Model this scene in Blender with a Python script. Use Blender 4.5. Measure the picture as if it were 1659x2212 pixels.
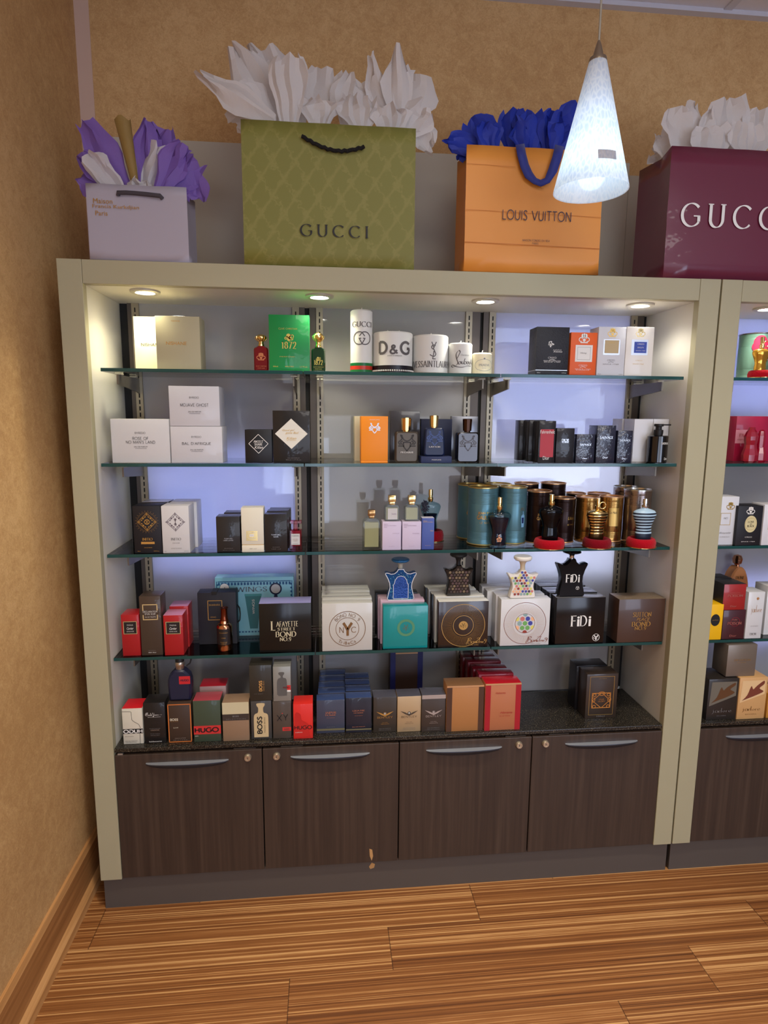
import bpy, bmesh, math, random
from mathutils import Vector, Matrix, noise
PI = math.pi
noise.seed_set(11)
# ------------------------------------------------------------------ scene, camera, light
scene = bpy.context.scene
for o in list(bpy.data.objects):
    bpy.data.objects.remove(o)
COL = scene.collection
scene.view_settings.view_transform = 'Standard'
scene.view_settings.look = 'None'
scene.view_settings.exposure = 0.0
scene.view_settings.gamma = 1.0
scene.view_settings.use_curve_mapping = False

FPX, IW, IH = 1313.62, 1659.0, 2212.0
CAM = Vector((0.569, -1.4375, 1.2546))
YAW, PITCH, ROLL = 0.0996, -0.1557, 0.0078
def cam_basis():
    cy, sy, cp, sp = math.cos(YAW), math.sin(YAW), math.cos(PITCH), math.sin(PITCH)
    f = Vector((sy*cp, cy*cp, sp)); r0 = Vector((cy, -sy, 0)); u0 = r0.cross(f)
    cr, sr = math.cos(ROLL), math.sin(ROLL)
    return cr*r0 + sr*u0, -sr*r0 + cr*u0, f
CR, CU, CF = cam_basis()
cd = bpy.data.cameras.new('camera'); cam = bpy.data.objects.new('camera', cd); COL.objects.link(cam)
cd.sensor_fit = 'VERTICAL'; cd.sensor_height = 24.0; cd.lens = 24.0*FPX/IH; cd.clip_start = 0.01
M3 = Matrix((CR, CU, -CF)).transposed()
cam.matrix_world = Matrix.Translation(CAM) @ M3.to_4x4()
scene.camera = cam
def ray(u, v): return CF + (u-IW/2)/FPX*CR - (v-IH/2)/FPX*CU
def at(u, v, y):                      # point of the plane y = const seen at a photo pixel
    d = ray(u, v); return CAM + d*((y-CAM.y)/d.y)
def atz(u, v, z):
    d = ray(u, v); return CAM + d*((z-CAM.z)/d.z)

def lin(c):
    out = []
    for x in c:
        x = x/255.0
        out.append(x/12.92 if x <= .04045 else ((x+.055)/1.055)**2.4)
    return tuple(out)

world = bpy.data.worlds.new('world'); scene.world = world; world.use_nodes = True
world.node_tree.nodes['Background'].inputs[0].default_value = (0.75, 0.72, 0.82, 1)
world.node_tree.nodes['Background'].inputs[1].default_value = 0.16

def light(name, kind, loc, energy, color=(1,1,1), rot=(0,0,0), **kw):
    l = bpy.data.lights.new(name, kind); l.energy = energy; l.color = color
    for k, v in kw.items(): setattr(l, k, v)
    o = bpy.data.objects.new(name, l); o.location = loc; o.rotation_euler = rot; COL.objects.link(o)
    return o
# ceiling fixtures of the shop, over and behind the photographer, and two recessed downlights in front of the cabinets
light('ceiling_lamp', 'AREA', (0.9, -1.5, 2.36), 9, (1.0, .93, .84), shape='RECTANGLE', size=.6, size_y=.6)
light('ceiling_lamp', 'AREA', (2.1, -2.4, 2.36), 16, (1.0, .96, .90), shape='RECTANGLE', size=1.2, size_y=.6)
light('ceiling_lamp', 'AREA', (1.5, -2.9, 2.36), 11, (1.0, .95, .88), shape='RECTANGLE', size=1.2, size_y=.6)
light('downlight', 'SPOT', (0.40, -.62, 2.37), 66, (1.0, .90, .74), spot_size=math.radians(78), spot_blend=.8, shadow_soft_size=.05)
light('downlight', 'SPOT', (1.50, -.62, 2.37), 56, (1.0, .90, .76), spot_size=math.radians(78), spot_blend=.8, shadow_soft_size=.05)

# added cool fill tilted up to brighten the ceiling, no known source there
light('added_cool_fill', 'AREA', (1.7, -3.9, 1.1), 46, (.74, .82, 1.0), (math.radians(122), 0, 0), shape='RECTANGLE', size=3.0, size_y=1.8)

# ------------------------------------------------------------------ materials
MATS = {}
def mat(key, rgb=(200,200,200), r=.5, m=0.0, coat=0.0, bump=0.0, bscale=60, spec=.5, trans=0.0, ior=1.45, emit=0, ecol=None, sheen=0):
    if key in MATS: return MATS[key]
    ma = bpy.data.materials.new(key); ma.use_nodes = True; nt = ma.node_tree
    b = nt.nodes['Principled BSDF']
    b.inputs['Base Color'].default_value = (*lin(rgb), 1)
    b.inputs['Roughness'].default_value = r; b.inputs['Metallic'].default_value = m
    b.inputs['Coat Weight'].default_value = coat; b.inputs['Coat Roughness'].default_value = .06
    b.inputs['Specular IOR Level'].default_value = spec
    b.inputs['Transmission Weight'].default_value = trans; b.inputs['IOR'].default_value = ior
    b.inputs['Sheen Weight'].default_value = sheen
    if emit:
        b.inputs['Emission Color'].default_value = (*(ecol or (1,1,1)), 1); b.inputs['Emission Strength'].default_value = emit
    if bump:
        tc = nt.nodes.new('ShaderNodeTexCoord'); n = nt.nodes.new('ShaderNodeTexNoise'); bp = nt.nodes.new('ShaderNodeBump')
        n.inputs['Scale'].default_value = bscale; n.inputs['Detail'].default_value = 3
        nt.links.new(tc.outputs['Object'], n.inputs['Vector']); nt.links.new(n.outputs['Fac'], bp.inputs['Height'])
        bp.inputs['Strength'].default_value = bump; bp.inputs['Distance'].default_value = .004
        nt.links.new(bp.outputs['Normal'], b.inputs['Normal' if not coat else 'Coat Normal'])
    MATS[key] = ma; return ma
def wrapm(key, rgb=None, r=.45, bump=.5):     # printed carton under cellophane
    return mat(key, rgb, r, coat=.35, bump=bump, bscale=28, spec=.3)
def foil(key, rgb, r=.3): return mat(key, rgb, r, m=.85)
def nodes(key):
    ma = bpy.data.materials.new(key); ma.use_nodes = True; MATS[key] = ma
    nt = ma.node_tree; return ma, nt, nt.nodes['Principled BSDF'], nt.nodes.new('ShaderNodeTexCoord')
def N(nt, t, **kw):
    n = nt.nodes.new(t)
    for k, v in kw.items():
        if k in n.inputs.keys(): n.inputs[k].default_value = v
        else: setattr(n, k, v)
    return n
def ramp(nt, stops):
    n = nt.nodes.new('ShaderNodeValToRGB'); e = n.color_ramp.elements
    while len(e) > 1: e.remove(e[0])
    e[0].position, e[0].color = stops[0][0], (*lin(stops[0][1]), 1)
    for p, c in stops[1:]:
        x = e.new(p); x.color = (*lin(c), 1)
    return n
def math_n(nt, op, a, b=None, c=None):
    n = nt.nodes.new('ShaderNodeMath'); n.operation = op
    for i, x in enumerate((a, b, c)):
        if x is None: continue
        if isinstance(x, (int, float)): n.inputs[i].default_value = x
        else: nt.links.new(x, n.inputs[i])
    return n.outputs[0]

def wallpaper(key, c0, c1, c2):
    ma, nt, b, tc = nodes(key); L = nt.links.new
    n1 = N(nt, 'ShaderNodeTexNoise', Scale=30.0, Detail=6.0, Roughness=.7, Distortion=.8); L(tc.outputs['Object'], n1.inputs['Vector'])
    n2 = N(nt, 'ShaderNodeTexNoise', Scale=2.2, Detail=2.0); L(tc.outputs['Object'], n2.inputs['Vector'])
    n3 = N(nt, 'ShaderNodeTexNoise', Scale=160.0, Detail=2.0, Distortion=1.5); L(tc.outputs['Object'], n3.inputs['Vector'])
    f = math_n(nt, 'MULTIPLY_ADD', n2.outputs['Fac'], .45, math_n(nt, 'MULTIPLY_ADD', n3.outputs['Fac'], .35, math_n(nt, 'MULTIPLY', n1.outputs['Fac'], .45)))
    rp = ramp(nt, [(.50, c0), (.62, c1), (.74, c2)]); L(f, rp.inputs[0]); L(rp.outputs[0], b.inputs['Base Color'])
    b.inputs['Roughness'].default_value = .75
    bp = N(nt, 'ShaderNodeBump', Strength=.15, Distance=.003); L(n3.outputs['Fac'], bp.inputs['Height']); L(bp.outputs[0], b.inputs['Normal'])
    return ma
m_wall = wallpaper('wallpaper_tan', (184,142,90), (199,158,104), (213,174,120))
m_strip = mat('pale_strip', (206,176,158), .8)
m_grey = mat('grey_paint', (196,190,174), .6, bump=.05, bscale=300)
m_ceil = mat('ceiling_tile', (225,222,228), .9, bump=.3, bscale=400)
m_tbar = mat('ceiling_bar', (205,205,215), .5)

def floor_mat():
    ma, nt, b, tc = nodes('bamboo_floor'); L = nt.links.new
    sep = N(nt, 'ShaderNodeSeparateXYZ'); L(tc.outputs['Object'], sep.inputs[0])
    X, Y = sep.outputs[0], sep.outputs[1]
    yy = math_n(nt, 'DIVIDE', math_n(nt, 'SUBTRACT', .008, Y), .119)
    row = math_n(nt, 'FLOOR', yy)
    xs = math_n(nt, 'DIVIDE', math_n(nt, 'ADD', math_n(nt, 'SUBTRACT', X, .953), math_n(nt, 'MULTIPLY', row, .235)), .95)
    col = math_n(nt, 'FLOOR', xs)
    pid = math_n(nt, 'ADD', math_n(nt, 'MULTIPLY', row, 3.71), math_n(nt, 'MULTIPLY', col, 7.13))
    cmb = N(nt, 'ShaderNodeCombineXYZ')
    L(math_n(nt, 'MULTIPLY', X, .28), cmb.inputs[0]); L(math_n(nt, 'MULTIPLY', Y, 190.0), cmb.inputs[1]); L(pid, cmb.inputs[2])
    n1 = N(nt, 'ShaderNodeTexNoise', Scale=1.0, Detail=3.0, Roughness=.65); L(cmb.outputs[0], n1.inputs['Vector'])
    cmb2 = N(nt, 'ShaderNodeCombineXYZ')
    L(math_n(nt, 'MULTIPLY', X, 9.0), cmb2.inputs[0]); L(math_n(nt, 'MULTIPLY', Y, 420.0), cmb2.inputs[1]); L(pid, cmb2.inputs[2])
    n2 = N(nt, 'ShaderNodeTexNoise', Scale=1.0, Detail=2.0); L(cmb2.outputs[0], n2.inputs['Vector'])
    wn = N(nt, 'ShaderNodeTexWhiteNoise', noise_dimensions='1D'); L(pid, wn.inputs['W'])
    f = math_n(nt, 'ADD', math_n(nt, 'MULTIPLY_ADD', n2.outputs['Fac'], .16, n1.outputs['Fac']), math_n(nt, 'MULTIPLY', wn.outputs['Value'], .05))
    rp = ramp(nt, [(.37, (76,41,19)), (.48, (115,69,34)), (.58, (137,86,44)), (.66, (156,103,57)), (.73, (206,157,101))]); L(f, rp.inputs[0])
    fx = math_n(nt, 'FRACT', xs); ex = math_n(nt, 'LESS_THAN', fx, .0022)
    fy = math_n(nt, 'FRACT', yy); ey = math_n(nt, 'LESS_THAN', fy, .008)
    seam = math_n(nt, 'MAXIMUM', ex, math_n(nt, 'MULTIPLY', ey, .5))
    mx = N(nt, 'ShaderNodeMix', data_type='RGBA'); L(math_n(nt, 'MULTIPLY', seam, .75), mx.inputs['Factor'])
    L(rp.outputs[0], mx.inputs[6]); mx.inputs[7].default_value = (*lin((60,32,16)), 1); L(mx.outputs[2], b.inputs['Base Color'])
    b.inputs['Roughness'].default_value = .38
    bp = N(nt, 'ShaderNodeBump', Strength=.12, Distance=.002); L(n1.outputs['Fac'], bp.inputs['Height']); L(bp.outputs[0], b.inputs['Normal'])
    return ma
m_floor = floor_mat()
def wood(key, c0, c1, c2, axis='Z', rough=.4):
    ma, nt, b, tc = nodes(key); L = nt.links.new
    mp = N(nt, 'ShaderNodeMapping'); L(tc.outputs['Object'], mp.inputs[0])
    mp.inputs['Scale'].default_value = (90, 90, 2.2) if axis == 'Z' else (90, 3, 90)
    n1 = N(nt, 'ShaderNodeTexNoise', Scale=1.0, Detail=5.0, Roughness=.6); L(mp.outputs[0], n1.inputs['Vector'])
    rp = ramp(nt, [(.3, c0), (.5, c1), (.72, c2)]); L(n1.outputs['Fac'], rp.inputs[0]); L(rp.outputs[0], b.inputs['Base Color'])
    b.inputs['Roughness'].default_value = rough
    return ma
m_door = wood('dark_wood', (52,41,35), (62,49,41), (74,60,50))
m_base = wood('baseboard_wood', (140,92,50), (166,114,66), (184,132,80), axis='Y')
m_plinth = mat('plinth_laminate', (84,77,72), .5)
m_post = mat('cream_laminate', (170,164,134), .5, bump=.04, bscale=500)
m_inner = mat('inner_white', (214,210,198), .5)
def granite():
    ma, nt, b, tc = nodes('speckled_laminate'); L = nt.links.new
    n1 = N(nt, 'ShaderNodeTexNoise', Scale=420.0, Detail=3.0); L(tc.outputs['Object'], n1.inputs['Vector'])
    rp = ramp(nt, [(.4, (24,22,20)), (.58, (46,42,36)), (.72, (120,110,90))]); L(n1.outputs['Fac'], rp.inputs[0]); L(rp.outputs[0], b.inputs['Base Color'])
    b.inputs['Roughness'].default_value = .25
    return ma
m_top = granite()
m_slot = mat('slotted_steel', (158,148,128), .42, m=.7)
m_flat = mat('grey_steel', (92,84,78), .45, m=.6)
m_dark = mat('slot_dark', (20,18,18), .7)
m_bracket = mat('bracket_steel', (120,112,100), .4, m=.7)
m_chrome = mat('chrome', (225,225,228), .12, m=1)
m_handle = mat('handle_steel', (176,182,192), .38, m=.6)
m_brass = mat('lock_brass', (205,190,165), .3, m=.8)
m_chip = mat('chip_wood', (190,146,92), .8)
m_gold = mat('gold', (240,208,140), .18, m=1)
m_goldi = foil('gold_ink', (205,165,90), .35)
m_cu = mat('rose_gold', (214,150,112), .14, m=1)
m_black = mat('black_ink', (22,20,22), .5)
m_white = mat('white_ink', (235,233,228), .5)
m_grey_ink = mat('grey_ink', (120,118,118), .5)
m_silver = foil('silver_ink', (205,205,205), .3)

def glass_shelf():
    ma, nt, b, tc = nodes('shelf_glass'); L = nt.links.new; nt.nodes.remove(b)
    out = nt.nodes['Material Output']
    tr = N(nt, 'ShaderNodeBsdfTransparent'); tr.inputs[0].default_value = (.972, .985, .98, 1)
    gl = N(nt, 'ShaderNodeBsdfGlossy'); gl.inputs['Roughness'].default_value = 0.02
    fr = N(nt, 'ShaderNodeFresnel', IOR=1.5); mx = N(nt, 'ShaderNodeMixShader')
    L(fr.outputs[0], mx.inputs[0]); L(tr.outputs[0], mx.inputs[1]); L(gl.outputs[0], mx.inputs[2]); L(mx.outputs[0], out.inputs['Surface'])
    return ma
m_glass = glass_shelf()
m_edge = mat('glass_edge', (30,82,80), .12, trans=.3, ior=1.5)
def panel_mat():
    ma, nt, b, tc = nodes('glossy_backlit_panel'); L = nt.links.new; nt.nodes.remove(b)
    out = nt.nodes['Material Output']
    d = N(nt, 'ShaderNodeBsdfDiffuse'); d.inputs[0].default_value = (*lin((186,183,181)), 1)
    t = N(nt, 'ShaderNodeBsdfTranslucent'); t.inputs[0].default_value = (.55, .55, .6, 1)
    m1 = N(nt, 'ShaderNodeMixShader'); m1.inputs[0].default_value = .35; L(d.outputs[0], m1.inputs[1]); L(t.outputs[0], m1.inputs[2])
    g = N(nt, 'ShaderNodeBsdfGlossy', Roughness=.03)
    fr = N(nt, 'ShaderNodeFresnel', IOR=1.6); m2 = N(nt, 'ShaderNodeMixShader')
    L(fr.outputs[0], m2.inputs[0]); L(m1.outputs[0], m2.inputs[1]); L(g.outputs[0], m2.inputs[2]); L(m2.outputs[0], out.inputs['Surface'])
    return ma
m_panel = panel_mat()
def paper(key, rgb, transl=.35, rough=.6):
    ma, nt, b, tc = nodes(key); L = nt.links.new
    out = nt.nodes['Material Output']
    b.inputs['Base Color'].default_value = (*lin(rgb), 1); b.inputs['Roughness'].default_value = rough
    t = N(nt, 'ShaderNodeBsdfTranslucent'); t.inputs[0].default_value = (*lin(rgb), 1)
    mx = N(nt, 'ShaderNodeMixShader'); mx.inputs[0].default_value = transl
    L(b.outputs[0], mx.inputs[1]); L(t.outputs[0], mx.inputs[2]); L(mx.outputs[0], out.inputs['Surface'])
    n = N(nt, 'ShaderNodeTexNoise', Scale=35.0, Detail=4.0, Distortion=1.0); L(tc.outputs['Object'], n.inputs['Vector'])
    bp = N(nt, 'ShaderNodeBump', Strength=.35, Distance=.006); L(n.outputs['Fac'], bp.inputs['Height']); L(bp.outputs[0], b.inputs['Normal']); L(bp.outputs[0], t.inputs['Normal'])
    return ma

# ------------------------------------------------------------------ mesh helpers
def bx(bm, x0, x1, y0, y1, z0, z1, bevel=0.0, mi=0, shear=None):
    vs = [bm.verts.new((x, y, z)) for z in (z0, z1) for y in (y0, y1) for x in (x0, x1)]
    fs = [bm.faces.new([vs[i] for i in q]) for q in ((0,2,3,1),(4,5,7,6),(0,1,5,4),(2,6,7,3),(0,4,6,2),(1,3,7,5))]
    for f in fs: f.material_index = mi
    if bevel:
        es = list({e for f in fs for e in f.edges})
        r = bmesh.ops.bevel(bm, geom=es, offset=bevel, segments=2, affect='EDGES', profile=.5)
        for f in r['faces']: f.material_index = mi
    return fs
def obj(name, bm, mats, parent=None, loc=(0,0,0), rz=0, smooth=False, angle=None):
    me = bpy.data.meshes.new(name); bm.normal_update(); bm.to_mesh(me); bm.free()
    for m in (mats if isinstance(mats, (list, tuple)) else [mats]): me.materials.append(m)
    if smooth or angle:
        for p in me.polygons: p.use_smooth = True
        if angle: me.set_sharp_from_angle(angle=math.radians(angle))
    o = bpy.data.objects.new(name, me); COL.objects.link(o)
    o.location = loc; o.rotation_euler = (0, 0, rz)
    if parent: o.parent = parent
    return o
def tag(o, label, cat, group=None):
    o['label'] = label; o['category'] = cat
    if group: o['group'] = group
    return o
def thing(name, label, cat, loc, rz=0, group=None):
    o = bpy.data.objects.new(name, None); COL.objects.link(o); o.location = loc; o.rotation_euler = (0,0,rz)
    o.empty_display_size = .02
    return tag(o, label, cat, group)
def struct(name, bm, m, **kw):
    o = obj(name, bm, m, **kw); o['kind'] = 'structure'; return o
def new(): return bmesh.new()
def lathe(bm, prof, n=32, sx=1.0, sy=1.0, cx=0, cy=0, mi=0, cap=True, mfun=None):
    rings = []
    for r, z in prof:
        rings.append([bm.verts.new((cx+r*sx*math.cos(2*PI*i/n), cy+r*sy*math.sin(2*PI*i/n), z)) for i in range(n)])
    for k in range(len(rings)-1):
        for i in range(n):
            f = bm.faces.new((rings[k][i], rings[k][(i+1)%n], rings[k+1][(i+1)%n], rings[k+1][i]))
            f.material_index = mfun(k, (prof[k][1]+prof[k+1][1])/2) if mfun else mi
    if cap:
        if prof[0][0] > 1e-6: bm.faces.new(rings[0][::-1]).material_index = mfun(0, prof[0][1]) if mfun else mi
        if prof[-1][0] > 1e-6: bm.faces.new(rings[-1]).material_index = mfun(len(prof)-2, prof[-1][1]) if mfun else mi
def extr(bm, pts, y0, y1, inset=0.0, mi=0):
    """closed outline pts (x,z) extruded from y0 (front) to y1, front and back rims eased by inset"""
    cx = sum(p[0] for p in pts)/len(pts); cz = sum(p[1] for p in pts)/len(pts)
    hw = max(abs(p[0]-cx) for p in pts) or 1; hh = max(abs(p[1]-cz) for p in pts) or 1
    def ring(y, k): return [bm.verts.new((cx+(x-cx)*(1-k/hw), y, cz+(z-cz)*(1-k/hh))) for x, z in pts]
    rs = [ring(y0, inset), ring(y0+inset, 0), ring(y1-inset, 0), ring(y1, inset)] if inset else [ring(y0, 0), ring(y1, 0)]
    n = len(pts)
    for a, b in zip(rs, rs[1:]):
        for i in range(n): bm.faces.new((a[i], a[(i+1)%n], b[(i+1)%n], b[i])).material_index = mi
    bm.faces.new(rs[0]).material_index = mi; bm.faces.new(rs[-1][::-1]).material_index = mi
    bmesh.ops.recalc_face_normals(bm, faces=bm.faces[:])
def tube(bm, pts, r, n=8, mi=0, closed=False, flat=None):
    pts = [Vector(p) for p in pts]; rings = []
    for i, p in enumerate(pts):
        t = (pts[min(i+1, len(pts)-1)] - pts[max(i-1, 0)]).normalized()
        a = t.cross(Vector((0, 1, 0)));  a = a if a.length > 1e-3 else t.cross(Vector((1, 0, 0)))
        a.normalize(); b = t.cross(a)
        ra, rb = (r, r) if flat is None else flat
        rings.append([bm.verts.new(p + a*(ra*math.cos(2*PI*k/n)) + b*(rb*math.sin(2*PI*k/n))) for k in range(n)])
    for a, b in zip(rings, rings[1:]):
        for k in range(n): bm.faces.new((a[k], a[(k+1)%n], b[(k+1)%n], b[k])).material_index = mi
    bm.faces.new(rings[0]).material_index = mi; bm.faces.new(rings[-1][::-1]).material_index = mi

# ------------------------------------------------------------------ lettering
def arc(cx, cy, rx, ry, a0, a1, n=14):
    return [(cx+rx*math.cos(math.radians(a0+(a1-a0)*i/n)), cy+ry*math.sin(math.radians(a0+(a1-a0)*i/n))) for i in range(n+1)]
def smooth_pts(p, k=6):
    out = []
    for i in range(len(p)-1):
        p0, p1, p2, p3 = p[max(i-1,0)], p[i], p[i+1], p[min(i+2, len(p)-1)]
        for j in range(k):
            t = j/k
            out.append(tuple(.5*((2*p1[a]) + (-p0[a]+p2[a])*t + (2*p0[a]-5*p1[a]+4*p2[a]-p3[a])*t*t + (-p0[a]+3*p1[a]-3*p2[a]+p3[a])*t**3) for a in (0, 1)))
    return out + [p[-1]]
GL = {
 'A': (.80, [[(0,0),(.4,1)],[(.4,1),(.8,0)],[(.14,.34),(.66,.34)]]),
 'B': (.62, [[(.06,0),(.06,1)],[(.06,1)]+arc(.3,.77,.24,.23,90,-90)+[(.06,.54)],[(.06,.54)]+arc(.32,.27,.28,.27,90,-90)+[(.06,0)]]),
 'C': (.82, [arc(.47,.5,.46,.5,42,318,22)]),
 'D': (.78, [[(.06,0),(.06,1)],[(.06,1)]+arc(.3,.5,.46,.5,90,-90,18)+[(.06,0)]]),
 'E': (.56, [[(.06,0),(.06,1)],[(.06,1),(.54,1)],[(.06,.52),(.46,.52)],[(.06,0),(.55,0)]]),
 'F': (.52, [[(.06,0),(.06,1)],[(.06,1),(.52,1)],[(.06,.52),(.44,.52)]]),
 'G': (.86, [arc(.47,.5,.46,.5,42,325,22),[(.84,.22),(.84,.46)],[(.58,.46),(.9,.46)]]),
 'H': (.76, [[(.06,0),(.06,1)],[(.7,0),(.7,1)],[(.06,.52),(.7,.52)]]),
 'I': (.14, [[(.07,0),(.07,1)]]),
 'J': (.4, [[(.33,1),(.33,.2)]+arc(.16,.2,.17,.2,0,-150,8)]),
 'K': (.68, [[(.06,0),(.06,1)],[(.62,1),(.1,.46)],[(.2,.55),(.66,0)]]),
 'L': (.52, [[(.06,0),(.06,1)],[(.06,0),(.52,0)]]),
 'M': (.94, [[(.06,0),(.1,1)],[(.1,1),(.47,.05)],[(.47,.05),(.84,1)],[(.84,1),(.88,0)]]),
 'N': (.80, [[(.06,0),(.06,1)],[(.06,1),(.74,0)],[(.74,0),(.74,1)]]),
 'O': (.96, [arc(.48,.5,.47,.5,90,450,28)]),
 'P': (.58, [[(.06,0),(.06,1)],[(.06,1)]+arc(.3,.74,.26,.26,90,-90)+[(.06,.48)]]),
 'Q': (.96, [arc(.48,.5,.47,.5,90,450,28),[(.55,.25),(.95,-.12)]]),
 'R': (.64, [[(.06,0),(.06,1)],[(.06,1)]+arc(.3,.74,.26,.26,90,-90)+[(.06,.48)],[(.28,.48),(.64,0)]]),
 'S': (.56, [smooth_pts([(.5,.84),(.42,.96),(.27,1),(.1,.9),(.08,.72),(.25,.56),(.42,.44),(.5,.26),(.42,.07),(.25,0),(.1,.06),(.05,.18)])]),
 'T': (.64, [[(.32,0),(.32,1)],[(0,1),(.64,1)]]),
 'U': (.74, [[(.06,1),(.06,.34)]+arc(.37,.34,.31,.34,180,360,14)+[(.68,1)]]),
 'V': (.78, [[(0,1),(.39,0)],[(.39,0),(.78,1)]]),
 'W': (1.1, [[(0,1),(.28,0)],[(.28,0),(.55,.95)],[(.55,.95),(.82,0)],[(.82,0),(1.1,1)]]),
 'X': (.74, [[(0,1),(.74,0)],[(0,0),(.74,1)]]),
 'Y': (.74, [[(0,1),(.37,.48)],[(.74,1),(.37,.48)],[(.37,.48),(.37,0)]]),
 'Z': (.64, [[(.04,1),(.6,1)],[(.6,1),(.04,0)],[(.04,0),(.62,0)]]),
 '1': (.34, [[(.2,0),(.2,1)],[(.2,1),(.04,.84)]]),
 '2': (.56, [smooth_pts([(.05,.76),(.12,.95),(.28,1),(.45,.92),(.48,.72),(.36,.45),(.05,.02)]),[(.05,0),(.54,0)]]),
 '3': (.54, [arc(.25,.76,.22,.24,140,-80),arc(.25,.27,.25,.27,80,-140)]),
 '4': (.58, [[(.42,0),(.42,1)],[(.42,1),(.02,.3)],[(.02,.3),(.56,.3)]]),
 '5': (.54, [[(.46,1),(.12,1)],[(.12,1),(.08,.55)],smooth_pts([(.08,.55),(.3,.6),(.48,.42),(.44,.12),(.24,0),(.04,.1)])]),
 '6': (.54, [arc(.27,.3,.23,.3,90,450,18),smooth_pts([(.04,.3),(.06,.6),(.2,.9),(.4,1.02)])]),
 '7': (.54, [[(.03,1),(.52,1)],[(.52,1),(.18,0)]]),
 '8': (.54, [arc(.27,.76,.2,.24,90,450,18),arc(.27,.27,.25,.27,90,450,18)]),
 '9': (.54, [arc(.27,.7,.23,.3,90,450,18),smooth_pts([(.5,.7),(.48,.4),(.36,.1),(.16,-.06)])]),
 '0': (.6, [arc(.3,.5,.28,.5,90,450,22)]),
 '.': (.16, [[(.08,0),(.08,.09)]]), "'": (.12, [[(.06,1),(.05,.78)]]), '-': (.4, [[(.05,.42),(.35,.42)]]),
 '&': (.80, [smooth_pts([(.8,0),(.5,.36),(.25,.68),(.22,.88),(.36,1),(.5,.9),(.46,.72),(.2,.5),(.05,.26),(.14,.05),(.36,0),(.56,.12),(.74,.46)])]),
 ' ': (.34, []),
 'i': (.16, [[(.08,0),(.08,.62)],[(.08,.8),(.08,.93)]]),
}
def stroke2d(pts, wf, V, F):
    if len(pts) < 2: return
    # split at sharp corners
    seg = [pts[0]]; runs = []
    for i in range(1, len(pts)):
        seg.append(pts[i])
        if i < len(pts)-1:
            a = math.atan2(pts[i][1]-pts[i-1][1], pts[i][0]-pts[i-1][0]); b = math.atan2(pts[i+1][1]-pts[i][1], pts[i+1][0]-pts[i][0])
            d = abs((b-a+PI) % (2*PI) - PI)
            if d > .9: runs.append(seg); seg = [pts[i]]
    runs.append(seg)
    for r in runs:
        base = len(V)
        for i, p in enumerate(r):
            q0, q1 = r[max(i-1, 0)], r[min(i+1, len(r)-1)]
            dx, dy = q1[0]-q0[0], q1[1]-q0[1]; l = math.hypot(dx, dy) or 1; dx /= l; dy /= l
            w = wf(dx, dy)/2
            V.append((p[0]-dy*w, p[1]+dx*w)); V.append((p[0]+dy*w, p[1]-dx*w))
        for i in range(len(r)-1):
            F.append((base+2*i, base+2*i+1, base+2*i+3, base+2*i+2))
def stroke_text(s, kind, weight=None):
    V, F = [], []; x = 0
    wide = kind == 'serifw'; kind = 'serif' if wide else kind
    wt = weight or {'serif': .12 if wide else .15, 'caps': .10, 'bold': .215}[kind]
    th = .35
    if kind == 'serif': wf = lambda dx, dy: .035 + wt*abs(dx*math.sin(th)*.55 - dy*math.cos(th))
    else: wf = lambda dx, dy: wt
    for ch in s:
        g = GL.get(ch) or GL.get(ch.upper())
        adv, st = g
        for p in st:
            q = [(x+a, b) for a, b in p]
            stroke2d(q, wf, V, F)
            if kind == 'serif':
                for e, n in ((q[0], q[1]), (q[-1], q[-2])):
                    if abs(n[1]-e[1]) > .6*abs(n[0]-e[0]) and (abs(e[1]) < .03 or abs(e[1]-1) < .03) and ch not in 'OQ8903':
                        stroke2d([(e[0]-.13, e[1]), (e[0]+.13, e[1])], lambda a, b: .045, V, F)
        x += adv + (.50 if wide else .20 if kind == 'serif' else .17)
    return V, F
_fc = bpy.data.curves.new('lettering', 'FONT'); _fo = bpy.data.objects.new('lettering', _fc)
def font_text(s, shear=0.0, off=0.0):
    _fc.body = s; _fc.shear = shear; _fc.offset = off; _fc.resolution_u = 3
    me = bpy.data.meshes.new_from_object(_fo)
    V = [(v.co.x, v.co.y) for v in me.vertices]; F = [tuple(p.vertices) for p in me.polygons]
    bpy.data.meshes.remove(me); return V, F
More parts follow.
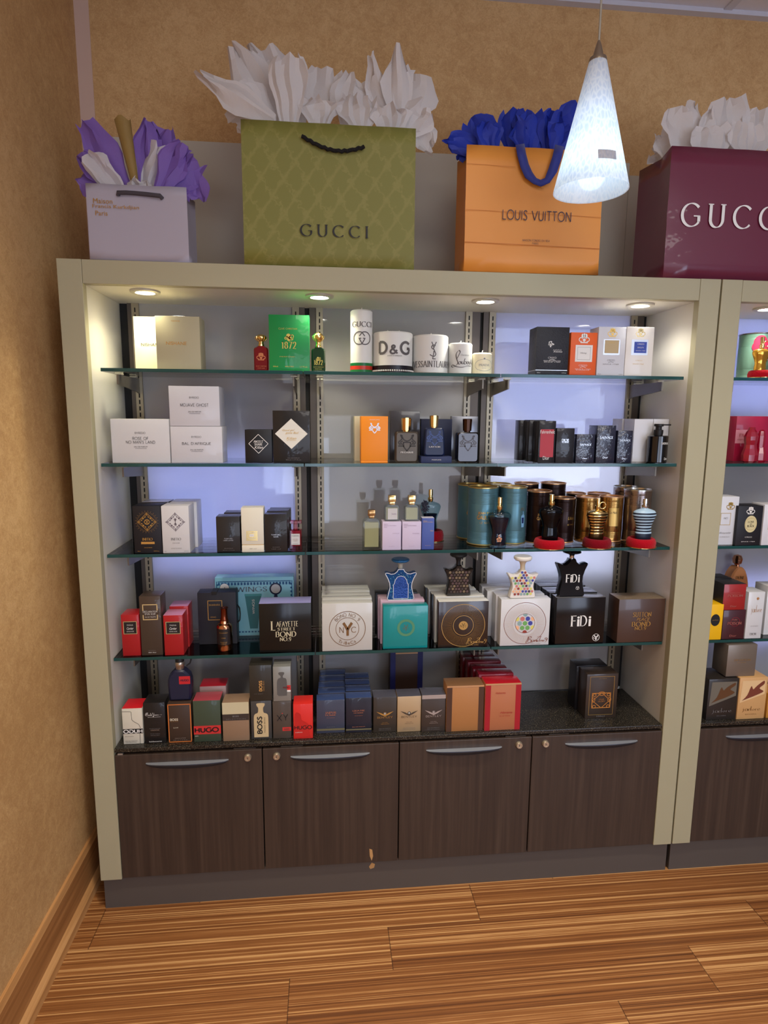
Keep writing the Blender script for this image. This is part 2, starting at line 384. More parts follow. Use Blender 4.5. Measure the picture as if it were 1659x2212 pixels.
SCRIPTS = {
 'bond9': [  # flowing "Bond no9"
   [(.02,.05),(.0,.2),(.08,.5),(.16,.95),(.2,.8),(.1,.2)], [(.1,.98),(.3,1.05),(.36,.85),(.22,.62),(.14,.6)], [(.2,.62),(.36,.5),(.32,.2),(.12,.12)],
   [(.5,.5),(.4,.4),(.42,.2),(.52,.22),(.56,.4),(.48,.5)], [(.62,.48),(.6,.2)], [(.62,.38),(.72,.5),(.72,.2)], [(.78,.48),(.76,.2)],
   [(.95,.45),(.84,.42),(.84,.22),(.95,.28)], [(1.06,1.0),(.98,.6),(.95,.2)], [(1.06,1.0),(.9,1.02),(.8,.85)],
   [(1.06,.45),(1.04,.25)], [(1.06,.4),(1.14,.45),(1.14,.25)], [(1.22,.42),(1.18,.3),(1.26,.26),(1.28,.4),(1.22,.42)],
   [(1.5,.72),(1.4,.78),(1.36,.6),(1.46,.5),(1.52,.7),(1.46,.3),(1.34,.1)]],
 'lou': [
   [(.42,1.0),(.4,1.06),(.3,.95),(.24,.75),(.28,.45),(.34,.2),(.24,.0),(.06,-.1),(.0,.0),(.08,.06),(.3,-.08),(.6,-.1),(.85,.0),(1.1,-.02)], [(.42,1.0),(.44,.9),(.3,.5)],
   [(.42,.28),(.36,.2),(.4,.1),(.48,.14),(.48,.26),(.42,.28)], [(.54,.3),(.54,.14),(.62,.14),(.66,.3)],
   [(.7,.5),(.66,.3),(.66,.12),(.76,.14),(.78,.26),(.7,.28)], [(.86,.3),(.8,.2),(.86,.12),(.92,.2),(.86,.3)], [(.96,.3),(.96,.14),(1.04,.14),(1.06,.3)], [(1.12,.5),(1.1,.14)], [(1.06,.36),(1.18,.36)], [(1.16,.2),(1.2,.26),(1.2,.1)]],
 'jad': [[(.1,.6),(.12,.1),(.0,-.3)], [(.1,.8),(.12,.84)], [(.5,.5),(.3,.5),(.28,.1),(.45,.1),(.5,.5),(.52,.05)], [(.8,1.1),(.78,.5),(.8,.05)], [(.78,.4),(.6,.45),(.58,.1),(.78,.15)], [(1.0,.45),(.9,.3),(1.0,.08),(1.1,.3),(1.0,.45)], [(1.2,.5),(1.2,.05)], [(1.2,.35),(1.34,.48)], [(1.4,.28),(1.6,.32),(1.52,.5),(1.4,.35),(1.46,.08),(1.65,.1)]],
 'sig': [[(0,.3),(.1,.9),(.2,.8),(.1,.2)], [(.1,.95),(.3,1.0),(.28,.7),(.12,.58),(.34,.45),(.28,.15),(.05,.12)], [(.45,.4),(.38,.2),(.5,.2),(.52,.4),(.54,.15)], [(.66,.9),(.6,.2),(.7,.16)], [(.9,.95),(.8,.4),(.74,.15)], [(.82,.35),(.72,.4),(.7,.2),(.86,.2)], [(1.0,.35),(1.06,.9),(.98,-.2),(.92,.0),(1.1,.35)], [(1.1,.38),(1.14,.18),(1.2,.38),(1.24,.18),(1.3,.38),(1.34,.2),(1.42,.38),(1.46,.2),(1.54,.36),(1.6,.2),(1.75,.32),(2.0,.34)]],
}
def script_text(s, weight=.035):
    V, F = [], []
    th = .7
    for p in SCRIPTS[s]:
        stroke2d(smooth_pts(p, 5), lambda dx, dy: weight*.4 + weight*1.1*abs(dx*math.sin(th)-dy*math.cos(th)), V, F)
    return V, F
def text2d(s, font):
    if font.startswith('script:'): return script_text(font[7:])
    if font in ('serif', 'serifw', 'caps', 'bold'): return stroke_text(s, font)
    if font == 'heavy': return font_text(s, 0, .02)
    if font == 'ital': return font_text(s, .35, 0)
    return font_text(s)
def fit(V, cx, cz, w=None, h=None):
    xs = [p[0] for p in V]; ys = [p[1] for p in V]
    x0, x1, y0, y1 = min(xs), max(xs), min(ys), max(ys)
    sw = (x1-x0) or 1; sh = (y1-y0) or 1
    kx = w/sw if w else h/sh; ky = h/sh if h else w/sw
    return [(cx+(x-(x0+x1)/2)*kx, cz+(y-(y0+y1)/2)*ky) for x, y in V]
def put(bm, V, F, y, mi, fmap=None, cut=None):
    t = bmesh.new(); vs = [t.verts.new((a, 0, b)) for a, b in V]
    for f in F:
        try: t.faces.new([vs[i] for i in f])
        except ValueError: pass
    if cut:
        bmesh.ops.triangulate(t, faces=t.faces[:])
        for _ in range(5):
            es = [e for e in t.edges if e.calc_length() > cut]
            if not es: break
            bmesh.ops.subdivide_edges(t, edges=es, cuts=1); bmesh.ops.triangulate(t, faces=t.faces[:])
    idx = {}
    for v in t.verts:
        co = (v.co.x, y, v.co.z) if fmap is None else fmap(v.co.x, v.co.z, y)
        idx[v] = bm.verts.new(co)
    for f in t.faces:
        g = bm.faces.new([idx[v] for v in f.verts]); g.material_index = mi
        g.normal_update()
        if fmap is None and g.normal.y > 0: g.normal_flip()
    t.free()
def ring2d(cx, cz, r, th, n=48, a0=0, a1=360):
    V, F = [], []
    for i in range(n+1):
        a = math.radians(a0+(a1-a0)*i/n)
        V += [(cx+(r-th/2)*math.cos(a), cz+(r-th/2)*math.sin(a)), (cx+(r+th/2)*math.cos(a), cz+(r+th/2)*math.sin(a))]
        if i: F.append((2*i-2, 2*i-1, 2*i+1, 2*i))
    return V, F
def disc2d(cx, cz, r, n=28, rz=None): 
    rz = rz or r
    return [(cx+r*math.cos(2*PI*i/n), cz+rz*math.sin(2*PI*i/n)) for i in range(n)], [tuple(range(n))]
def rect2d(x0, z0, x1, z1): return [(x0,z0),(x1,z0),(x1,z1),(x0,z1)], [(0,1,2,3)]
def lines2d(strokes, w):
    V, F = [], []
    for s in strokes: stroke2d(s, lambda a, b: w, V, F)
    return V, F
def arctext(s, cx, cz, r, h, a_mid, bottom=False, font='caps', gap=1.0):
    Vo, Fo = [], []; ws = []
    for ch in s: ws.append((GL.get(ch) or GL.get(ch.upper()))[0]*h + .2*h*gap)
    tot = sum(ws); pos = -tot/2
    for ch, w in zip(s, ws):
        if font == 'sans' and ch != ' ':
            V, F = font_text(ch); k = 1/.73; x0 = min(p[0] for p in V); V = [((x-x0)*k, z*k) for x, z in V]
        else: V, F = stroke_text(ch, 'caps' if font == 'sans' else font)
        mid = pos + w/2; pos += w
        g = (GL.get(ch) or GL.get(ch.upper()))[0]
        a = math.radians(a_mid) + (mid/r if bottom else -mid/r)
        b = len(Vo)
        for x, z in V:
            lx = (x-g/2)*h; lz = (z-.5)*h
            if bottom:
                tx, tz = -math.sin(a), math.cos(a); nx, nz = -math.cos(a), -math.sin(a)
            else:
                tx, tz = math.sin(a), -math.cos(a); nx, nz = math.cos(a), math.sin(a)
            Vo.append((cx+r*math.cos(a)+lx*tx+lz*nx, cz+r*math.sin(a)+lx*tz+lz*nz))
        Fo += [tuple(i+b for i in f) for f in F]
    return Vo, Fo
# marks on a flat face: W x H metres, local x centred, z from the base
def mark_geo(mk, W, H):
    k = mk[0]
    X = lambda f: (f-.5)*W
    Z = lambda f: f*H
    if k == 't':      # text, cx, cz, wfrac, hfrac, mat, font
        V, F = text2d(mk[1], mk[6] if len(mk) > 6 else 'sans')
        return fit(V, X(mk[2]), Z(mk[3]), mk[4]*W if mk[4] else None, mk[5]*H if mk[5] else None), F, mk[7] if len(mk) > 7 else m_black, 'lettering'
    if k == 'tv':     # text running upwards
        V, F = text2d(mk[1], mk[6]); V = fit(V, 0, 0, mk[5]*H if mk[5] else None, mk[4]*W if mk[4] else None)
        return [(X(mk[2])-b, Z(mk[3])+a) for a, b in V], F, mk[7], 'lettering'
    if k == 'at':     # arc text: text, cx, cz, r(m), h(m), amid, bottom, mat, font
        V, F = arctext(mk[1], X(mk[2]), Z(mk[3]), mk[4], mk[5], mk[6], mk[7], mk[9] if len(mk) > 9 else 'caps'); return V, F, mk[8], 'lettering'
    if k == 'r': V, F = rect2d(X(mk[1]), Z(mk[2]), X(mk[3]), Z(mk[4])); return V, F, mk[5], mk[6] if len(mk) > 6 else 'label_panel'
    if k == 'fr':
        x0, z0, x1, z1, t = X(mk[1]), Z(mk[2]), X(mk[3]), Z(mk[4]), mk[5]
        V, F = lines2d([[(x0-t/2,z0),(x1+t/2,z0)],[(x1,z0),(x1,z1)],[(x1+t/2,z1),(x0-t/2,z1)],[(x0,z1),(x0,z0)]], t); return V, F, mk[6], mk[7] if len(mk) > 7 else 'label_panel'
    if k == 'ring': V, F = ring2d(X(mk[1]), Z(mk[2]), mk[3], mk[4], *(mk[6] if len(mk) > 6 else ())); return V, F, mk[5], 'emblem'
    if k == 'disc': V, F = disc2d(X(mk[1]), Z(mk[2]), mk[3], 28, mk[5] if len(mk) > 5 else None); return V, F, mk[4], 'emblem'
    if k == 'poly': V = [(X(a), Z(b)) for a, b in mk[1]]; return V, [tuple(range(len(V)))], mk[2], mk[3] if len(mk) > 3 else 'emblem'
    if k == 'ln':     # strokes in face fractions, width m
        V, F = lines2d([[(X(a), Z(b)) for a, b in s] for s in mk[1]], mk[2]); return V, F, mk[3], mk[4] if len(mk) > 4 else 'emblem'
    if k == 'geo': return mk[1], mk[2], mk[3], mk[4]
PRIO = {'label_panel': .0003, 'emblem': .0006, 'lettering': .0010}
def clusters(geos):
    """marks of one part that lie apart become meshes of their own"""
    bb = [(min(p[0] for p in g[1]), max(p[0] for p in g[1]), min(p[1] for p in g[1]), max(p[1] for p in g[1])) for g in geos]
    grp = list(range(len(geos)))
    for i in range(len(geos)):
        for j in range(i):
            if geos[i][4] != geos[j][4]: continue
            a, b = bb[i], bb[j]
            gx = max(0, a[0]-b[1], b[0]-a[1]); gz = max(0, a[2]-b[3], b[2]-a[3])
            size = max(min(a[1]-a[0], a[3]-a[2]), min(b[1]-b[0], b[3]-b[2]))
            if math.hypot(gx, gz) < .45*size:
                o, n = grp[i], grp[j]; grp = [n if k == o else k for k in grp]
    out = {}
    for g, k in zip(geos, grp): out.setdefault((k, g[4]), []).append(g)
    return [(k[1], v) for k, v in out.items()]
def apply_marks(root, marks, W, H, yface, fmap=None, cut=None, eps=1.0):
    geos = []
    for i, mk in enumerate(marks):
        V, F, m, part = mark_geo(mk, W, H); geos.append((i, V, F, m, part))
    for part, gs in clusters(geos):
        bm = new(); ms = []
        for i, V, F, m, _ in gs:
            if m not in ms: ms.append(m)
            put(bm, V, F, yface-(PRIO.get(part, .0004)+.00004*i)*eps, ms.index(m), fmap, cut)
        obj(part, bm, ms, root)
# ------------------------------------------------------------------ the room
XW, YB, ZC, YR, XR = -0.065, 0.39, 2.395, -4.0, 4.2
bm = new(); bx(bm, XW-.1, XR, YR, YB+.1, -.05, 0); struct('floor', bm, m_floor)
bm = new(); bx(bm, XW-.1, XR, YR, YB+.1, ZC, ZC+.05); struct('ceiling', bm, m_ceil)
bm = new(); bx(bm, XW-.1, XR, YB, YB+.1, 0, ZC); struct('wall_back', bm, m_wall)
bm = new(); bx(bm, XW-.1, XW, -2.6, YB, 0, ZC); struct('wall_left', bm, m_wall)
bm = new(); bx(bm, XW-.1, XR, YR-.1, YR, 0, ZC); struct('wall_rear', bm, m_grey)
# glowing panes added on the rear wall for bluish reflections and cool light
m_glow = mat('added_glow', (200,215,255), .1, emit=4.0, ecol=(.62,.74,1.0))
for i, (x0, x1, z0, z1) in enumerate(((0.0, .28, .05, 1.05), (.45, 0.62, .05, 1.05), (2.2, 3.4, .3, 2.1))):
    bm = new(); bx(bm, x0, x1, YR, YR+.02, z0, z1); w = struct('glow_pane_%d' % (i+1), bm, m_glow)
    bm = new()
    for a in (x0-.03, x1): bx(bm, a, a+.03, YR, YR+.04, z0-.03, z1+.03)
    for c in (z0-.03, z1): bx(bm, x0, x1, YR, YR+.04, c, c+.03)
    obj('glow_pane_frame', bm, m_flat, w)
# ceiling grid
bm = new()
for x in (.49, 1.10, 1.71, 2.32): bx(bm, x-.012, x+.012, YR, YB, ZC-.004, ZC)
for y in (-.22, -.83, -1.44): bx(bm, XW, XR, y-.012, y+.012, ZC-.004, ZC)
bx(bm, XW, XR, YB-.022, YB, ZC-.012, ZC)
struct('trim_1', bm, m_tbar)
bm = new(); bx(bm, XW, XW+.037, YB-.002, YB, 0, ZC); struct('trim_2', bm, m_strip)
# grey board on the wall over the two cabinets
bm = new(); bx(bm, 0.0, 1.457, YB-.012, YB, 1.2, 1.984); struct('trim_3', bm, m_grey)
bm = new(); bx(bm, 1.458, 3.0, YB-.012, YB, 1.2, 1.951); struct('trim_4', bm, m_grey)
# baseboard of the left wall: plank, ledge and shoe mould
bm = new()
vs = [(XW, .133), (XW+.006, .133), (XW+.010, .118), (XW+.010, .03), (XW+.014, .028), (XW+.022, .02), (XW+.024, .0), (XW, .0)]
a = [bm.verts.new((x, -2.6, z)) for x, z in vs]; b = [bm.verts.new((x, YB, z)) for x, z in vs]
for i in range(len(vs)): bm.faces.new((a[i], a[(i+1) % len(vs)], b[(i+1) % len(vs)], b[i])).material_index = 0 if i == 2 else 1
bm.faces.new(a[::-1]); bm.faces.new(b)
bmesh.ops.recalc_face_normals(bm, faces=bm.faces[:])
struct('baseboard_left', bm, [m_base, wood('shoe_wood', (170,120,70), (194,142,88), (210,160,106), axis='Y')])

# ------------------------------------------------------------------ the display cabinets
WT, PW, ZB, ZH, ZT = 1.52, .0515, .0888, 1.5352, 1.5855
YP = .236                                    # face of the back panels
SH = {1: 1.359, 2: 1.142, 3: .925, 4: .666}; CT = .4432
SY0 = .033
GRP = ((.0565, .0845, .1020, 'R'), (.491, .5335, .5085, 'B'), (.953, .9955, .970, 'B'), (1.4185, 1.4365, 1.4635, 'L'))
def standard(root, x0, x1):
    bm = new(); bx(bm, x0, x1, YP-.008, YP+.012, CT, ZH)
    xm = (x0+x1)/2; z = CT+.03
    while z < ZH-.02:
        bx(bm, xm-.0017, xm+.0017, YP-.0084, YP-.0079, z, z+.011, mi=1); z += .0165
    obj('slotted_standard', bm, [m_slot, m_dark], root)
def flatbar(root, x0, x1):
    bm = new(); bx(bm, x0, x1, YP-.004, YP+.012, CT, ZH); obj('channel_post', bm, m_flat, root)
def cabinet(dx, label, doors, full):
    root = thing('display_cabinet', label, 'display cabinet', (dx, 0, 0), 0, 'built in display cabinets')
    def part(name, m, *b, **k):
        bm = new(); bx(bm, *b, **k); return obj(name, bm, m, root)
    part('post', m_post, 0, PW, 0, .022, ZB, ZT, bevel=.0012)
    part('post', m_post, WT-PW, WT, 0, .022, ZB, ZT, bevel=.0012)
    part('header', m_post, PW+.0006, WT-PW-.0006, .0004, .022, ZH, ZT-.0004, bevel=.001)
    part('side_panel', m_inner, .006, PW-.0004, .022, .33, ZB, ZT-.001)
    part('side_panel', m_inner, WT-PW+.0004, WT-.006, .022, .33, ZB, ZT-.001)
    part('top_panel', m_inner, PW, WT-PW, .022, .33, ZH, ZT-.001)
    part('plinth', m_plinth, .003, WT-.003, .012, .33, 0, .0905)
    part('back_board', m_inner, PW, WT-PW, .322, .33, .09, ZH)
    part('carcass', m_dark, PW, WT-PW, .03, .322, .092, CT-.021)
    # back panels and uprights between them
    xs = [(.102, .491), (.570, .953), (1.035, 1.4185)]
    for x0, x1 in xs: part('back_panel', m_panel, x0-.003, x1+.003, YP, YP+.004, CT, ZH)
    standard(root, .0845, .1020); flatbar(root, .073, .0835)
    standard(root, .4905, .5080); flatbar(root, .5085, .5225); flatbar(root, .5345, .5520); standard(root, .5525, .5700)
    standard(root, .953, .9705); flatbar(root, .971, .9935); flatbar(root, 1.0025, 1.0175); standard(root, 1.018, 1.0355)
    standard(root, 1.4185, 1.436); flatbar(root, 1.4365, 1.457)
    part('gap_shade', m_dark, PW+.0003, .0845, YP+.006, YP+.011, CT, ZH)  # dark sheets stand in for the shade in the gaps beside the uprights
    part('gap_shade', m_dark, .508, .5525, YP+.006, YP+.011, CT, ZH)
    part('gap_shade', m_dark, .9705, 1.018, YP+.006, YP+.011, CT, ZH)
    part('gap_shade', m_dark, 1.436, WT-PW-.0003, YP+.006, YP+.011, CT, ZH)
    # doors with bow handles and locks
    edges = [PW, .4098, .7572, 1.1088, WT-PW]
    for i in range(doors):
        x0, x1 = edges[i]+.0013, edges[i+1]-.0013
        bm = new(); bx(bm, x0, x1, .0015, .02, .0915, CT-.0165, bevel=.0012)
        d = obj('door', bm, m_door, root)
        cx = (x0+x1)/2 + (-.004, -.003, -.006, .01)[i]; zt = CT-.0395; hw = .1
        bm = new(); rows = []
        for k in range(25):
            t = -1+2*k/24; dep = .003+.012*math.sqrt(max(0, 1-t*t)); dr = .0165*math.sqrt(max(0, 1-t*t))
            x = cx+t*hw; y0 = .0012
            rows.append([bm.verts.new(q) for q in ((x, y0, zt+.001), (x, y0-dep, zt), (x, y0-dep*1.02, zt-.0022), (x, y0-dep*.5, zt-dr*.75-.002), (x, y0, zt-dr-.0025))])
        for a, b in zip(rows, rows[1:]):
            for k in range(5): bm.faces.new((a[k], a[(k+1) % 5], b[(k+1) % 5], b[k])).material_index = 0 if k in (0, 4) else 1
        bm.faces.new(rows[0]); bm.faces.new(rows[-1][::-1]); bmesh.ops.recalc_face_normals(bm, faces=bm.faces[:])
        obj('handle', bm, [m_handle, mat('handle_shade', (74,80,92), .35, m=.7)], d, angle=40)  # belly faces painted darker steel for the shade below the bright ledge
        if dx == 0 or i > 0:
            lx = x1-.0345 if i % 2 == 0 else x0+.0345
            bm = new(); lathe(bm, [(.0, -.0), (.0095, 0), (.0095, .004), (.0075, .0075), (.0045, .0075), (.0042, .0062), (0, .0062)], 20)
            bmesh.ops.rotate(bm, verts=bm.verts, matrix=Matrix.Rotation(PI/2, 3, 'X'))
            bmesh.ops.translate(bm, verts=bm.verts, vec=(lx, .0015, CT-.036))
            bx(bm, lx-.0006, lx+.0006, -.0055, -.0048, CT-.0385, CT-.0335, mi=1)
            obj('lock', bm, [m_brass, m_dark], d, angle=40)
        # catch plate over the door edge
        if i < 2 or dx == 0:
            px = x1-.07 if i % 2 == 0 else x0+.045
            bm = new(); bx(bm, px, px+.055, .006, .02, CT-.0155, CT-.0135); obj('catch_plate', bm, m_flat, d)
    if dx == 0:
        part('hinge_cap', m_silver, PW+.008, PW+.020, .004, .012, CT-.0175+.0002, CT-.0125)
        V = [at(x, y, 0) for x, y in ((798,1834),(804,1836),(806,1850),(803,1860),(799,1850))]
        bm = new(); f = bm.faces.new([bm.verts.new((p.x, .0012, p.z)) for p in V]); obj('chipped_spot', bm, m_chip, root)
        V = [at(x, y, .012) for x, y in ((797,1872),(803,1863),(810,1866),(808,1874),(800,1877))]
        bm = new(); f = bm.faces.new([bm.verts.new((p.x, .0115, p.z)) for p in V]); obj('chipped_spot', bm, m_chip, root)
    return root
cabinet(0, 'large cream and dark wood display cabinet in the middle, under the three left shopping bags', 4, True)
cabinet(WT+.004, 'cream and dark wood display cabinet cut off by the right edge of the photo', 2, False)
def worktop(dx, label):
    bm = new(); bx(bm, PW+.0005, WT-PW-.0005, .004, YP-.009, CT-.0105, CT, bevel=.0015)
    o = obj('worktop', bm, m_top, None, (dx, 0, 0)); tag(o, label, 'worktop', 'speckled dark worktops')
worktop(0, 'dark speckled worktop over the four doors of the middle cabinet')
worktop(WT+.004, 'dark speckled worktop in the cabinet at the right edge')

# lamps behind the translucent back panels (the bays glow blue and white)
def backlight(u0, u1, v0, v1, e, c):
    a, b = at(u0, v0, YP), at(u1, v1, YP)
    light('panel_backlight', 'AREA', ((a.x+b.x)/2, .268, (a.z+b.z)/2), e, c, (-PI/2, 0, 0), shape='RECTANGLE', size=b.x-a.x, size_y=a.z-b.z)
BL = (.40, .50, 1.0); WH = (.74, .82, 1.0)
backlight(318, 640, 965, 1232, 12, BL)
backlight(1068, 1372, 688, 958, 9.5, BL)
backlight(1052, 1346, 980, 1240, 18, WH)
backlight(1580, 1700, 690, 892, 5.6, BL)
backlight(1570, 1700, 1240, 1390, 4.4, BL)

# recessed puck lights
m_led = mat('led_lens', (255,250,235), .3, emit=22, ecol=(1.0, .97, .90))
m_trim = mat('puck_trim', (190,185,172), .35, m=.3)
for i, (u, v, lab) in enumerate(((314,629,'recessed puck light at the left end of the cabinet soffit, over the cream box'),
      (690,639,'recessed puck light above the small green bottle'), (1048,649,'recessed puck light above the smallest white candle'),
      (1388,656,'recessed puck light at the right end of the middle cabinet soffit'), (1659,665,'recessed puck light cut by the right edge of the photo'))):
    p = atz(u, v, ZH)
    t = thing('puck_light', lab, 'light', (p.x, .068, ZH), 0, 'recessed puck lights')
    bm = new(); lathe(bm, [(.021, -.001), (.022, -.0052), (.030, -.0058), (.0335, -.004), (.0335, .0)], 36, cap=False); obj('trim_ring', bm, m_trim, t, angle=50)
    bm = new(); lathe(bm, [(0, -.0022), (.0205, -.0022)], 32, cap=False)
    for k in range(3): lathe(bm, [(.0055, -.0022), (.004, -.0042), (0, -.005)], 14, cx=.009*math.cos(2*PI*k/3), cy=.009*math.sin(2*PI*k/3), cap=False)
    obj('lens', bm, m_led, t)
    l = light('puck_lamp', 'SPOT', (p.x, .068, ZH-.012), (2.9, 3.0, 3.0, 2.5, 2.6)[i], (1.0, .92, .64) if i < 2 else (1.0, .95, .84), spot_size=math.radians(150), spot_blend=.9, shadow_soft_size=.018)

# ------------------------------------------------------------------ glass shelves and their brackets
def shelf_label(bay, lev, right=False):
    return 'clear glass shelf pane in the %s bay, %s level%s' % (bay, ('top', 'second', 'third', 'lowest')[lev-1], ' of the right edge cabinet' if right else '')
def pane(x0, x1, lev, bay, right=False, dy=0, dz=0):
    z = SH[lev]; bm = new(); bx(bm, x0, x1, SY0+dy, YP-.0095, z-.008, z, bevel=.0006)
    bm.normal_update()
    for f in bm.faces:
        c = f.calc_center_median()
        f.material_index = 1 if f.normal.y < -.5 and c.y < SY0+dy+.002 else 0
    o = obj('glass_shelf', bm, [m_glass, m_edge]); tag(o, shelf_label(bay, lev, right), 'shelf', 'clear glass shelf panes'); o.location.z = dz
for lev in (1, 2, 3, 4):
    e1 = (.5235, .5235, .5235, .545)[lev-1]
    pane(PW+.003+(.012 if lev == 1 else 0), e1-.0015, lev, 'left')
    pane(e1+.0005, .9965, lev, 'middle')
    pane(.9985, WT-PW-.003, lev, 'right')
    pane(WT+.004+PW+.003, WT+.004+.522, lev, 'left', True)
BRX = ((.0932, 'at the left side panel', 'left wall side of the left bay'), (.4992, 'left', 'right side of the left bay'), (.5613, 'middle', 'left side of the middle bay'),
       (.9618, 'm', 'right side of the middle bay'), (1.0267, 'r', 'left side of the right bay'), (1.4272, 'e', 'right end of the right bay'))
def bracket(x, lev, where, right=False):
    z = SH[lev]-.0085
    t = thing('shelf_bracket', 'steel shelf bracket under the %s glass shelf, %s%s' % (('top', 'second', 'third', 'lowest')[lev-1], where, ' of the right edge cabinet' if right else ''), 'bracket', (x, YP-.0088, z), 0, 'steel shelf brackets')
    out = [(0, -.042), (0, -.004), (-.165, -.004), (-.165, -.026), (-.02, -.038)]
    bm = new(); n = len(out)
    a = [bm.verts.new((-.0018, y, zz)) for y, zz in out]; b = [bm.verts.new((.0018, y, zz)) for y, zz in out]
    for i in range(n): bm.faces.new((a[i], a[(i+1) % n], b[(i+1) % n], b[i]))
    bm.faces.new(a[::-1]); bm.faces.new(b); bmesh.ops.recalc_face_normals(bm, faces=bm.faces[:])
    obj('arm', bm, m_bracket, t)
    m_pad = mat('clear_pad', (225,220,200), .2, trans=.5)
    for y in (-.15, -.04):
        bm = new(); bx(bm, -.008, .008, y-.008, y+.008, -.004, -.0003, bevel=.001); obj('pad', bm, m_pad, t)
for lev in (1, 2, 3, 4):
    for x, _, w in BRX: bracket(x, lev, w)
    bracket(WT+.004+.0932, lev, 'left side', True)

# ------------------------------------------------------------------ pendant lamp
PY = -.2
p0 = at(1297, 92, PY); px, ptop = p0.x-.003, p0.z
t = thing('pendant_lamp', 'hanging white glass cone pendant lamp glowing blue white, in front of the orange bag', 'lamp', (px, PY, ptop-.265))
bm = new(); tube(bm, [(0, 0, .262), (0, 0, .33), (.0, 0, ZC-ptop+.265)], .0022, 8); obj('cord', bm, mat('cord_silver', (170,165,150), .5, m=.4), t)
bm = new(); lathe(bm, [(.0025, .268), (.0045, .262), (.0085, .248), (.010, .24), (.0155, .238), (.017, .233), (.0168, .229)], 24); obj('socket_cap', bm, mat('brushed_nickel', (170,160,140), .3, m=1), t, angle=40)
def shade_mat():
    ma, nt, b, tc = nodes('speckled_glass_shade'); L = nt.links.new; nt.nodes.remove(b); out = nt.nodes['Material Output']
    mp = N(nt, 'ShaderNodeMapping'); mp.inputs['Scale'].default_value = (150, 150, 55); L(tc.outputs['Object'], mp.inputs[0])
    n = N(nt, 'ShaderNodeTexVoronoi', feature='DISTANCE_TO_EDGE', Scale=1.0); L(mp.outputs[0], n.inputs['Vector'])
    rp = ramp(nt, [(0, (255,255,255)), (.25, (214,224,240))]); L(n.outputs['Distance'], rp.inputs[0])
    tr = N(nt, 'ShaderNodeBsdfTranslucent'); df = N(nt, 'ShaderNodeBsdfDiffuse'); gl = N(nt, 'ShaderNodeBsdfGlossy', Roughness=.08)
    L(rp.outputs[0], tr.inputs[0]); df.inputs[0].default_value = (.8, .82, .86, 1)
    m1 = N(nt, 'ShaderNodeMixShader'); m1.inputs[0].default_value = .55; L(df.outputs[0], m1.inputs[1]); L(tr.outputs[0], m1.inputs[2])
    lw = N(nt, 'ShaderNodeLayerWeight', Blend=.3); m2 = N(nt, 'ShaderNodeMixShader'); L(math_n(nt, 'MULTIPLY_ADD', lw.outputs['Facing'], .25, .03), m2.inputs[0]); L(m1.outputs[0], m2.inputs[1]); L(gl.outputs[0], m2.inputs[2])
    L(m2.outputs[0], out.inputs['Surface']); return ma
bm = new(); lathe(bm, [(.0695, .0012), (.0715, .0), (.0713, .0022), (.0165, .232)], 64, cap=False)
obj('lamp_shade', bm, shade_mat(), t, angle=40)
def conewrap(lx, lz, y):
    r = .0165+(.232-lz)/.232*.0545+.0006; a = -PI/2+lx/r; return (r*math.cos(a), r*math.sin(a), lz)
bm = new(); put(bm, *rect2d(-.015, .036, .022, .053), 0, 0, conewrap, .004); obj('sticker', bm, mat('sticker_grey', (186,186,192), .7), t)
light('pendant_bulb', 'POINT', (px, PY, ptop-.265+.045), .34, (.60, .84, 1.0), shadow_soft_size=.025)
light('pendant_bulb', 'POINT', (px, PY, ptop-.265+.125), .035, (.70, .86, 1.0), shadow_soft_size=.012)

# ------------------------------------------------------------------ shopping bags
def bag(name, label, uvs, y, depth, m, m_side, side_z=None, marks=(), handle=None, taper=0.0):
    (ul, vl), (ur, vr), vt = uvs                      # bottom corners in the photo, top row
    a, b = atz(ul, vl, ZT), atz(ur, vr, ZT)
    x0, x1 = at(ul, vl, y).x, at(ur, vr, y).x
    W = x1-x0; cx = (x0+x1)/2; H = at((ul+ur)/2, vt, y).z-ZT
    t = thing(name, label, 'shopping bag', (cx, y+depth/2, ZT+.0005))
    bm = new(); h = W/2; d = depth/2; nz = 6; th = .0012
    def wall(P):
        rows = [[bm.verts.new(q) for q in r] for r in P]
        for r0, r1 in zip(rows, rows[1:]):
            for k in range(len(r0)-1): bm.faces.new((r0[k], r0[k+1], r1[k+1], r1[k]))
    zs = [H*k/8 for k in range(9)]
    fr = (lambda z: -d + taper*z/H)                   # the front leans in a little
    wall([[(-h+2*h*i/6, fr(z)+.0016*math.sin(3.1*i+9*z), z) for i in range(7)] for z in zs])
    wall([[(h-2*h*i/6, d-taper*z/H, z) for i in range(7)] for z in zs])
    for s in (-1, 1):
        wall([[(s*h, (fr(z) if k == 0 else d-taper*z/H), z) if k != 1 else (s*(h-.10*depth*(z/H)), 0, z) for k in ((0, 1, 2) if s > 0 else (2, 1, 0))] for z in zs])
    bm.faces.new([bm.verts.new(q) for q in ((-h, -d, 0), (-h, d, 0), (h, d, 0), (h, -d, 0))])
    bmesh.ops.remove_doubles(bm, verts=bm.verts, dist=.0025)
    bmesh.ops.recalc_face_normals(bm, faces=bm.faces[:])
    o = obj('bag_body', bm, m, t, angle=30)
    mod = o.modifiers.new('paper', 'SOLIDIFY'); mod.thickness = .0012; mod.offset = -1
    ymap = lambda x, z, y_: (x, fr(max(0, min(H, z)))-.0022+(y_+d), z)
    apply_marks(t, marks, W, H, -d, ymap, .02)
    return t, W, H, d, fr
m_lav = mat('white_card_bag', (170,164,176), .5)
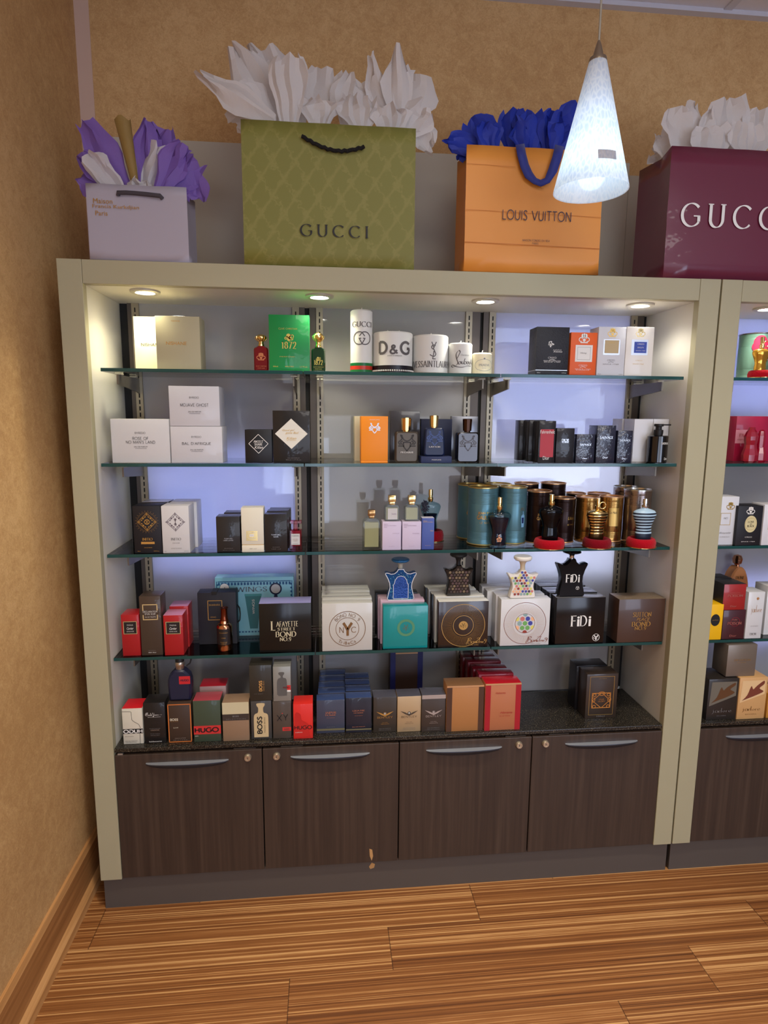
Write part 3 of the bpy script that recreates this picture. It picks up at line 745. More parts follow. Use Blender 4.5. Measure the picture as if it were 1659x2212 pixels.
t, W, H, d, fr = bag('paper_bag', 'small white shopping bag with lilac and white tissue at the left end', ((195,562), (409,566), 401), .003, .09, m_lav, m_lav, None,
    [('t', 'Maison', .165, .77, None, .065, 'sans', m_goldi), ('t', 'Francis Kurkdjian', .29, .695, .46, .062, 'sans', m_goldi), ('t', 'Paris', .145, .61, None, .062, 'sans', m_goldi)])
bm = new(); tube(bm, [(-.038, -d-.001, H-.022), (-.037, -d-.005, H-.018), (-.02, -d-.006, H-.0175), (.0, -d-.006, H-.018), (.02, -d-.006, H-.019), (.05, -d-.006, H-.021), (.053, -d-.001, H-.025)], .0045, 8)
obj('handle', bm, mat('grey_cord', (70,64,70), .9), t, smooth=True)

def damask():
    ma, nt, b, tc = nodes('damask_olive'); L = nt.links.new
    nz = N(nt, 'ShaderNodeTexNoise', Scale=90.0, Detail=2.0); L(tc.outputs['Object'], nz.inputs['Vector'])
    sep = N(nt, 'ShaderNodeSeparateXYZ'); L(tc.outputs['Object'], sep.inputs[0])
    dn = math_n(nt, 'MULTIPLY', math_n(nt, 'SUBTRACT', nz.outputs['Fac'], .5), .030)
    x = math_n(nt, 'ADD', sep.outputs[0], dn); z = math_n(nt, 'ADD', sep.outputs[2], dn)
    cx = math_n(nt, 'COSINE', math_n(nt, 'MULTIPLY', x, 2*PI/.050)); cz = math_n(nt, 'COSINE', math_n(nt, 'MULTIPLY', z, 2*PI/.072))
    f = math_n(nt, 'ABSOLUTE', math_n(nt, 'ADD', cx, cz))
    n2 = N(nt, 'ShaderNodeTexNoise', Scale=150.0, Detail=3.0, Distortion=2.0); L(tc.outputs['Object'], n2.inputs['Vector'])
    inner = math_n(nt, 'MULTIPLY', math_n(nt, 'GREATER_THAN', n2.outputs['Fac'], .52), math_n(nt, 'GREATER_THAN', math_n(nt, 'ADD', cx, cz), .7))
    mr = N(nt, 'ShaderNodeMapRange'); mr.inputs[1].default_value = .30; mr.inputs[2].default_value = .85; mr.inputs[3].default_value = 1.0; mr.inputs[4].default_value = 0.0
    L(math_n(nt, 'ADD', f, math_n(nt, 'MULTIPLY', math_n(nt, 'SUBTRACT', n2.outputs['Fac'], .2), .9)), mr.inputs[0]); line = mr.outputs[0]
    mk = math_n(nt, 'MAXIMUM', line, math_n(nt, 'MULTIPLY', inner, -1.0))
    mx = ramp(nt, [(0.0, (114,112,50)), (.5, (123,121,54)), (1, (135,131,66))])
    L(math_n(nt, 'MULTIPLY_ADD', mk, .5, .5), mx.inputs[0]); L(mx.outputs[0], b.inputs['Base Color']); b.inputs['Roughness'].default_value = .6
    return ma
t, W, H, d, fr = bag('paper_bag', 'large olive green damask shopping bag with white tissue and black rope handle', ((528,572), (894,583), 268), .004, .12, damask(), m_lav, None,
    [('t', 'GUCCI', .525, .255, .40, .088, 'serifw', m_black)])
bm = new(); pts = []
for k in range(23):
    s = k/22; x = (s-.36)*.135-.004*0; pts.append((-.052+.135*s*1.0-.008, -d-.006-.002*math.sin(PI*s), H-.030-.020*math.sin(PI*s*.95)-.012*s+.0015*math.sin(k*2.6)))
tube(bm, pts, .0042, 8); obj('handle', bm, mat('black_rope', (20,18,20), .9, bump=.8, bscale=300), t, smooth=True)

m_or = mat('orange_card_bag', (226,148,62), .42, bump=.0)
t, W, H, d, fr = bag('paper_bag', 'orange shopping bag with blue tissue and a blue ribbon handle', ((1002,585), (1292,592), 318), .0, .105, m_or, m_or, None,
    [('t', 'LOUIS VUITTON', .52, .462, .505, .083, 'caps', mat('navy_ink', (44,40,66), .5)), ('t', 'MAISON FONDEE EN 1854', .52, .262, .20, .018, 'caps', mat('navy_ink')), ('t', 'PARIS', .515, .238, .045, .018, 'caps', mat('navy_ink')),
     ('ln', [[(.0, .232), (1, .215)]], .0016, mat('orange_fold', (196,116,44), .6), 'crease'), ('ln', [[(.0, .49), (1, .47)]], .0010, mat('orange_fold'), 'crease'), ('ln', [[(.0, .85), (.35, .84)]], .0008, mat('orange_fold'), 'crease')], taper=.004)
bm = new(); pa = [(1123,312), (1127,335), (1133,358), (1142,378), (1155,391), (1168,396), (1182,390), (1194,368), (1203,340), (1209,315)]
cen = t.location
pts = [at(u, v, cen.y-d-.004-.003*math.sin(PI*i/9))-cen for i, (u, v) in enumerate(pa)]
rows = []
for i, p in enumerate(pts):
    tt = (pts[min(i+1, 9)]-pts[max(i-1, 0)]).normalized(); n_ = Vector((tt.z, 0, -tt.x))
    w = .0105 if i not in (4, 5, 6) else .0075
    rows.append((bm.verts.new(p-n_*w), bm.verts.new(p+n_*w+Vector((0, -.002, 0)))))
for a, b in zip(rows, rows[1:]): bm.faces.new((a[0], a[1], b[1], b[0]))
o = obj('handle', bm, mat('blue_ribbon', (38,52,140), .6, sheen=.3), t, smooth=True); o.modifiers.new('ribbon', 'SOLIDIFY').thickness = .001

m_bur = mat('burgundy_card_bag', (104,34,58), .3, coat=.3, bump=.6, bscale=14)
t, W, H, d, fr = bag('paper_bag', 'glossy burgundy shopping bag with white letters, cut off by the right edge', ((1432,602), (1745,611), 321), .012, .155, m_bur, m_bur, None,
    [('t', 'GUCCI', .455, .49, .74, .185, 'serifw', m_white)], taper=.004)

# ------------------------------------------------------------------ tissue paper in the bags
def tissue(label, group, b_uv, t_uv, wpx, m, y=.05, ty=None, tip=.5, pleats=2.0, amp=.007, seed=0, nv=7, nu=9, wide=.6, curl=0.0, jag=.012):
    B = at(*b_uv, y); ty = y if ty is None else ty; T = at(*t_uv, ty)
    axis = T-B; L = axis.length; side = Vector((axis.z, 0, -axis.x)).normalized(); w = wpx*.00105
    rnd = random.Random(seed); ph = rnd.random()*6.28; top = [rnd.uniform(-1, .6) for _ in range(nu)]
    for i in range(1, nu-1): top[i] = .5*top[i]+.25*(top[i-1]+top[i+1])
    bm = new(); rows = []
    for j in range(nv+1):
        v = j/nv; sm = max(0, (v-wide)/(1-wide)); width = w*(.45+.55*min(1, v/ .5))*(1-tip*sm**1.3)
        c = B+axis*v; row = []
        for i in range(nu):
            u = i/(nu-1)-.5; q = Vector((u*3.2+seed*3.1, v*2.6+seed, seed*.7))
            off = amp*(.35+v)*math.sin(u*pleats*2*PI+ph+1.5*v)
            nn = noise.noise_vector(q)*.010*(.3+v) + noise.noise_vector(q*2.9)*.0042*v; nn.y *= .6
            p = c+side*(u*width*(1+.08*math.sin(9*v+ph)))+Vector((0, off, 0))+nn
            p += axis.normalized()*(jag*sm*sm*top[i]*1.4) - axis.normalized()*(.10*L*abs(u)*tip*sm)
            p += Vector((0, -curl*L*v*v, -abs(curl)*.25*L*max(0, v-.6)))
            row.append(bm.verts.new(p-B))
        rows.append(row)
    # the sheet goes on down into the bag
    low = [bm.verts.new(Vector((0, 0, -.05))+(v_.co*.6)) for v_ in rows[0]]
    for k in range(nu-1): bm.faces.new((low[k], low[k+1], rows[0][k+1], rows[0][k]))
    for r0, r1 in zip(rows, rows[1:]):
        for k in range(nu-1):
            if (k+len(rows)) % 2: bm.faces.new((r0[k], r0[k+1], r1[k+1], r1[k]))
            else:
                bm.faces.new((r0[k], r0[k+1], r1[k+1])); bm.faces.new((r0[k], r1[k+1], r1[k]))
    o = obj('tissue_paper', bm, m, None, B, angle=22)
    return tag(o, label, 'tissue paper', group)
m_tw = paper('white_tissue', (232,228,226), .4); m_tl = paper('lilac_tissue', (144,112,200), .4); m_tb = paper('blue_tissue', (44,66,184), .3)
for i, (b, tt, w, y, tip, pl, cu, lab) in enumerate((
   ((606,262), (498,92), 95, .074, .75, 2.0, 0, 'tall spiky white tissue sheet at the left of the green bag'),
   ((620,260), (540,98), 80, .111, .8, 2.0, 0, 'white tissue spike second from the left, behind the tallest left one'),
   ((625,262), (572,98), 85, .092, .25, 1.6, 0, 'flat topped white tissue sheet left of the middle of the green bag'),
   ((625,262), (618,118), 80, .020, .2, 2.5, 0, 'white tissue sheet leaning upright left of the rope handle'),
   ((590,258), (428,158), 62, .014, .7, 1.2, 0, 'white tissue point reaching out far left of the green bag'),
   ((560,236), (500,268), 62, .080, .3, 1.0, 0, 'pale white tissue lobe drooping at the left of the green bag'),
   ((585,266), (512,178), 76, .049, .2, 1.6, .12, 'bright white tissue sheet curling forward at the left front of the green bag'),
   ((652,264), (648,122), 34, .060, .7, 1.0, 0, 'narrow white tissue spike above the left end of the rope handle'),
   ((690,266), (706,142), 92, .085, .3, 1.5, 0, 'broad white tissue sheet above the rope handle'),
   ((755,270), (768,158), 100, .070, .35, 2.5, 0, 'broad crumpled white tissue sheet right of the rope handle'),
   ((828,276), (804,112), 50, .060, .75, 1.2, 0, 'thin curling white tissue spike right of the middle'),
   ((862,280), (857,96), 66, .048, .8, 1.4, 0, 'tallest white tissue spike at the right of the green bag'),
   ((868,282), (908,152), 100, .086, .3, 1.5, 0, 'wide square white tissue sheet at the right of the green bag'),
   ((880,286), (922,230), 80, .045, .5, 2.2, .08, 'white tissue sheet bending over the right rim of the green bag'),
   ((892,262), (938,322), 60, .055, .4, 1.6, 0, 'white tissue lobe hanging down beside the right edge of the green bag'),
   ((690,272), (690,205), 88, .030, .25, 3.5, .05, 'short crumpled white tissue behind the left half of the rope handle'),
   ((780,280), (774,205), 92, .028, .3, 4.0, .05, 'short crumpled white tissue behind the right half of the rope handle'),
   ((848,286), (842,225), 88, .026, .35, 3.5, .06, 'short crumpled white tissue at the right front of the green bag'))):
    tissue(lab, 'white tissue sheets in the green bag', b, tt, w, m_tw, y, None, tip, pl, .007, i+1, curl=cu)
for i, (b, tt, w, y, tip, pl, cu, mm, lab) in enumerate((
   ((275,412), (182,262), 62, .045, .3, 1.2, 0, m_tl, 'lilac tissue sheet leaning left, tallest on the left of the small white bag'),
   ((262,412), (170,330), 46, .035, .5, 1.5, 0, m_tl, 'lilac tissue sheet low on the left of the small white bag'),
   ((225,400), (165,385), 62, .050, .3, 1.0, 0, m_tl, 'lilac tissue flap hanging over the left side of the small white bag'),
   ((262,416), (192,338), 52, .022, .25, 1.6, .10, m_tw, 'white tissue sheet folding forward at the left of the small white bag'),
   ((318,412), (318,250), 54, .054, .6, 1.5, 0, m_tl, 'tall lilac tissue point in the middle of the small white bag'),
   ((322,412), (356,268), 66, .078, .3, 1.2, 0, m_tl, 'lilac tissue sheet behind the white one, right of middle in the small bag'),
   ((318,416), (352,312), 58, .050, .3, 1.6, .05, m_tw, 'upright white tissue sheet right of middle in the small white bag'),
   ((345,414), (396,305), 62, .022, .55, 1.8, 0, m_tl, 'lilac tissue sheet with a sharp point at the right of the small white bag'),
   ((360,412), (428,340), 74, .040, .3, 1.4, 0, m_tl, 'dark lilac tissue sheet at the far right of the small white bag'),
   ((412,372), (432,440), 60, .045, .35, 1.2, 0, m_tl, 'lilac tissue flap hanging down right of the small white bag'),
   ((300,418), (300,384), 50, .018, .2, 3.0, 0, m_tw, 'small white tissue crumple in the middle front of the small white bag'))):
    tissue(lab, 'lilac and white tissue sheets', b, tt, w, mm, y, None, tip, pl, .006, i+40, curl=cu, jag=.008)
for i, (b, tt, w, y, tip, pl, lab) in enumerate((
   ((1035,318), (958,302), 56, .050, .8, 1.2, 'blue tissue point reaching left of the orange bag'),
   ((1060,322), (1030,252), 80, .075, .1, 1.5, 'flat backed blue tissue sheet at the left of the orange bag'),
   ((1030,318), (990,340), 34, .06, .5, 1.2, 'small blue tissue tip under the left rim of the orange bag'),
   ((1060,325), (1050,256), 70, .030, .4, 2.0, 'folded blue tissue sheet at the left front of the orange bag'),
   ((1110,325), (1112,232), 84, .064, .3, 3.0, 'pleated blue tissue sheet left of the ribbon handle'),
   ((1130,328), (1118,255), 50, .020, .6, 1.5, 'blue tissue diamond fold beside the left end of the ribbon handle'),
   ((1150,326), (1152,236), 80, .050, .15, 4.5, 'finely pleated blue tissue fan inside the ribbon handle'),
   ((1190,328), (1206,236), 80, .045, .4, 3.0, 'blue tissue sheet right of the ribbon handle'),
   ((1210,328), (1250,222), 80, .065, .6, 1.6, 'blue tissue sheet rising behind the pendant lamp'),
   ((1205,330), (1225,262), 80, .025, .3, 2.5, 'blue tissue fold at the right front of the orange bag, behind the lamp'))):
    tissue(lab, 'blue tissue sheets', b, tt, w, m_tb, y, None, tip, pl, .006, i+70, jag=.008)
for i, (b, tt, w, y, tip, pl, lab) in enumerate((
   ((1475,330), (1462,232), 82, .055, .15, 1.2, 'square white tissue sheet at the left of the burgundy bag'),
   ((1510,330), (1500,216), 60, .075, .6, 1.4, 'white tissue sheet second from the left in the burgundy bag'),
   ((1512,330), (1535,228), 40, .040, .75, 1.0, 'folded white tissue spike in the burgundy bag'),
   ((1575,332), (1575,208), 96, .060, .25, 1.3, 'tallest white tissue sheet in the burgundy bag'),
   ((1540,332), (1535,270), 110, .030, .3, 3.0, 'low crumpled white tissue along the front rim of the burgundy bag'),
   ((1630,334), (1640,232), 90, .060, .3, 2.2, 'white tissue sheet at the right edge of the photo'),
   ((1610,334), (1612,265), 90, .030, .3, 4.0, 'pleated white tissue at the right front of the burgundy bag'),
   ((1450,345), (1425,285), 62, .085, .4, 1.2, 'white tissue sheet at the left back corner of the burgundy bag'),
   ((1425,350), (1404,330), 46, .12, .5, 1.0, 'white tissue corner dipping over the side of the burgundy bag'))):
    tissue(lab, 'white tissue sheets in the burgundy bag', b, tt, w, m_tw, y, None, tip, pl, .006, i+100, jag=.006)
# the stiff kraft tube among the lilac tissue
B = at(292, 398, .03); T = at(264, 258, .045)
bm = new(); ax = (T-B); rows = []
for j in range(7):
    r = .017*(.45+.55*j/6)
    rows.append([bm.verts.new(ax*(j/6)+Vector((r*math.cos(a), r*math.sin(a)*.8, .004*math.sin(3*a)*j/6))) for a in [PI*(.75+1.6*k/12) for k in range(13)]])
for a, b in zip(rows, rows[1:]):
    for k in range(12): bm.faces.new((a[k], a[k+1], b[k+1], b[k]))
o = obj('paper_roll', bm, paper('kraft_gold', (150,122,66), .15), None, B, angle=35); tag(o, 'olive gold rolled paper standing among the lilac tissue', 'paper roll')
# ------------------------------------------------------------------ goods: cartons
RC = {}
def carton(name, label, zs, u0, u1, vtop, y, depth, m, marks=(), group=None, top=None, cat='perfume box', dx=0.0, vb=None, lid=None, side=None, bev=.0008, extra=None, seam=None):
    """a carton standing on height zs; its front face spans the photo columns u0..u1 on plane y"""
    vb = vb or 0
    def base(u):
        lo = at(u, 0, y); # intersect column u with the base height on plane y
        v = 1000.0
        for _ in range(6):
            p = at(u, v, y); v += (p.z-zs)*FPX/1.45
        return at(u, v, y), v
    a, va = base(u0); b, vb_ = base(u1)
    x0, x1 = a.x+.0004+dx, b.x-.0004+dx
    W = x1-x0; um = (u0+u1)/2
    H = at(um, vtop, y).z-zs-.0004
    plain = not marks and lid is None
    r = None if plain else thing(name, label, cat, ((x0+x1)/2, y+depth/2, zs+.0003), 0, group)
    mats = [m] + ([top] if top else []) + ([side] if side else [])
    bm = new()
    if lid is None:
        fs = bx(bm, -W/2, W/2, -depth/2, depth/2, 0, H, bev)
    else:
        bx(bm, -W/2, W/2, -depth/2, depth/2, 0, H*lid-.0007, bev); 
    bm.normal_update()
    if top:
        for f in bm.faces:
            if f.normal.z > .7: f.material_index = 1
    if side:
        for f in bm.faces:
            if abs(f.normal.x) > .7: f.material_index = len(mats)-1
    if plain: r = tag(obj(name, bm, mats, None, ((x0+x1)/2, y+depth/2, zs+.0003), angle=40), label, cat, group)
    else: obj('carton', bm, mats, r, angle=40)
    if lid is not None:
        bm = new(); bx(bm, -W/2, W/2, -depth/2, depth/2, H*lid+.0007, H, bev)
        bx(bm, -W/2+.001, W/2-.001, -depth/2+.001, depth/2-.001, H*lid-.002, H*lid+.002, 0, 1); obj('lid', bm, [m, seam or m_goldi], r, angle=40)
    if marks: apply_marks(r, marks, W, H, -depth/2)
    RC[r.name] = (W, H, depth, (x0+x1)/2, y, zs+H+.0003)
    return r, W, H, zs+H+.0007
def row_behind(label, group, front, n, step, m, dz=0.0, dxs=None, dys=0.003, top=None, ks=1.0, ms=None, labels=None, depth=None):
    """more cartons of the same kind queued behind a front one, each a thing of its own"""
    W, H, D, cx, y, zt = RC[front.name]; zs = front.location.z; out = []
    D2 = depth or D
    for k in range(1, n+1):
        mm = ms[k-1] if ms else m
        hh = H+(dz if k % 2 else dz*.4)
        bm = new(); bx(bm, -W*ks/2, W*ks/2, -D2/2, D2/2, 0, hh, .0008); 
        bm.normal_update()
        if top:
            for f in bm.faces:
                if f.normal.z > .7: f.material_index = 1
        r = tag(obj(front.name.split('.')[0], bm, [mm]+([top] if top else []), None, (cx+(dxs[k-1] if dxs else 0), y+D+dys+(k-1)*(D2+dys)+D2/2, zs), angle=40), labels[k-1] if labels else label, 'perfume box', group)
        out.append(r)
    return out
S1, S2, S3, S4 = SH[1], SH[2], SH[3], SH[4]
PB = 'perfume_box'
gi, gk, wi, sv = m_goldi, m_grey_ink, m_white, m_silver

# ---- top shelf
carton(PB, 'pale cream perfume box half hidden behind the sage green one, top left', S1, 293, 372, 684, .125, .05, mat('cream_carton', (238,228,190), .5),
       [('t', 'NISHANE', .46, .49, .55, .055, 'sans', m_black)])
carton(PB, 'large sage beige perfume box on the top shelf, far left', S1, 339.5, 435, 683, .060, .062, mat('sage_carton', (176,168,136), .5),
       [('t', 'NISHANE', .46, .495, .46, .062, 'sans', m_gold), ('t', 'NISHANE', .46, .91, .19, .025, 'sans', m_gold)])
m_gwrap = wrapm('green_wrap', (22,140,70), .35)
m_g2 = mat('gold_print', (214,190,96), .4, m=.3)
def crest(cx, cz, s, m, W, H):          # plumed oval with scrolls
    V, F = [], []
    def add(q):
        b = len(V); V.extend(q[0]); F.extend(tuple(i+b for i in f) for f in q[1])
    for a in (-.5, 0, .5): add(disc2d(cx+math.sin(a)*s*.5, cz+math.cos(a)*s*.45, s*.17, 12, s*.3))
    add(ring2d(cx-.45*s, cz-.05*s, s*.24, s*.1, 16, 20, 300)); add(ring2d(cx+.45*s, cz-.05*s, s*.24, s*.1, 16, -120, 160))
    add(disc2d(cx, cz-.12*s, s*.2, 14)); add(rect2d(cx-.5*s, cz-.5*s, cx+.5*s, cz-.36*s))
    return V, F
def griffin(cx, cz, s):
    V, F = [], []
    def add(q):
        b = len(V); V.extend(q[0]); F.extend(tuple(i+b for i in f) for f in q[1])
    for x, z, r in ((-.1, .25, .26), (-.3, .05, .16), (.1, .0, .2), (-.05, -.18, .22), (.22, .3, .10)): add(disc2d(cx+x*s, cz+z*s, r*s, 14))
    add(ring2d(cx+.34*s, cz+.18*s, .2*s, .08*s, 18, -100, 200)); add(ring2d(cx+.3*s, cz-.1*s, .16*s, .08*s, 18, -200, 60)); add(ring2d(cx-.42*s, cz-.05*s, .14*s, .07*s, 16, 40, 320))
    return V, F
r, W, H, zt = carton(PB, 'bright green wrapped perfume box with gold number between two bottles', S1, 582, 669.5, 680, .062, .05, m_gwrap,
       [('t', '1872', .49, .465, .36, .125, 'serif', m_g2), ('t', 'CLIVE CHRISTIAN', .47, .755, .46, .033, 'caps', m_g2), ('geo', *griffin(0, .565*.137, .019), m_g2, 'emblem'),
        ('t', 'PERFUME', .45, .26, .38, .018, 'caps', m_g2), ('t', '50ml', .15, .085, .12, .024, 'sans', m_g2), ('t', 'PERFUME SPRAY', .5, .085, .22, .02, 'sans', m_g2), ('t', '1.7 fl.oz', .85, .085, .18, .024, 'sans', m_g2)])
def crown_bottle(label, u0, u1, vsh, vtop, y, body, ink, num):
    a = at(u0, 800, y); b = at(u1, 800, y); W = b.x-a.x; cx = (a.x+b.x)/2
    hb = at((u0+u1)/2, vsh, y).z-S1; ht = at((u0+u1)/2, vtop, y).z-S1; w = W/2; d = W*.28
    t = thing('perfume_bottle', label, 'perfume bottle', (cx, y+d, S1+.0004))
    n = 6
    pts = [(-w*.9, 0), (w*.9, 0), (w, .004)] + [(w, hb*.82)] + [(w-w*.28*(1-math.cos(PI/2*i/n)), hb*.82+hb*.12*math.sin(PI/2*i/n)) for i in range(1, n+1)] + [(w*.42, hb)] + [(-w*.42, hb)] + [(-(w-w*.28*(1-math.cos(PI/2*i/n))), hb*.82+hb*.12*math.sin(PI/2*i/n)) for i in range(n, 0, -1)] + [(-w, hb*.82), (-w, .004)]
    bm = new(); extr(bm, pts, -d, d, .003); obj('bottle', bm, body, t, angle=35)
    bm = new(); c = ht-hb
    lathe(bm, [(w*.42, hb), (w*.45, hb+c*.12), (w*.36, hb+c*.16), (w*.36, hb+c*.36), (w*.5, hb+c*.42), (w*.78, hb+c*.6), (w*.8, hb+c*.74), (w*.6, hb+c*.88), (w*.25, hb+c*.93), (w*.16, hb+c*.96), (0.0004, ht)], 24)
    for k in range(8):
        a_ = 2*PI*k/8; tube(bm, [(w*.38*math.cos(a_), w*.38*math.sin(a_), hb+c*.38), (w*.8*math.cos(a_), w*.8*math.sin(a_), hb+c*.58), (w*.84*math.cos(a_), w*.84*math.sin(a_), hb+c*.72), (w*.3*math.cos(a_), w*.3*math.sin(a_), hb+c*.93)], w*.07, 6)
    obj('crown_cap', bm, m_gold, t, angle=50)
    mk = [('t', num, .5, .38, .62, .2, 'serif', ink), ('geo', *griffin(0, hb*.52, W*.3), ink, 'emblem')] if num else [('geo', *crest(0, hb*.55, W*.42, ink, W, hb), ink, 'emblem')]
    mk += [('t', 'CLIVE CHRISTIAN', .5, .2, .7, .04, 'caps', ink), ('t', 'PERFUME', .5, .12, .5, .035, 'caps', ink)]
    apply_marks(t, mk, W, hb, -d)
m_redg = mat('red_glass_bottle', (120,16,22), .08, coat=.6); m_greeng = mat('green_glass_bottle', (10,52,26), .06, coat=.8)
crown_bottle('small dark red perfume bottle with gold crown cap left of the green box', 549, 580, 747, 721, .075, m_redg, mat('red_gold_ink', (214,130,80), .4), '')
crown_bottle('small dark green perfume bottle with gold crown cap right of the green box', 673, 703, 750, 717, .072, m_greeng, m_g2, '1872')

# candles
def candle(label, u0, u1, vtop, y, marks, wicks=((0,0),), bands=(), m=None, eps=1.0):
    a = at(u0, 805, y); b = at(u1, 805, y); W = b.x-a.x; R = W/2; cx = (a.x+b.x)/2; H = at((u0+u1)/2, vtop, y).z-S1
    t = thing('pillar_candle', label, 'candle', (cx, y+.0, S1+.0004), 0, 'white candles on the top shelf')
    bm = new(); lathe(bm, [(R-.002, 0), (R, .002), (R, H-.003), (R-.003, H), (R*.8, H-.0015), (0.0005, H-.003)], 56)
    obj('wax', bm, m or m_wax, t, angle=40)
    wr = lambda x, z, y_: ((R+y_)*math.sin(x/R), -(R+y_)*math.cos(x/R), z)
    apply_marks(t, marks, W, H, 0, lambda x, z, y_: wr(x, z, -y_), .004)
    for (z0, z1, mm, ex) in bands:
        bm = new(); lathe(bm, [(R+.0002, z0), (R+ex, z0), (R+ex, z1), (R+.0002, z1)], 56, cap=False); obj('ribbon_band', bm, mm, t, angle=40)
    for wx, wy in wicks:
        bm = new(); tube(bm, [(wx*R, wy*R, H-.004), (wx*R+.0004, wy*R, H+.004), (wx*R+.0016, wy*R, H+.0075)], .0011, 6); obj('wick', bm, mat('wick', (240,236,225), .9), t)
    return t, R, H
m_wax = mat('white_wax', (216,216,210), .45); m_ink2 = mat('grey_print', (88,84,84), .6); m_ink3 = mat('pale_print', (150,152,150), .6)
def gg(cx, cz, s):
    V, F = [], []
    def add(q):
        b = len(V); V.extend(q[0]); F.extend(tuple(i+b for i in f) for f in q[1])
    for k in (-1, 1):
        add(ring2d(cx+k*.28*s, cz, .62*s, .1*s, 30, *((63, 297) if k < 0 else (117, -117))))
        add(lines2d([[(cx, cz+.55*s), (cx-k*.27*s, cz+.2*s)], [(cx, cz-.55*s), (cx-k*.3*s, cz-.02*s)], [(cx-k*.33*s, cz-.02*s), (cx-k*.09*s, cz-.02*s)]], .1*s))
    return V, F
m_rg = mat('green_satin', (20,110,56), .3); m_rr = mat('red_satin', (190,52,36), .3)
HG = at(780, 672, .085).z-S1
candle('tall slim white pillar candle with green and red ribbon at its foot', 757, 804, 672, .085,
       [('t', 'GUCCI', .5, .765, .98, .085, 'serif', m_ink2), ('geo', *gg(0, .545*HG, .0235), m_ink2, 'emblem')], ((0, 0),),
       ((.0005, .0065, m_rg, .0008), (.0066, .0155, m_rr, .0008), (.0156, .0225, m_rg, .0008)))
m_blkband = mat('black_satin', (22,20,28), .35); m_pearl = mat('pearl_cord', (240,238,230), .4)
t, R, H = candle('wide white candle with two big letters and a black and pearl trim band', 805, 890, 721, .090,
       [('t', 'D', .205, .60, .25, .335, 'bold', m_ink2), ('t', '&', .475, .555, .21, .24, 'bold', m_ink2), ('t', 'G', .775, .60, .31, .345, 'bold', m_ink2), ('t', 'DOLCE & GABBANA', .5, .405, .36, .03, 'sans', m_ink2)],
       ((-.28, 0), (0.0, .2), (.3, .0)), ((.0005, .0165, m_blkband, .0008),))
bm = new(); n = 60
for k in range(n):
    a0 = 2*PI*k/n; bmesh.ops.create_uvsphere(bm, u_segments=6, v_segments=5, radius=.0021, matrix=Matrix.Translation(((R+.0022)*math.cos(a0), (R+.0022)*math.sin(a0), .0045)))
obj('pearl_trim', bm, m_pearl, t, smooth=True)
ysl = [[(-.1,1),(.02,.66)],[(.16,1),(-.02,.55)], smooth_pts([(.12,.78),(.02,.82),(-.1,.74),(-.08,.62),(.03,.56),(.06,.46),(.0,.42)],5), smooth_pts([(.02,.58),(.1,.4),(.14,.28),(.06,.16),(-.08,.18),(-.2,.26)],5), [(.05,.5),(-.04,0)], [(-.04,0),(.14,.0)]]
V_, F_ = lines2d([[(x*.042, z*.040) for x, z in s] for s in ysl], .0021)
HY = at(928, 726, .092).z-S1
candle('white candle with a tall thin monogram over a long name, beside the wide candle', 891, 966, 727, .092,
       [('geo', [(x, z+.36*HY) for x, z in V_], F_, m_ink2, 'emblem'), ('t', 'YVESSAINTLAURENT', .5, .235, 1.5, .17, 'serif', m_ink2)])
candle('white candle with a flowing script signature, second smallest of the candles', 967.5, 1018, 743, .086,
       [('t', '', .52, .48, 1.0, .56, 'script:lou', m_ink2), ('t', 'Christian', .60, .60, .36, .06, 'sans', m_ink3)])
HP = at(1040, 764, .084).z-S1
candle('smallest cream white candle with a pale oval label, right end of the candles', 1019, 1061, 764, .084,
       [('t', 'PRADA', .5, .42, .52, .11, 'serif', m_ink3), ('ln', [arc(.5, .42, .48, .27, 0, 360, 40)], .0007, m_ink3), ('t', 'MILANO', .5, .28, .2, .04, 'sans', m_ink3), ('disc', .5, .72, .0022, m_ink3)], m=mat('cream_wax', (244,236,200), .4))

# crest boxes at the top right
def creed(cx, cz, w, ink, m2=None):
    return [('t', 'CREED', cx, cz, w, .036, 'caps', ink), ('ln', [smooth_pts([(cx-w*.35, cz-.05), (cx, cz-.032), (cx+w*.35, cz-.05)], 4)], .0009, ink)]
mb = mat('black_leather_box', (26,26,34), .5, bump=.3, bscale=260)
r, W, H, zt = carton(PB, 'black textured perfume box with a white horse rider emblem, top right shelf', S1, 1155.5, 1226, 706, .052, .055, mb,
   [('t', 'AVENTUS', .64, .52, .26, .030, 'caps', wi), ('t', 'Aventus', .66, .49, .28, .034, 'ital', wi), ('t', 'FROM FATHER TO SON', .5, .295, .52, .02, 'sans', wi), ('t', 'SINCE 1760', .5, .27, .5, .018, 'sans', wi), ('t', '100 ml', .1, .045, .1, .02, 'sans', wi), ('t', '3.3 fl.oz', .88, .045, .14, .02, 'sans', wi)] + creed(.5, .36, .26, wi), lid=.1, seam=m_silver)
rider = [[(-.5,.0),(-.3,.5),(.0,.55)],[(.0,.55),(.35,.3),(.8,.25)],[(-.1,.9),(-.05,.5),(.1,.1),(.05,-.5)],[(-.3,.5),(-.45,.75)],[(-.2,.3),(-.45,-.1)],[(.3,.3),(.35,-.15)],[(.05,.6),(.35,.85)],[(.8,.25),(1.0,.05)]]
V_, F_ = lines2d([[(x*.0085-.006, z*.010+.625*H) for x, z in s] for s in rider], .0032)
apply_marks(r, [('geo', V_, F_, wi, 'emblem')], W, H, -.0275)
mo = mat('orange_carton', (232,96,28), .45)
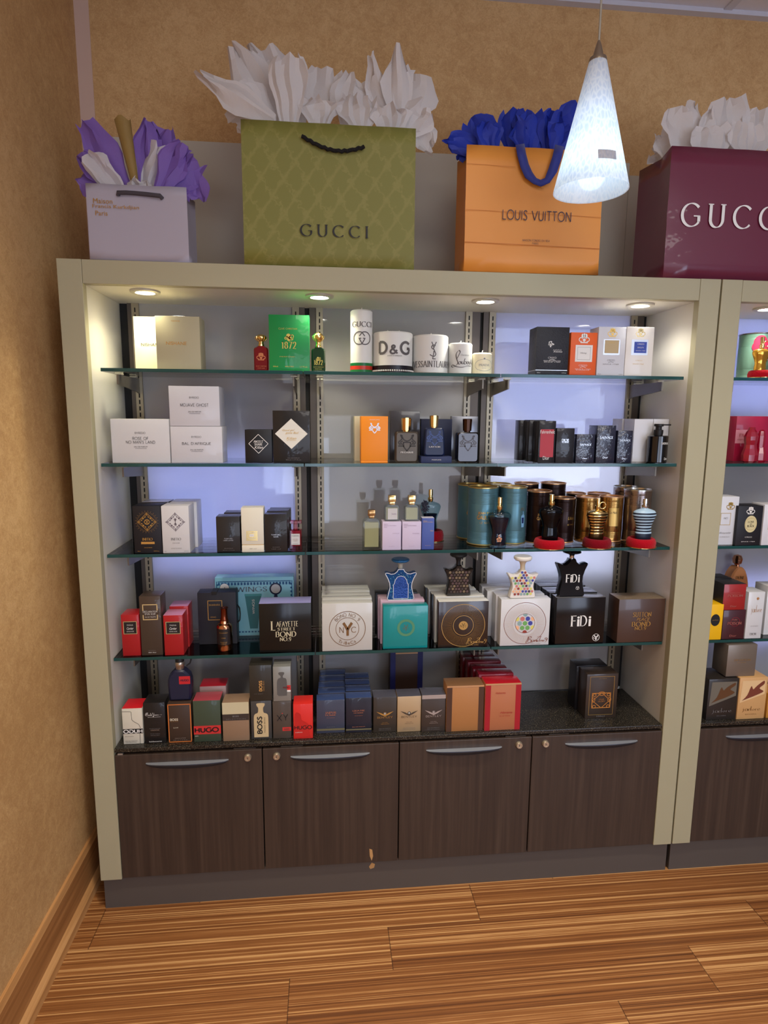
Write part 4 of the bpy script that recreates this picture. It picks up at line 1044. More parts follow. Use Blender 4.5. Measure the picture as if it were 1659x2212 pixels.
r, W, H, zt = carton(PB, 'bright orange perfume box with a white crest and square label, on the top right shelf', S1, 1229, 1286, 718, .054, .045, mo,
   [('r', .19, .32, .84, .71, wi), ('fr', .27, .37, .76, .66, .0006, gk), ('t', 'Viking', .5, .52, .24, .04, 'ital', gk), ('t', 'SINCE 1760', .5, .15, .6, .018, 'sans', wi), ('t', 'PARIS', .5, .125, .5, .015, 'sans', wi)] + creed(.5, .235, .32, wi))
apply_marks(r, [('geo', *crest(0, .845*H, .019, wi, W, H), wi, 'emblem')], W, H, -.0225)
mwc = mat('white_carton', (212,213,218), .45); mwc2 = wrapm('white_wrap', (234,230,222), .4, .8)
m_beige = mat('beige_label', (190,168,126), .5); m_blue = mat('cobalt_label', (52,74,170), .4)
r, W, H, zt = carton(PB, 'white perfume box with a beige square label next to the orange box', S1, 1287.5, 1347, 706, .052, .052, mwc,
   [('r', .20, .43, .80, .745, sv), ('r', .245, .465, .755, .73, m_beige, 'emblem'), ('t', 'CREED', .5, .68, .2, .025, 'caps', gi), ('t', 'SINCE 1760', .5, .24, .58, .02, 'sans', gk), ('t', '75ml', .1, .035, .1, .018, 'sans', gk), ('t', '2.5fl.oz', .88, .035, .14, .018, 'sans', gk)] + creed(.5, .32, .28, gk))
apply_marks(r, [('geo', *crest(0, .87*H, .017, gi, W, H), gi, 'emblem')], W, H, -.026)
r, W, H, zt = carton(PB, 'white cellophane wrapped perfume box with a blue square label, right end of the top shelf', S1, 1347.5, 1407, 706, .052, .052, mwc2,
   [('r', .20, .43, .80, .745, sv), ('r', .30, .475, .75, .70, m_blue, 'emblem'), ('t', 'CREED', .53, .655, .24, .03, 'caps', wi), ('t', 'EROLFA', .53, .585, .22, .03, 'caps', wi), ('t', 'SINCE 1760', .53, .52, .34, .016, 'sans', wi), ('t', 'CREED', .5, .32, .24, .02, 'caps', gi), ('t', 'SINCE 1760', .48, .25, .4, .018, 'sans', gi)])
apply_marks(r, [('geo', *crest(0, .87*H, .017, m_gold, W, H), m_gold, 'emblem')], W, H, -.026)

# ---- second shelf
mwb = mat('matt_white_carton', (206,205,206), .55); mwbw = wrapm('white_film', (202,202,208), .45, .4)
def byredo(name, two=None):
    if two: return [('t', 'BYREDO', .5, .685, .18, .045, 'caps', m_black), ('t', two, .5, .56, .27, .07, 'caps', m_black), ('t', name, .5, .475, .5, .07, 'caps', m_black), ('t', 'EAU DE PARFUM', .5, .37, .23, .025, 'sans', m_black), ('ln', [[(.4,.33),(.6,.33)]], .0005, m_black)]
    return [('t', 'BYREDO', .5, .715, .19, .05, 'caps', m_black), ('t', name, .5, .53, .56, .08, 'caps', m_black), ('t', 'EAU DE PARFUM', .5, .36, .25, .03, 'sans', m_black), ('ln', [[(.39,.315),(.61,.315)]], .0005, m_black)]
carton(PB, 'wide white perfume box at the far left of the second shelf', S2, 243, 369, 905, .046, .075, mwb, byredo("NO MAN'S LAND", 'ROSE OF'))
r, W, H, zt = carton(PB, 'white wrapped perfume box at the bottom of the stack of two', S2, 370.5, 482, 921, .046, .075, mwbw, byredo("BAL D'AFRIQUE"))
carton(PB, 'white wrapped perfume box stacked on top of another white box', zt, 367, 476, 834, .047, .075, mwbw, byredo('MOJAVE GHOST'))
mkb = mat('satin_black_carton', (20,19,22), .4)
carton(PB, 'small black perfume box with a thin white diamond outline, second shelf', S2, 530, 588.5, 928, .046, .055, mkb,
   [('ln', [[(.5,.86),(.86,.58)],[(.86,.58),(.5,.29)],[(.5,.29),(.14,.58)],[(.14,.58),(.5,.86)]], .0011, wi), ('t', "ANGELS'", .5, .645, .36, .07, 'serif', wi), ('t', 'SHARE', .5, .56, .30, .07, 'serif', wi), ('t', 'Kilian', .51, .47, .32, .08, 'ital', wi)])
mkw = wrapm('black_wrap', (34,31,30), .35)
carton(PB, 'taller black wrapped perfume box with a large white diamond label', S2, 590.5, 670, 887, .046, .05, mkw,
   [('poly', [(.5,.85),(.945,.56),(.5,.27),(.055,.56)], mat('ivory_label', (226,224,212), .5), 'label_panel'), ('t', 'Good girl', .42, .625, .33, .045, 'ital', gi), ('t', 'gone Bad', .52, .575, .36, .05, 'ital', gi), ('t', 'Kilian', .5, .475, .27, .045, 'ital', gi), ('t', 'BY KILIAN', .5, .435, .25, .015, 'sans', gi), ('t', 'EAU DE PARFUM', .55, .095, .32, .016, 'sans', gk), ('t', '50ml 1.7 fl.oz', .55, .06, .42, .016, 'sans', gk)])
def heads(cx, cz, s):            # twin horse heads over a shield
    V, F = [], []
    def add(q):
        b = len(V); V.extend(q[0]); F.extend(tuple(i+b for i in f) for f in q[1])
    for k in (-1, 1):
        add(lines2d([smooth_pts([(cx+k*.30*s, cz+.55*s), (cx+k*.46*s, cz+.62*s), (cx+k*.36*s, cz+.36*s), (cx+k*.6*s, cz+.12*s), (cx+k*.46*s, cz-.05*s)], 5), smooth_pts([(cx+k*.34*s, cz+.5*s), (cx+k*.22*s, cz+.3*s), (cx, cz+.2*s)], 5), [(cx+k*.2*s, cz-.14*s), (cx+k*.62*s, cz-.14*s)], smooth_pts([(cx+k*.3*s, cz+.22*s), (cx+k*.46*s, cz+.1*s), (cx+k*.3*s, cz-.05*s)], 4)], .085*s))
    add(lines2d([[(cx-.26*s, cz+.12*s), (cx+.26*s, cz+.12*s)], [(cx-.26*s, cz+.12*s), (cx-.22*s, cz-.2*s), (cx, cz-.48*s)], [(cx+.26*s, cz+.12*s), (cx+.22*s, cz-.2*s), (cx, cz-.48*s)]], .085*s))
    return V, F
carton(PB, 'narrow cream edged box mostly hidden behind the amber orange one', S2, 765.5, 830, 899, .125, .06, mat('ivory_carton', (214,204,176), .5))
mor = mat('amber_orange_carton', (246,146,22), .45)
r, W, H, zt = carton(PB, 'amber orange perfume box with a silver horse crest, second shelf', S2, 779.5, 838, 899, .046, .05, mor,
   [('t', 'PARFUMS', .5, .925, .36, .018, 'sans', wi)], lid=.045, seam=mor)
apply_marks(r, [('geo', *heads(0, .73*H, .022), sv, 'emblem')], W, H, -.025)
def bottle_horse(label, u0, u1, vsh, vtop, y, body, cap, ink, word, lift=0.0, wtop=1.0, capu=None, word_ink=None):
    zb = S2+lift; a = at(u0, 1000, y); b = at(u1, 1000, y); W = b.x-a.x; cx = (a.x+b.x)/2; w = W/2
    hb = at((u0+u1)/2, vsh, y).z-zb; ht = at((u0+u1)/2, vtop, y).z-zb; d = W*.26
    t = thing('perfume_bottle', label, 'perfume bottle', (cx, y+d, zb+.0004))
    r_ = W*.12; wt = w*wtop
    def cr(cx_, cz_, a0): return [(cx_+r_*math.cos(math.radians(a0+18*i)), cz_+r_*math.sin(math.radians(a0+18*i))) for i in range(6)]
    pts = cr(-w+r_, r_, 180)+cr(w-r_, r_, 270)+cr(wt-r_, hb-r_, 0)+cr(-wt+r_, hb-r_, 90)
    bm = new(); extr(bm, pts, -d, d, .003); obj('bottle', bm, body, t, angle=35)
    bm = new(); c = ht-hb; cw = w*.40
    lathe(bm, [(w*.3, hb-.0005), (w*.3, hb+c*.08), (cw, hb+c*.1), (cw*1.12, ht-.002), (cw*1.05, ht), (0.0005, ht)], 10); obj('cap', bm, cap, t, angle=20)
    mk = [('geo', *heads(0, hb*.60, W*.62), ink, 'emblem')]
    if word: mk.append(('t', word, .5, .33, .55, .055, 'serif', word_ink or wi))
    apply_marks(t, mk, W, hb, -d)
m_gb = mat('grey_bottle', (92,84,74), .35, m=.4); m_nb = mat('navy_bottle', (24,38,74), .35)
m_cb = mat('chrome_bottle', (84,84,88), .10, m=.95)
carton(PB, 'dark grey clear fronted box standing behind the grey bottle', S2, 841.5, 906, 888, .140, .03, mat('smoke_carton', (74,72,74), .25, coat=.5))
bottle_horse('matt grey square perfume bottle with a gold faceted cap and embossed horses', 854, 903, 933, 903, .062, m_gb, m_gold, mat('grey_emboss', (52,47,42), .5), 'Pegasus')
r, W, H, zt = carton(PB, 'low navy blue box tray holding the navy bottle', S2, 909, 976, 986, .040, .042, mat('navy_carton', (30,42,84), .45), [('t', 'PARFUMS', .5, .5, .3, .15, 'sans', wi)])
carton(PB, 'navy blue box back standing behind the navy bottle', S2, 908, 975, 905, .150, .02, mat('navy_dark_carton', (22,30,62), .5))
bottle_horse('navy blue perfume bottle with a gold cap standing in its tray', 916, 960, 925, 898, .046, m_nb, m_gold, mat('navy_emboss', (60,82,140), .4), 'LAYTON', lift=zt-S2, wtop=.9)
bottle_horse('mirrored chrome perfume bottle with a brown black cap', 987, 1033, 934, 905, .062, m_cb, mat('brown_black_cap', (60,34,20), .15, m=.6), mat('chrome_emboss', (70,66,66), .2, m=.8), '')
carton(PB, 'ribbed silver clear box standing behind the mirrored bottle', S2, 973, 1030, 899, .155, .02, mat('smoke_silver', (128,130,136), .2, m=.5))

mdk = wrapm('charcoal_wrap', (30,28,32), .35); mdn = mat('midnight_wrap', (28,30,50), .3, coat=1.0, bump=1.3, bscale=45)
def sauv(w1, z1, w2, z2): return [('t', 'SAUVAGE', .5, z1, w1, .07, 'serif', sv), ('t', 'Dior', .5, z2, w2, .055, 'sans', sv)]
GL['D_'] = GL['D']
m_redfade = mat('deep_red_panel', (176,26,36), .4)
r, W, H, zt = carton(PB, 'black box with a glowing red panel, front of the three slanting black boxes', S2, 1161, 1197.5, 909, .046, .04, mdk,
   [('r', .09, .14, .9, .80, m_redfade), ('t', 'Fahrenheit', .5, .74, .86, .08, 'sans', wi), ('t', 'Dior', .48, .12, .38, .085, 'sans', wi)])
row_behind('', 'three slanting black boxes', r, 2, .04, mdk, 0.002, (-.0105, -.021), .0035, labels=('black box standing right behind the red paneled one', 'black box furthest back behind the red paneled one'))
carton(PB, 'black wrapped box with a small grey two line title, between red paneled and midnight boxes', S2, 1199, 1238, 925, .046, .032, mdk, [('t', 'DIOR', .5, .66, .4, .075, 'serif', sv), ('t', 'HOMME', .5, .605, .4, .05, 'serif', sv), ('t', 'INTENSE', .5, .36, .26, .025, 'caps', gk)])
carton(PB, 'shortest midnight blue wrapped box on the second shelf', S2, 1242.5, 1282.5, 938, .046, .035, mdn, sauv(.62, .64, .24, .16))
carton(PB, 'tallest midnight blue box in the row with its left side showing', S2, 1286, 1326.5, 919, .046, .05, mdn, sauv(.72, .68, .28, .15))
carton(PB, 'midnight blue crinkled box beside the white boxes on the second shelf', S2, 1330.5, 1363, 930, .046, .038, mdn, sauv(.72, .70, .28, .14))
r, W, H, zt = carton(PB, 'plain white box behind the pump bottle, left of two', S2, 1364.5, 1405, 905, .085, .055, mwc)
carton(PB, 'plain white box behind the pump bottle, rightmost on the second shelf', S2, 1405.5, 1439, 905, .085, .055, mwc)
row_behind('plain white box hidden behind the other two white boxes', None, r, 1, .04, mwc, 0, (-.004,), .004)
def pump_bottle():
    y = .062; a = at(1397, 1000, y); b = at(1437, 1000, y); R = (b.x-a.x)/2; cx = (a.x+b.x)/2; z = lambda v: at(1417, v, y).z-S2
    t = thing('pump_bottle', 'black pump bottle at the right end of the second shelf', 'perfume bottle', (cx, y, S2+.0004)); hb = z(941)
    bm = new(); lathe(bm, [(R-.002, 0), (R, .002), (R, hb-.002), (R-.003, hb), (R*.4, hb+.0005)], 40); obj('bottle', bm, mat('black_gloss', (14,14,18), .12, coat=.5), t, angle=40)
    bm = new(); lathe(bm, [(R*.42, hb), (R*.46, hb+.006), (R*.46, hb+.014), (R*.3, hb+.015)], 24); obj('collar', bm, m_black, t, angle=40)
    bm = new(); h2 = z(916); lathe(bm, [(R*.3, hb+.014), (R*.3, h2-.007), (R*.46, h2-.006), (R*.46, h2), (.0005, h2)], 24); bx(bm, 0, R*1.25, -.0035, .0035, h2-.004, h2-.0005, .001); obj('pump_head', bm, m_black, t, angle=40)
    wr = lambda x, zz, y_: ((R+y_)*math.sin(x/R), -(R+y_)*math.cos(x/R), zz)
    for s, cx_, cz_, w_, h_ in (('SAUVAGE', .0085, .72, .024, .0056), ('Dior', .012, .16, .011, .006)):
        bm = new(); V, F = text2d(s, 'serif' if s != 'Dior' else 'sans'); put(bm, fit(V, cx_, cz_*hb, w_, h_), F, .0005, 0, wr, .003)
        obj('lettering', bm, wi, t)
pump_bottle()

# ---- third shelf
def eye(s, gold):
    V, F = [], []
    def add(q):
        b = len(V); V.extend(q[0]); F.extend(tuple(i+b for i in f) for f in q[1])
    for k in range(4):
        c, d = math.cos(PI/2*k), math.sin(PI/2*k); c2, d2 = math.cos(PI/2*(k+1)), math.sin(PI/2*(k+1))
        add(lines2d([[(c*s, d*s), (c2*s, d2*s)]], s*.05)); add(lines2d([[(c*s*.8, d*s*.8), (c2*s*.8, d2*s*.8)]], s*.03))
        add(disc2d(c*s*.82, d*s*.82, s*.07, 10)); add(disc2d((c+c2)*s*.4, (d+d2)*s*.4, s*.1, 10)); add(disc2d((c*.75+c2*.25)*s*.74, (d*.75+d2*.25)*s*.74, s*.07, 8)); add(disc2d((c*.25+c2*.75)*s*.74, (d*.25+d2*.75)*s*.74, s*.07, 8))
        add(lines2d([[(c*s*.9, d*s*.9), (c*s*1.08, d*s*1.08)]], s*.05))
    if gold:
        add(ring2d(0, 0, s*.27, s*.06, 24)); add(disc2d(0, 0, s*.09, 12)); add(lines2d([smooth_pts([(-.34*s, 0), (0, .2*s), (.34*s, 0)], 5), smooth_pts([(-.34*s, 0), (0, -.2*s), (.34*s, 0)], 5)], s*.05))
        for k in range(48):
            a = 2*PI*k/48; r0 = (.78 if k % 12 else 1.12)*s if k % 3 else .98*s; r1 = (1.28 if k % 2 else 1.12)*s
            add(lines2d([[(math.cos(a)*max(r0, .95*s), math.sin(a)*max(r0, .95*s)), (math.cos(a)*r1, math.sin(a)*r1)]], s*.014))
    else:
        add(lines2d([[(0, -.4*s), (0, .4*s)], [(-.1*s, .25*s), (.1*s, .25*s)], [(-.1*s, -.25*s), (.1*s, -.25*s)]], s*.08)); add(ring2d(0, .28*s, s*.12, s*.04, 16)); add(ring2d(0, -.28*s, s*.12, s*.04, 16))
    return V, F
mbm = mat('matt_black_carton', (24,22,28), .5)
r, W, H, zt = carton(PB, 'black perfume box with a golden eye emblem, far left of the third shelf', S3, 291, 351, 1093, .042, .058, mbm,
   [('t', 'INITIO', .49, .30, .37, .06, 'serif', gi), ('t', 'EAU DE PARFUM', .5, .12, .28, .018, 'sans', gi), ('t', '90ml', .16, .045, .1, .02, 'sans', gi), ('t', '3.04 fl.oz', .8, .045, .2, .02, 'sans', gi)])
V_, F_ = eye(.0215, True)
apply_marks(r, [('geo', [(x, z+.665*H) for x, z in V_], F_, gi, 'emblem'), ('r', .25, .195, .74, .245, m_gold, 'name_plate')], W, H, -.029)
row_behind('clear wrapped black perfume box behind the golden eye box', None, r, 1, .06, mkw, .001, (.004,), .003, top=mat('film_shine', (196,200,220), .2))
r, W, H, zt = carton(PB, 'white perfume box with a grey diamond ornament, third shelf left', S3, 352, 411.5, 1093, .040, .060, mwb,
   [('t', 'INITIO', .5, .30, .37, .055, 'serif', gk), ('t', 'REHAB', .5, .215, .25, .018, 'sans', gk), ('t', 'EXTRAIT DE PARFUM', .5, .1, .38, .018, 'sans', gk), ('t', '90ml', .1, .04, .08, .018, 'sans', gk), ('t', '3.04 fl.oz', .86, .04, .16, .018, 'sans', gk)])
V_, F_ = eye(.0215, False)
apply_marks(r, [('geo', [(x, z+.665*H) for x, z in V_], F_, mat('mauve_ink', (120,108,118), .5), 'emblem')], W, H, -.030)
row_behind('white wrapped perfume box behind the white one with the diamond ornament', None, r, 1, .06, mwbw, .001, (.006,), .004)
r, W, H, zt = carton(PB, 'charcoal wrapped perfume box left of the white box with gold label', S3, 468.5, 520, 1116, .040, .045, wrapm('charcoal_film', (40,38,38), .35), [('t', 'TOMFORD', .5, .385, .36, .032, 'caps', sv), ('t', 'OMBRE LEATHER', .5, .335, .42, .03, 'caps', sv), ('t', 'EAU DE PARFUM', .5, .11, .36, .018, 'sans', gk), ('t', '50 ml 1.7 fl.oz', .5, .06, .5, .018, 'sans', gk)])
row_behind('charcoal box right behind the charcoal wrapped one', None, r, 1, .04, wrapm('charcoal_film'), .0005, (.010,), .012)
carton(PB, 'tall white perfume box with a small gold label plate, third shelf', S3, 522.5, 571, 1097, .038, .040, mat('ivory_white_carton', (222,218,200), .45),
   [('r', .21, .26, .72, .48, m_gold), ('t', 'TOMFORD', .465, .445, .3, .022, 'caps', wi), ('r', .36, .35, .56, .41, wi, 'emblem'), ('t', 'SOLEIL', .465, .38, .17, .02, 'caps', gk), ('t', 'EAU DE PARFUM', .465, .31, .34, .018, 'sans', wi), ('t', '50 ml', .5, .08, .3, .018, 'sans', gk)], lid=.165)
r, W, H, zt = carton(PB, 'black wrapped perfume box with a two line silver title, third shelf', S3, 572.5, 621, 1111, .036, .036, mkw, [('t', 'TOMFORD', .5, .46, .42, .035, 'caps', sv), ('t', 'NOIR', .5, .405, .22, .035, 'caps', sv), ('t', 'EAU DE PARFUM', .5, .13, .32, .018, 'sans', gk), ('t', '100 ml', .5, .08, .4, .018, 'sans', gk)])
row_behind('', 'black wrapped boxes in a row', r, 2, .036, mkw, .0015, (.0025, .005), .003, labels=('black wrapped box second in its row beside the red bottle', 'black wrapped box third and last in its row beside the red bottle'))
def clear_glass(key, rgb, rough=.02):
    """thin walled tinted glass: see-through with a reflection at grazing angles"""
    if key in MATS: return MATS[key]
    ma, nt, b, tc = nodes(key); L = nt.links.new; nt.nodes.remove(b); out = nt.nodes['Material Output']
    tr = N(nt, 'ShaderNodeBsdfTransparent'); tr.inputs[0].default_value = (*lin(rgb), 1); gl = N(nt, 'ShaderNodeBsdfGlossy', Roughness=rough)
    lw = N(nt, 'ShaderNodeLayerWeight', Blend=.35); mx = N(nt, 'ShaderNodeMixShader'); f = math_n(nt, 'MULTIPLY_ADD', lw.outputs['Facing'], .3, .04)
    L(f, mx.inputs[0]); L(tr.outputs[0], mx.inputs[1]); L(gl.outputs[0], mx.inputs[2]); L(mx.outputs[0], out.inputs['Surface']); return ma
m_clear = clear_glass('clear_bottle_glass', (232,236,232)); m_pinkg = clear_glass('pink_glass', (236,170,186))
def square_bottle(label, zs, u0, u1, vsh, vtop, y, liq, glass, cap, fill=.86, lab=None, capw=.42, inset=.1, part='cap', ink=None, words=(), dx=0):
    um = (u0+u1)/2; vv = 1150
    a = at(u0, vv, y); b = at(u1, vv, y); W = b.x-a.x; cx = (a.x+b.x)/2+dx; w = W/2; d = w*.62
    hb = at(um, vsh, y).z-zs; ht = at(um, vtop, y).z-zs
    t = thing('perfume_bottle', label, 'perfume bottle', (cx, y+d, zs+.0005))
    bm = new(); s = hb*.87
    pts = [(-w, 0), (w, 0), (w, s), (w*.82, hb*.95), (w*.45, hb), (-w*.45, hb), (-w*.82, hb*.95), (-w, s)]
    extr(bm, pts, -d, d, .0015); obj('bottle', bm, glass, t, angle=30)
    k = inset*W
    bm = new(); bx(bm, -w+k, w-k, -d+k*.7, d-k*.7, hb*.07, hb*fill, .001); obj('liquid', bm, liq, t)
    bm = new(); c = ht-hb; cw = w*capw
    bx(bm, -cw*.75, cw*.75, -cw*.75, cw*.75, hb, hb+c*.35, .0008); bx(bm, -cw, cw, -cw, cw, hb+c*.3, ht, .0012); obj(part, bm, cap, t, angle=35)
    mk = []
    if lab: mk.append(('r', *lab, mat('paper_label', (236,226,214), .6)))
    mk += list(words)
    if mk: apply_marks(t, mk, W, hb, -d)
m_pk = mat('red_liquid', (140,14,44), .1, coat=.3)
y_ = .050; 
def red_bottle():
    a = at(626, 1190, y_); b = at(652, 1190, y_); W = b.x-a.x; w = W/2; cx = (a.x+b.x)/2; z = lambda v: at(639, v, y_).z-S3
    t = thing('perfume_bottle', 'small pink glass perfume bottle with red juice and cream label', 'perfume bottle', (cx, y_+w*.7, S3+.0005)); hb = z(1146); hn = z(1136); ht = z(1126)
    bm = new(); bx(bm, -w, w, -w*.7, w*.7, 0, hb, .001); obj('bottle', bm, m_pinkg, t)
    bm = new(); bx(bm, -w*.84, w*.84, -w*.6, w*.6, hb*.2, hb*.97, .001); obj('liquid', bm, m_pk, t)
    bm = new(); bx(bm, -w*.45, w*.45, -w*.4, w*.4, hb, hn+.004, .0006); bx(bm, -w*1.0, w*1.0, -w*.6, w*.6, hn+.004, ht, .001); obj('stopper', bm, m_pinkg, t)
    bm = new(); lathe(bm, [(w*.35, hb), (w*.35, ht-.001), (.0004, ht-.001)], 14); obj('neck', bm, m_pk, t)
    apply_marks(t, [('r', .13, .28, .85, .83, mat('paper_label')), ('t', 'TOMFORD', .49, .73, .56, .06, 'caps', m_black), ('t', 'ELECTRIC', .49, .56, .42, .05, 'caps', mat('rust_ink', (150,70,50), .5)), ('t', 'CHERRY', .49, .48, .36, .05, 'caps', mat('rust_ink')), ('t', 'EAU DE PARFUM', .49, .35, .5, .03, 'sans', gk)], W, hb, -w*.7-.0003)
red_bottle()
m_yl = mat('yellow_liquid', (216,210,166), .1, trans=.35, ior=1.2); m_yl2 = mat('pale_liquid', (206,200,150), .1, trans=.4, ior=1.2)
m_capg = mat('bronze_cap', (176,136,88), .2, m=.9)
square_bottle('tall clear bottle of yellow perfume with a bronze cap, left of the lilac boxes', S3, 784, 822, 1121, 1103, .048, m_yl, m_clear, m_capg, .86)
mli = mat('lilac_carton', (208,196,220), .5); m_lk = mat('lilac_ink', (140,118,150), .5)
def mfk(word): return [('t', 'Maison', .18, .915, .2, .03, 'sans', m_lk), ('t', 'Francis Kurkdjian', .41, .865, .66, .035, 'sans', m_lk), ('t', 'Paris', .16, .815, .15, .03, 'sans', m_lk), ('t', word, .72, .59, .36, .03, 'sans', m_lk), ('t', 'Eau de parfum', .5, .13, .3, .02, 'sans', m_lk)]
ra, W, H, zl = carton(PB, 'lilac perfume box with a labelled bottle standing on it, left of the pair', S3, 825.5, 866.5, 1127, .040, .036, mli, mfk('Gentle Fluidity'))
rb, W, H, zl2 = carton(PB, 'lilac perfume box with an unlabelled bottle standing on it, right of the pair', S3, 868.5, 909.5, 1127, .040, .036, mli, mfk('Grand Soir'))
square_bottle('clear perfume bottle with gold cap and white label on a lilac box', zl, 831, 863, 1091, 1071, .046, m_yl2, m_clear, m_gold, .8, (.2, .1, .84, .78), capw=.5, words=[('t', 'Gentle', .6, .45, .3, .08, 'sans', m_lk)])
square_bottle('clear perfume bottle with gold cap and yellow juice on a lilac box', zl2, 874, 905, 1091, 1071, .046, m_yl, m_clear, m_gold, .8, capw=.5)
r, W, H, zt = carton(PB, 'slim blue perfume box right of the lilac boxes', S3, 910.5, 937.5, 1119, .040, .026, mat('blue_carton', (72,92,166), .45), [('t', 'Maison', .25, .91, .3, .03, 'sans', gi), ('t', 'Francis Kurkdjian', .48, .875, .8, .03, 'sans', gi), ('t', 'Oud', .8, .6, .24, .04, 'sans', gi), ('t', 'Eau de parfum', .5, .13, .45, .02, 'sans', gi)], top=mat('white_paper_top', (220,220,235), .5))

# torso shaped bottles on their can lids
TP = [(.62,0),(.66,.04),(.70,.16),(.66,.30),(.64,.40),(.74,.54),(.90,.68),(1.0,.80),(.97,.87),(.80,.93),(.45,.975),(.22,1.0)]

m_velvet = mat('red_velvet', (170,8,28), .9, sheen=.12, spec=.1, bump=.5, bscale=500); m_velvet2 = mat('dark_red_velvet', (124,6,24), .95, sheen=.1, spec=.1, bump=.5, bscale=500)
def torso(label, zs, u0, u1, vsh, vtop, y, mats, base=None, base_u=None, zb=0.0, stripes=0, cap=None, sy=.6, ring=False, fill=None, sub=3, right=False):
    um = (u0+u1)/2; a = at(u0, 1130, y); b = at(u1, 1130, y); w = (b.x-a.x)/2; cx = (a.x+b.x)/2
    hs = at(um, vsh, y).z-zs; ht = at(um, vtop, y).z-zs; z0 = zb
    t = thing('perfume_bottle', label, 'perfume bottle', (cx, y, zs+.0005))
    H = hs-z0; prof = [(r*w, z0+z*H) for r, z in smooth_pts(TP, 5)]
    if stripes:
        q = []; 
        for k in range(61):
            z = k/60; r = None
            for (r0, za), (r1, zc) in zip(smooth_pts(TP, 5), smooth_pts(TP, 5)[1:]):
                if za <= z <= zc+1e-6: r = r0+(r1-r0)*((z-za)/(zc-za+1e-9)); break
            if r is None: r = .22
            inb = .22 < z < .86; ph = ((z-.22)/.64*stripes) % 1
            q.append(((r+(.022*math.sin(2*PI*ph) if inb else 0))*w, z0+z*H))
        prof = q
        mf = lambda k, z: 1 if (.22 < (z-z0)/H < .86 and (((z-z0)/H-.22)/.64*stripes) % 1 > .5) or (z-z0)/H < .22 else 0
    else: mf = None
    bm = new(); lathe(bm, prof, 36, 1, sy, mfun=mf); obj('bottle', bm, mats, t, angle=50)
    if fill:
        pr = [(r*.84, z) for r, z in prof if z < z0+H*fill]; pr = [(pr[0][0], z0+.006)] + [p for p in pr if p[1] > z0+.006]
        bm = new(); lathe(bm, pr, 32, 1, sy); obj('liquid', bm, m_inkliq, t, angle=50)
    c = ht-hs; cap = cap or m_gold
    bm = new(); lathe(bm, [(w*.2, hs-.001), (w*.26, hs+c*.12), (w*.26, hs+c*.3), (w*.18, hs+c*.36), (w*.18, hs+c*.46), (w*.22, hs+c*.5), (w*.2, ht-.0006), (.0004, ht)], 20); obj('spray_cap', bm, cap, t, angle=40)
    if ring:
        bm = new(); tube(bm, [(w*.34+w*.3*math.cos(2*PI*k/20), -w*.2, hs+c*.35+w*.3*math.sin(2*PI*k/20)) for k in range(21)], w*.05, 8); obj('pull_ring', bm, cap, t, smooth=True)
    if base:
        ba = at(base_u[0], 1170, y).x; bb = at(base_u[1], 1170, y).x; br = (bb-ba)/2; ox = (ba+bb)/2-cx; hb = zb+.0065
        bm = new(); lathe(bm, [(br*.93, .0022), (br*.97, .006), (br*.98, hb*.55), (br*.9, hb*.9), (br*.78, hb*1.0), (br*.66, hb*.9), (br*.6, hb*.7)], 40, cx=ox, cap=False); obj('velvet_collar', bm, base, t, smooth=True)
        bm = new(); lathe(bm, [(br*.96, 0), (br*1.03, .0004), (br*1.03, .0018), (br*.97, .0026), (.0005, .0026)], 40, cx=ox); obj('lid_base', bm, m_gold, t, angle=40)
    return t
m_inkliq = mat('midnight_liquid', (8,16,40), .5, spec=.05)
m_tealgl = clear_glass('teal_glass', (206,230,236))
torso('clear torso shaped bottle with midnight blue juice in front of the teal cans', S3, 1053, 1103, 1101, 1074, .052, [m_tealgl], stripes=0, fill=.78, cap=m_gold)
# flower charm at its foot
c = at(1079, 1166, .032); tch = thing('flower_charm', 'small copper flower charm hanging on the clear torso bottle', 'charm', (c.x, .0345, c.z))
bm = new()
for k in range(5):
    a = PI/2+2*PI*k/5; V, F = disc2d(.0042*math.cos(a), .0042*math.sin(a), .0032, 10)
    put(bm, V, F, 0, 0)
r_ = bmesh.ops.extrude_face_region(bm, geom=bm.faces[:]); bmesh.ops.translate(bm, verts=[v for v in r_['geom'] if isinstance(v, bmesh.types.BMVert)], vec=(0, .0012, 0))
obj('petals', bm, m_cu, tch); bm = new(); tube(bm, [(-.001, .001, .004), (-.0025, .001, .009), (.002, .0012, .012)], .0007, 6); obj('cord', bm, m_cu, tch)
torso('glossy black torso shaped bottle on a red velvet base', S3, 1163.5, 1215, 1092, 1068, .048, [mat('black_glass', (7,7,10), .06, spec=.3)], m_velvet, (1154, 1218.5), .017, cap=m_gold)
torso('gold striped torso shaped bottle with a pull ring on a dark red velvet base', S3, 1267, 1312, 1100, 1076, .046, [m_gold, mat('dark_bronze', (66,44,18), .3, m=.8)], m_velvet2, (1260, 1319), .017, stripes=7, cap=m_gold, ring=True)
torso('pale blue torso shaped bottle with navy stripes on a red velvet base', S3, 1366.5, 1415, 1098, 1077, .042, [mat('ice_blue', (176,206,226), .3), mat('navy_stripe', (22,34,52), .4)], m_velvet, (1355, 1414), .017, stripes=7, cap=m_chrome)
torso('teal torso shaped bottle with a navy feather and red base behind the slim blue box', S3, 907, 951, 1083, 1057, .155, [m_tealgl], m_velvet2, (910, 958), .022, fill=.62, cap=m_gold)
ft = at(918, 1095, .128); tt = thing('feather_puff', 'navy feather puff tied on the torso bottle behind the blue box', 'feather', (ft.x, .128, ft.z-.02))
bm = new(); rnd = random.Random(5)
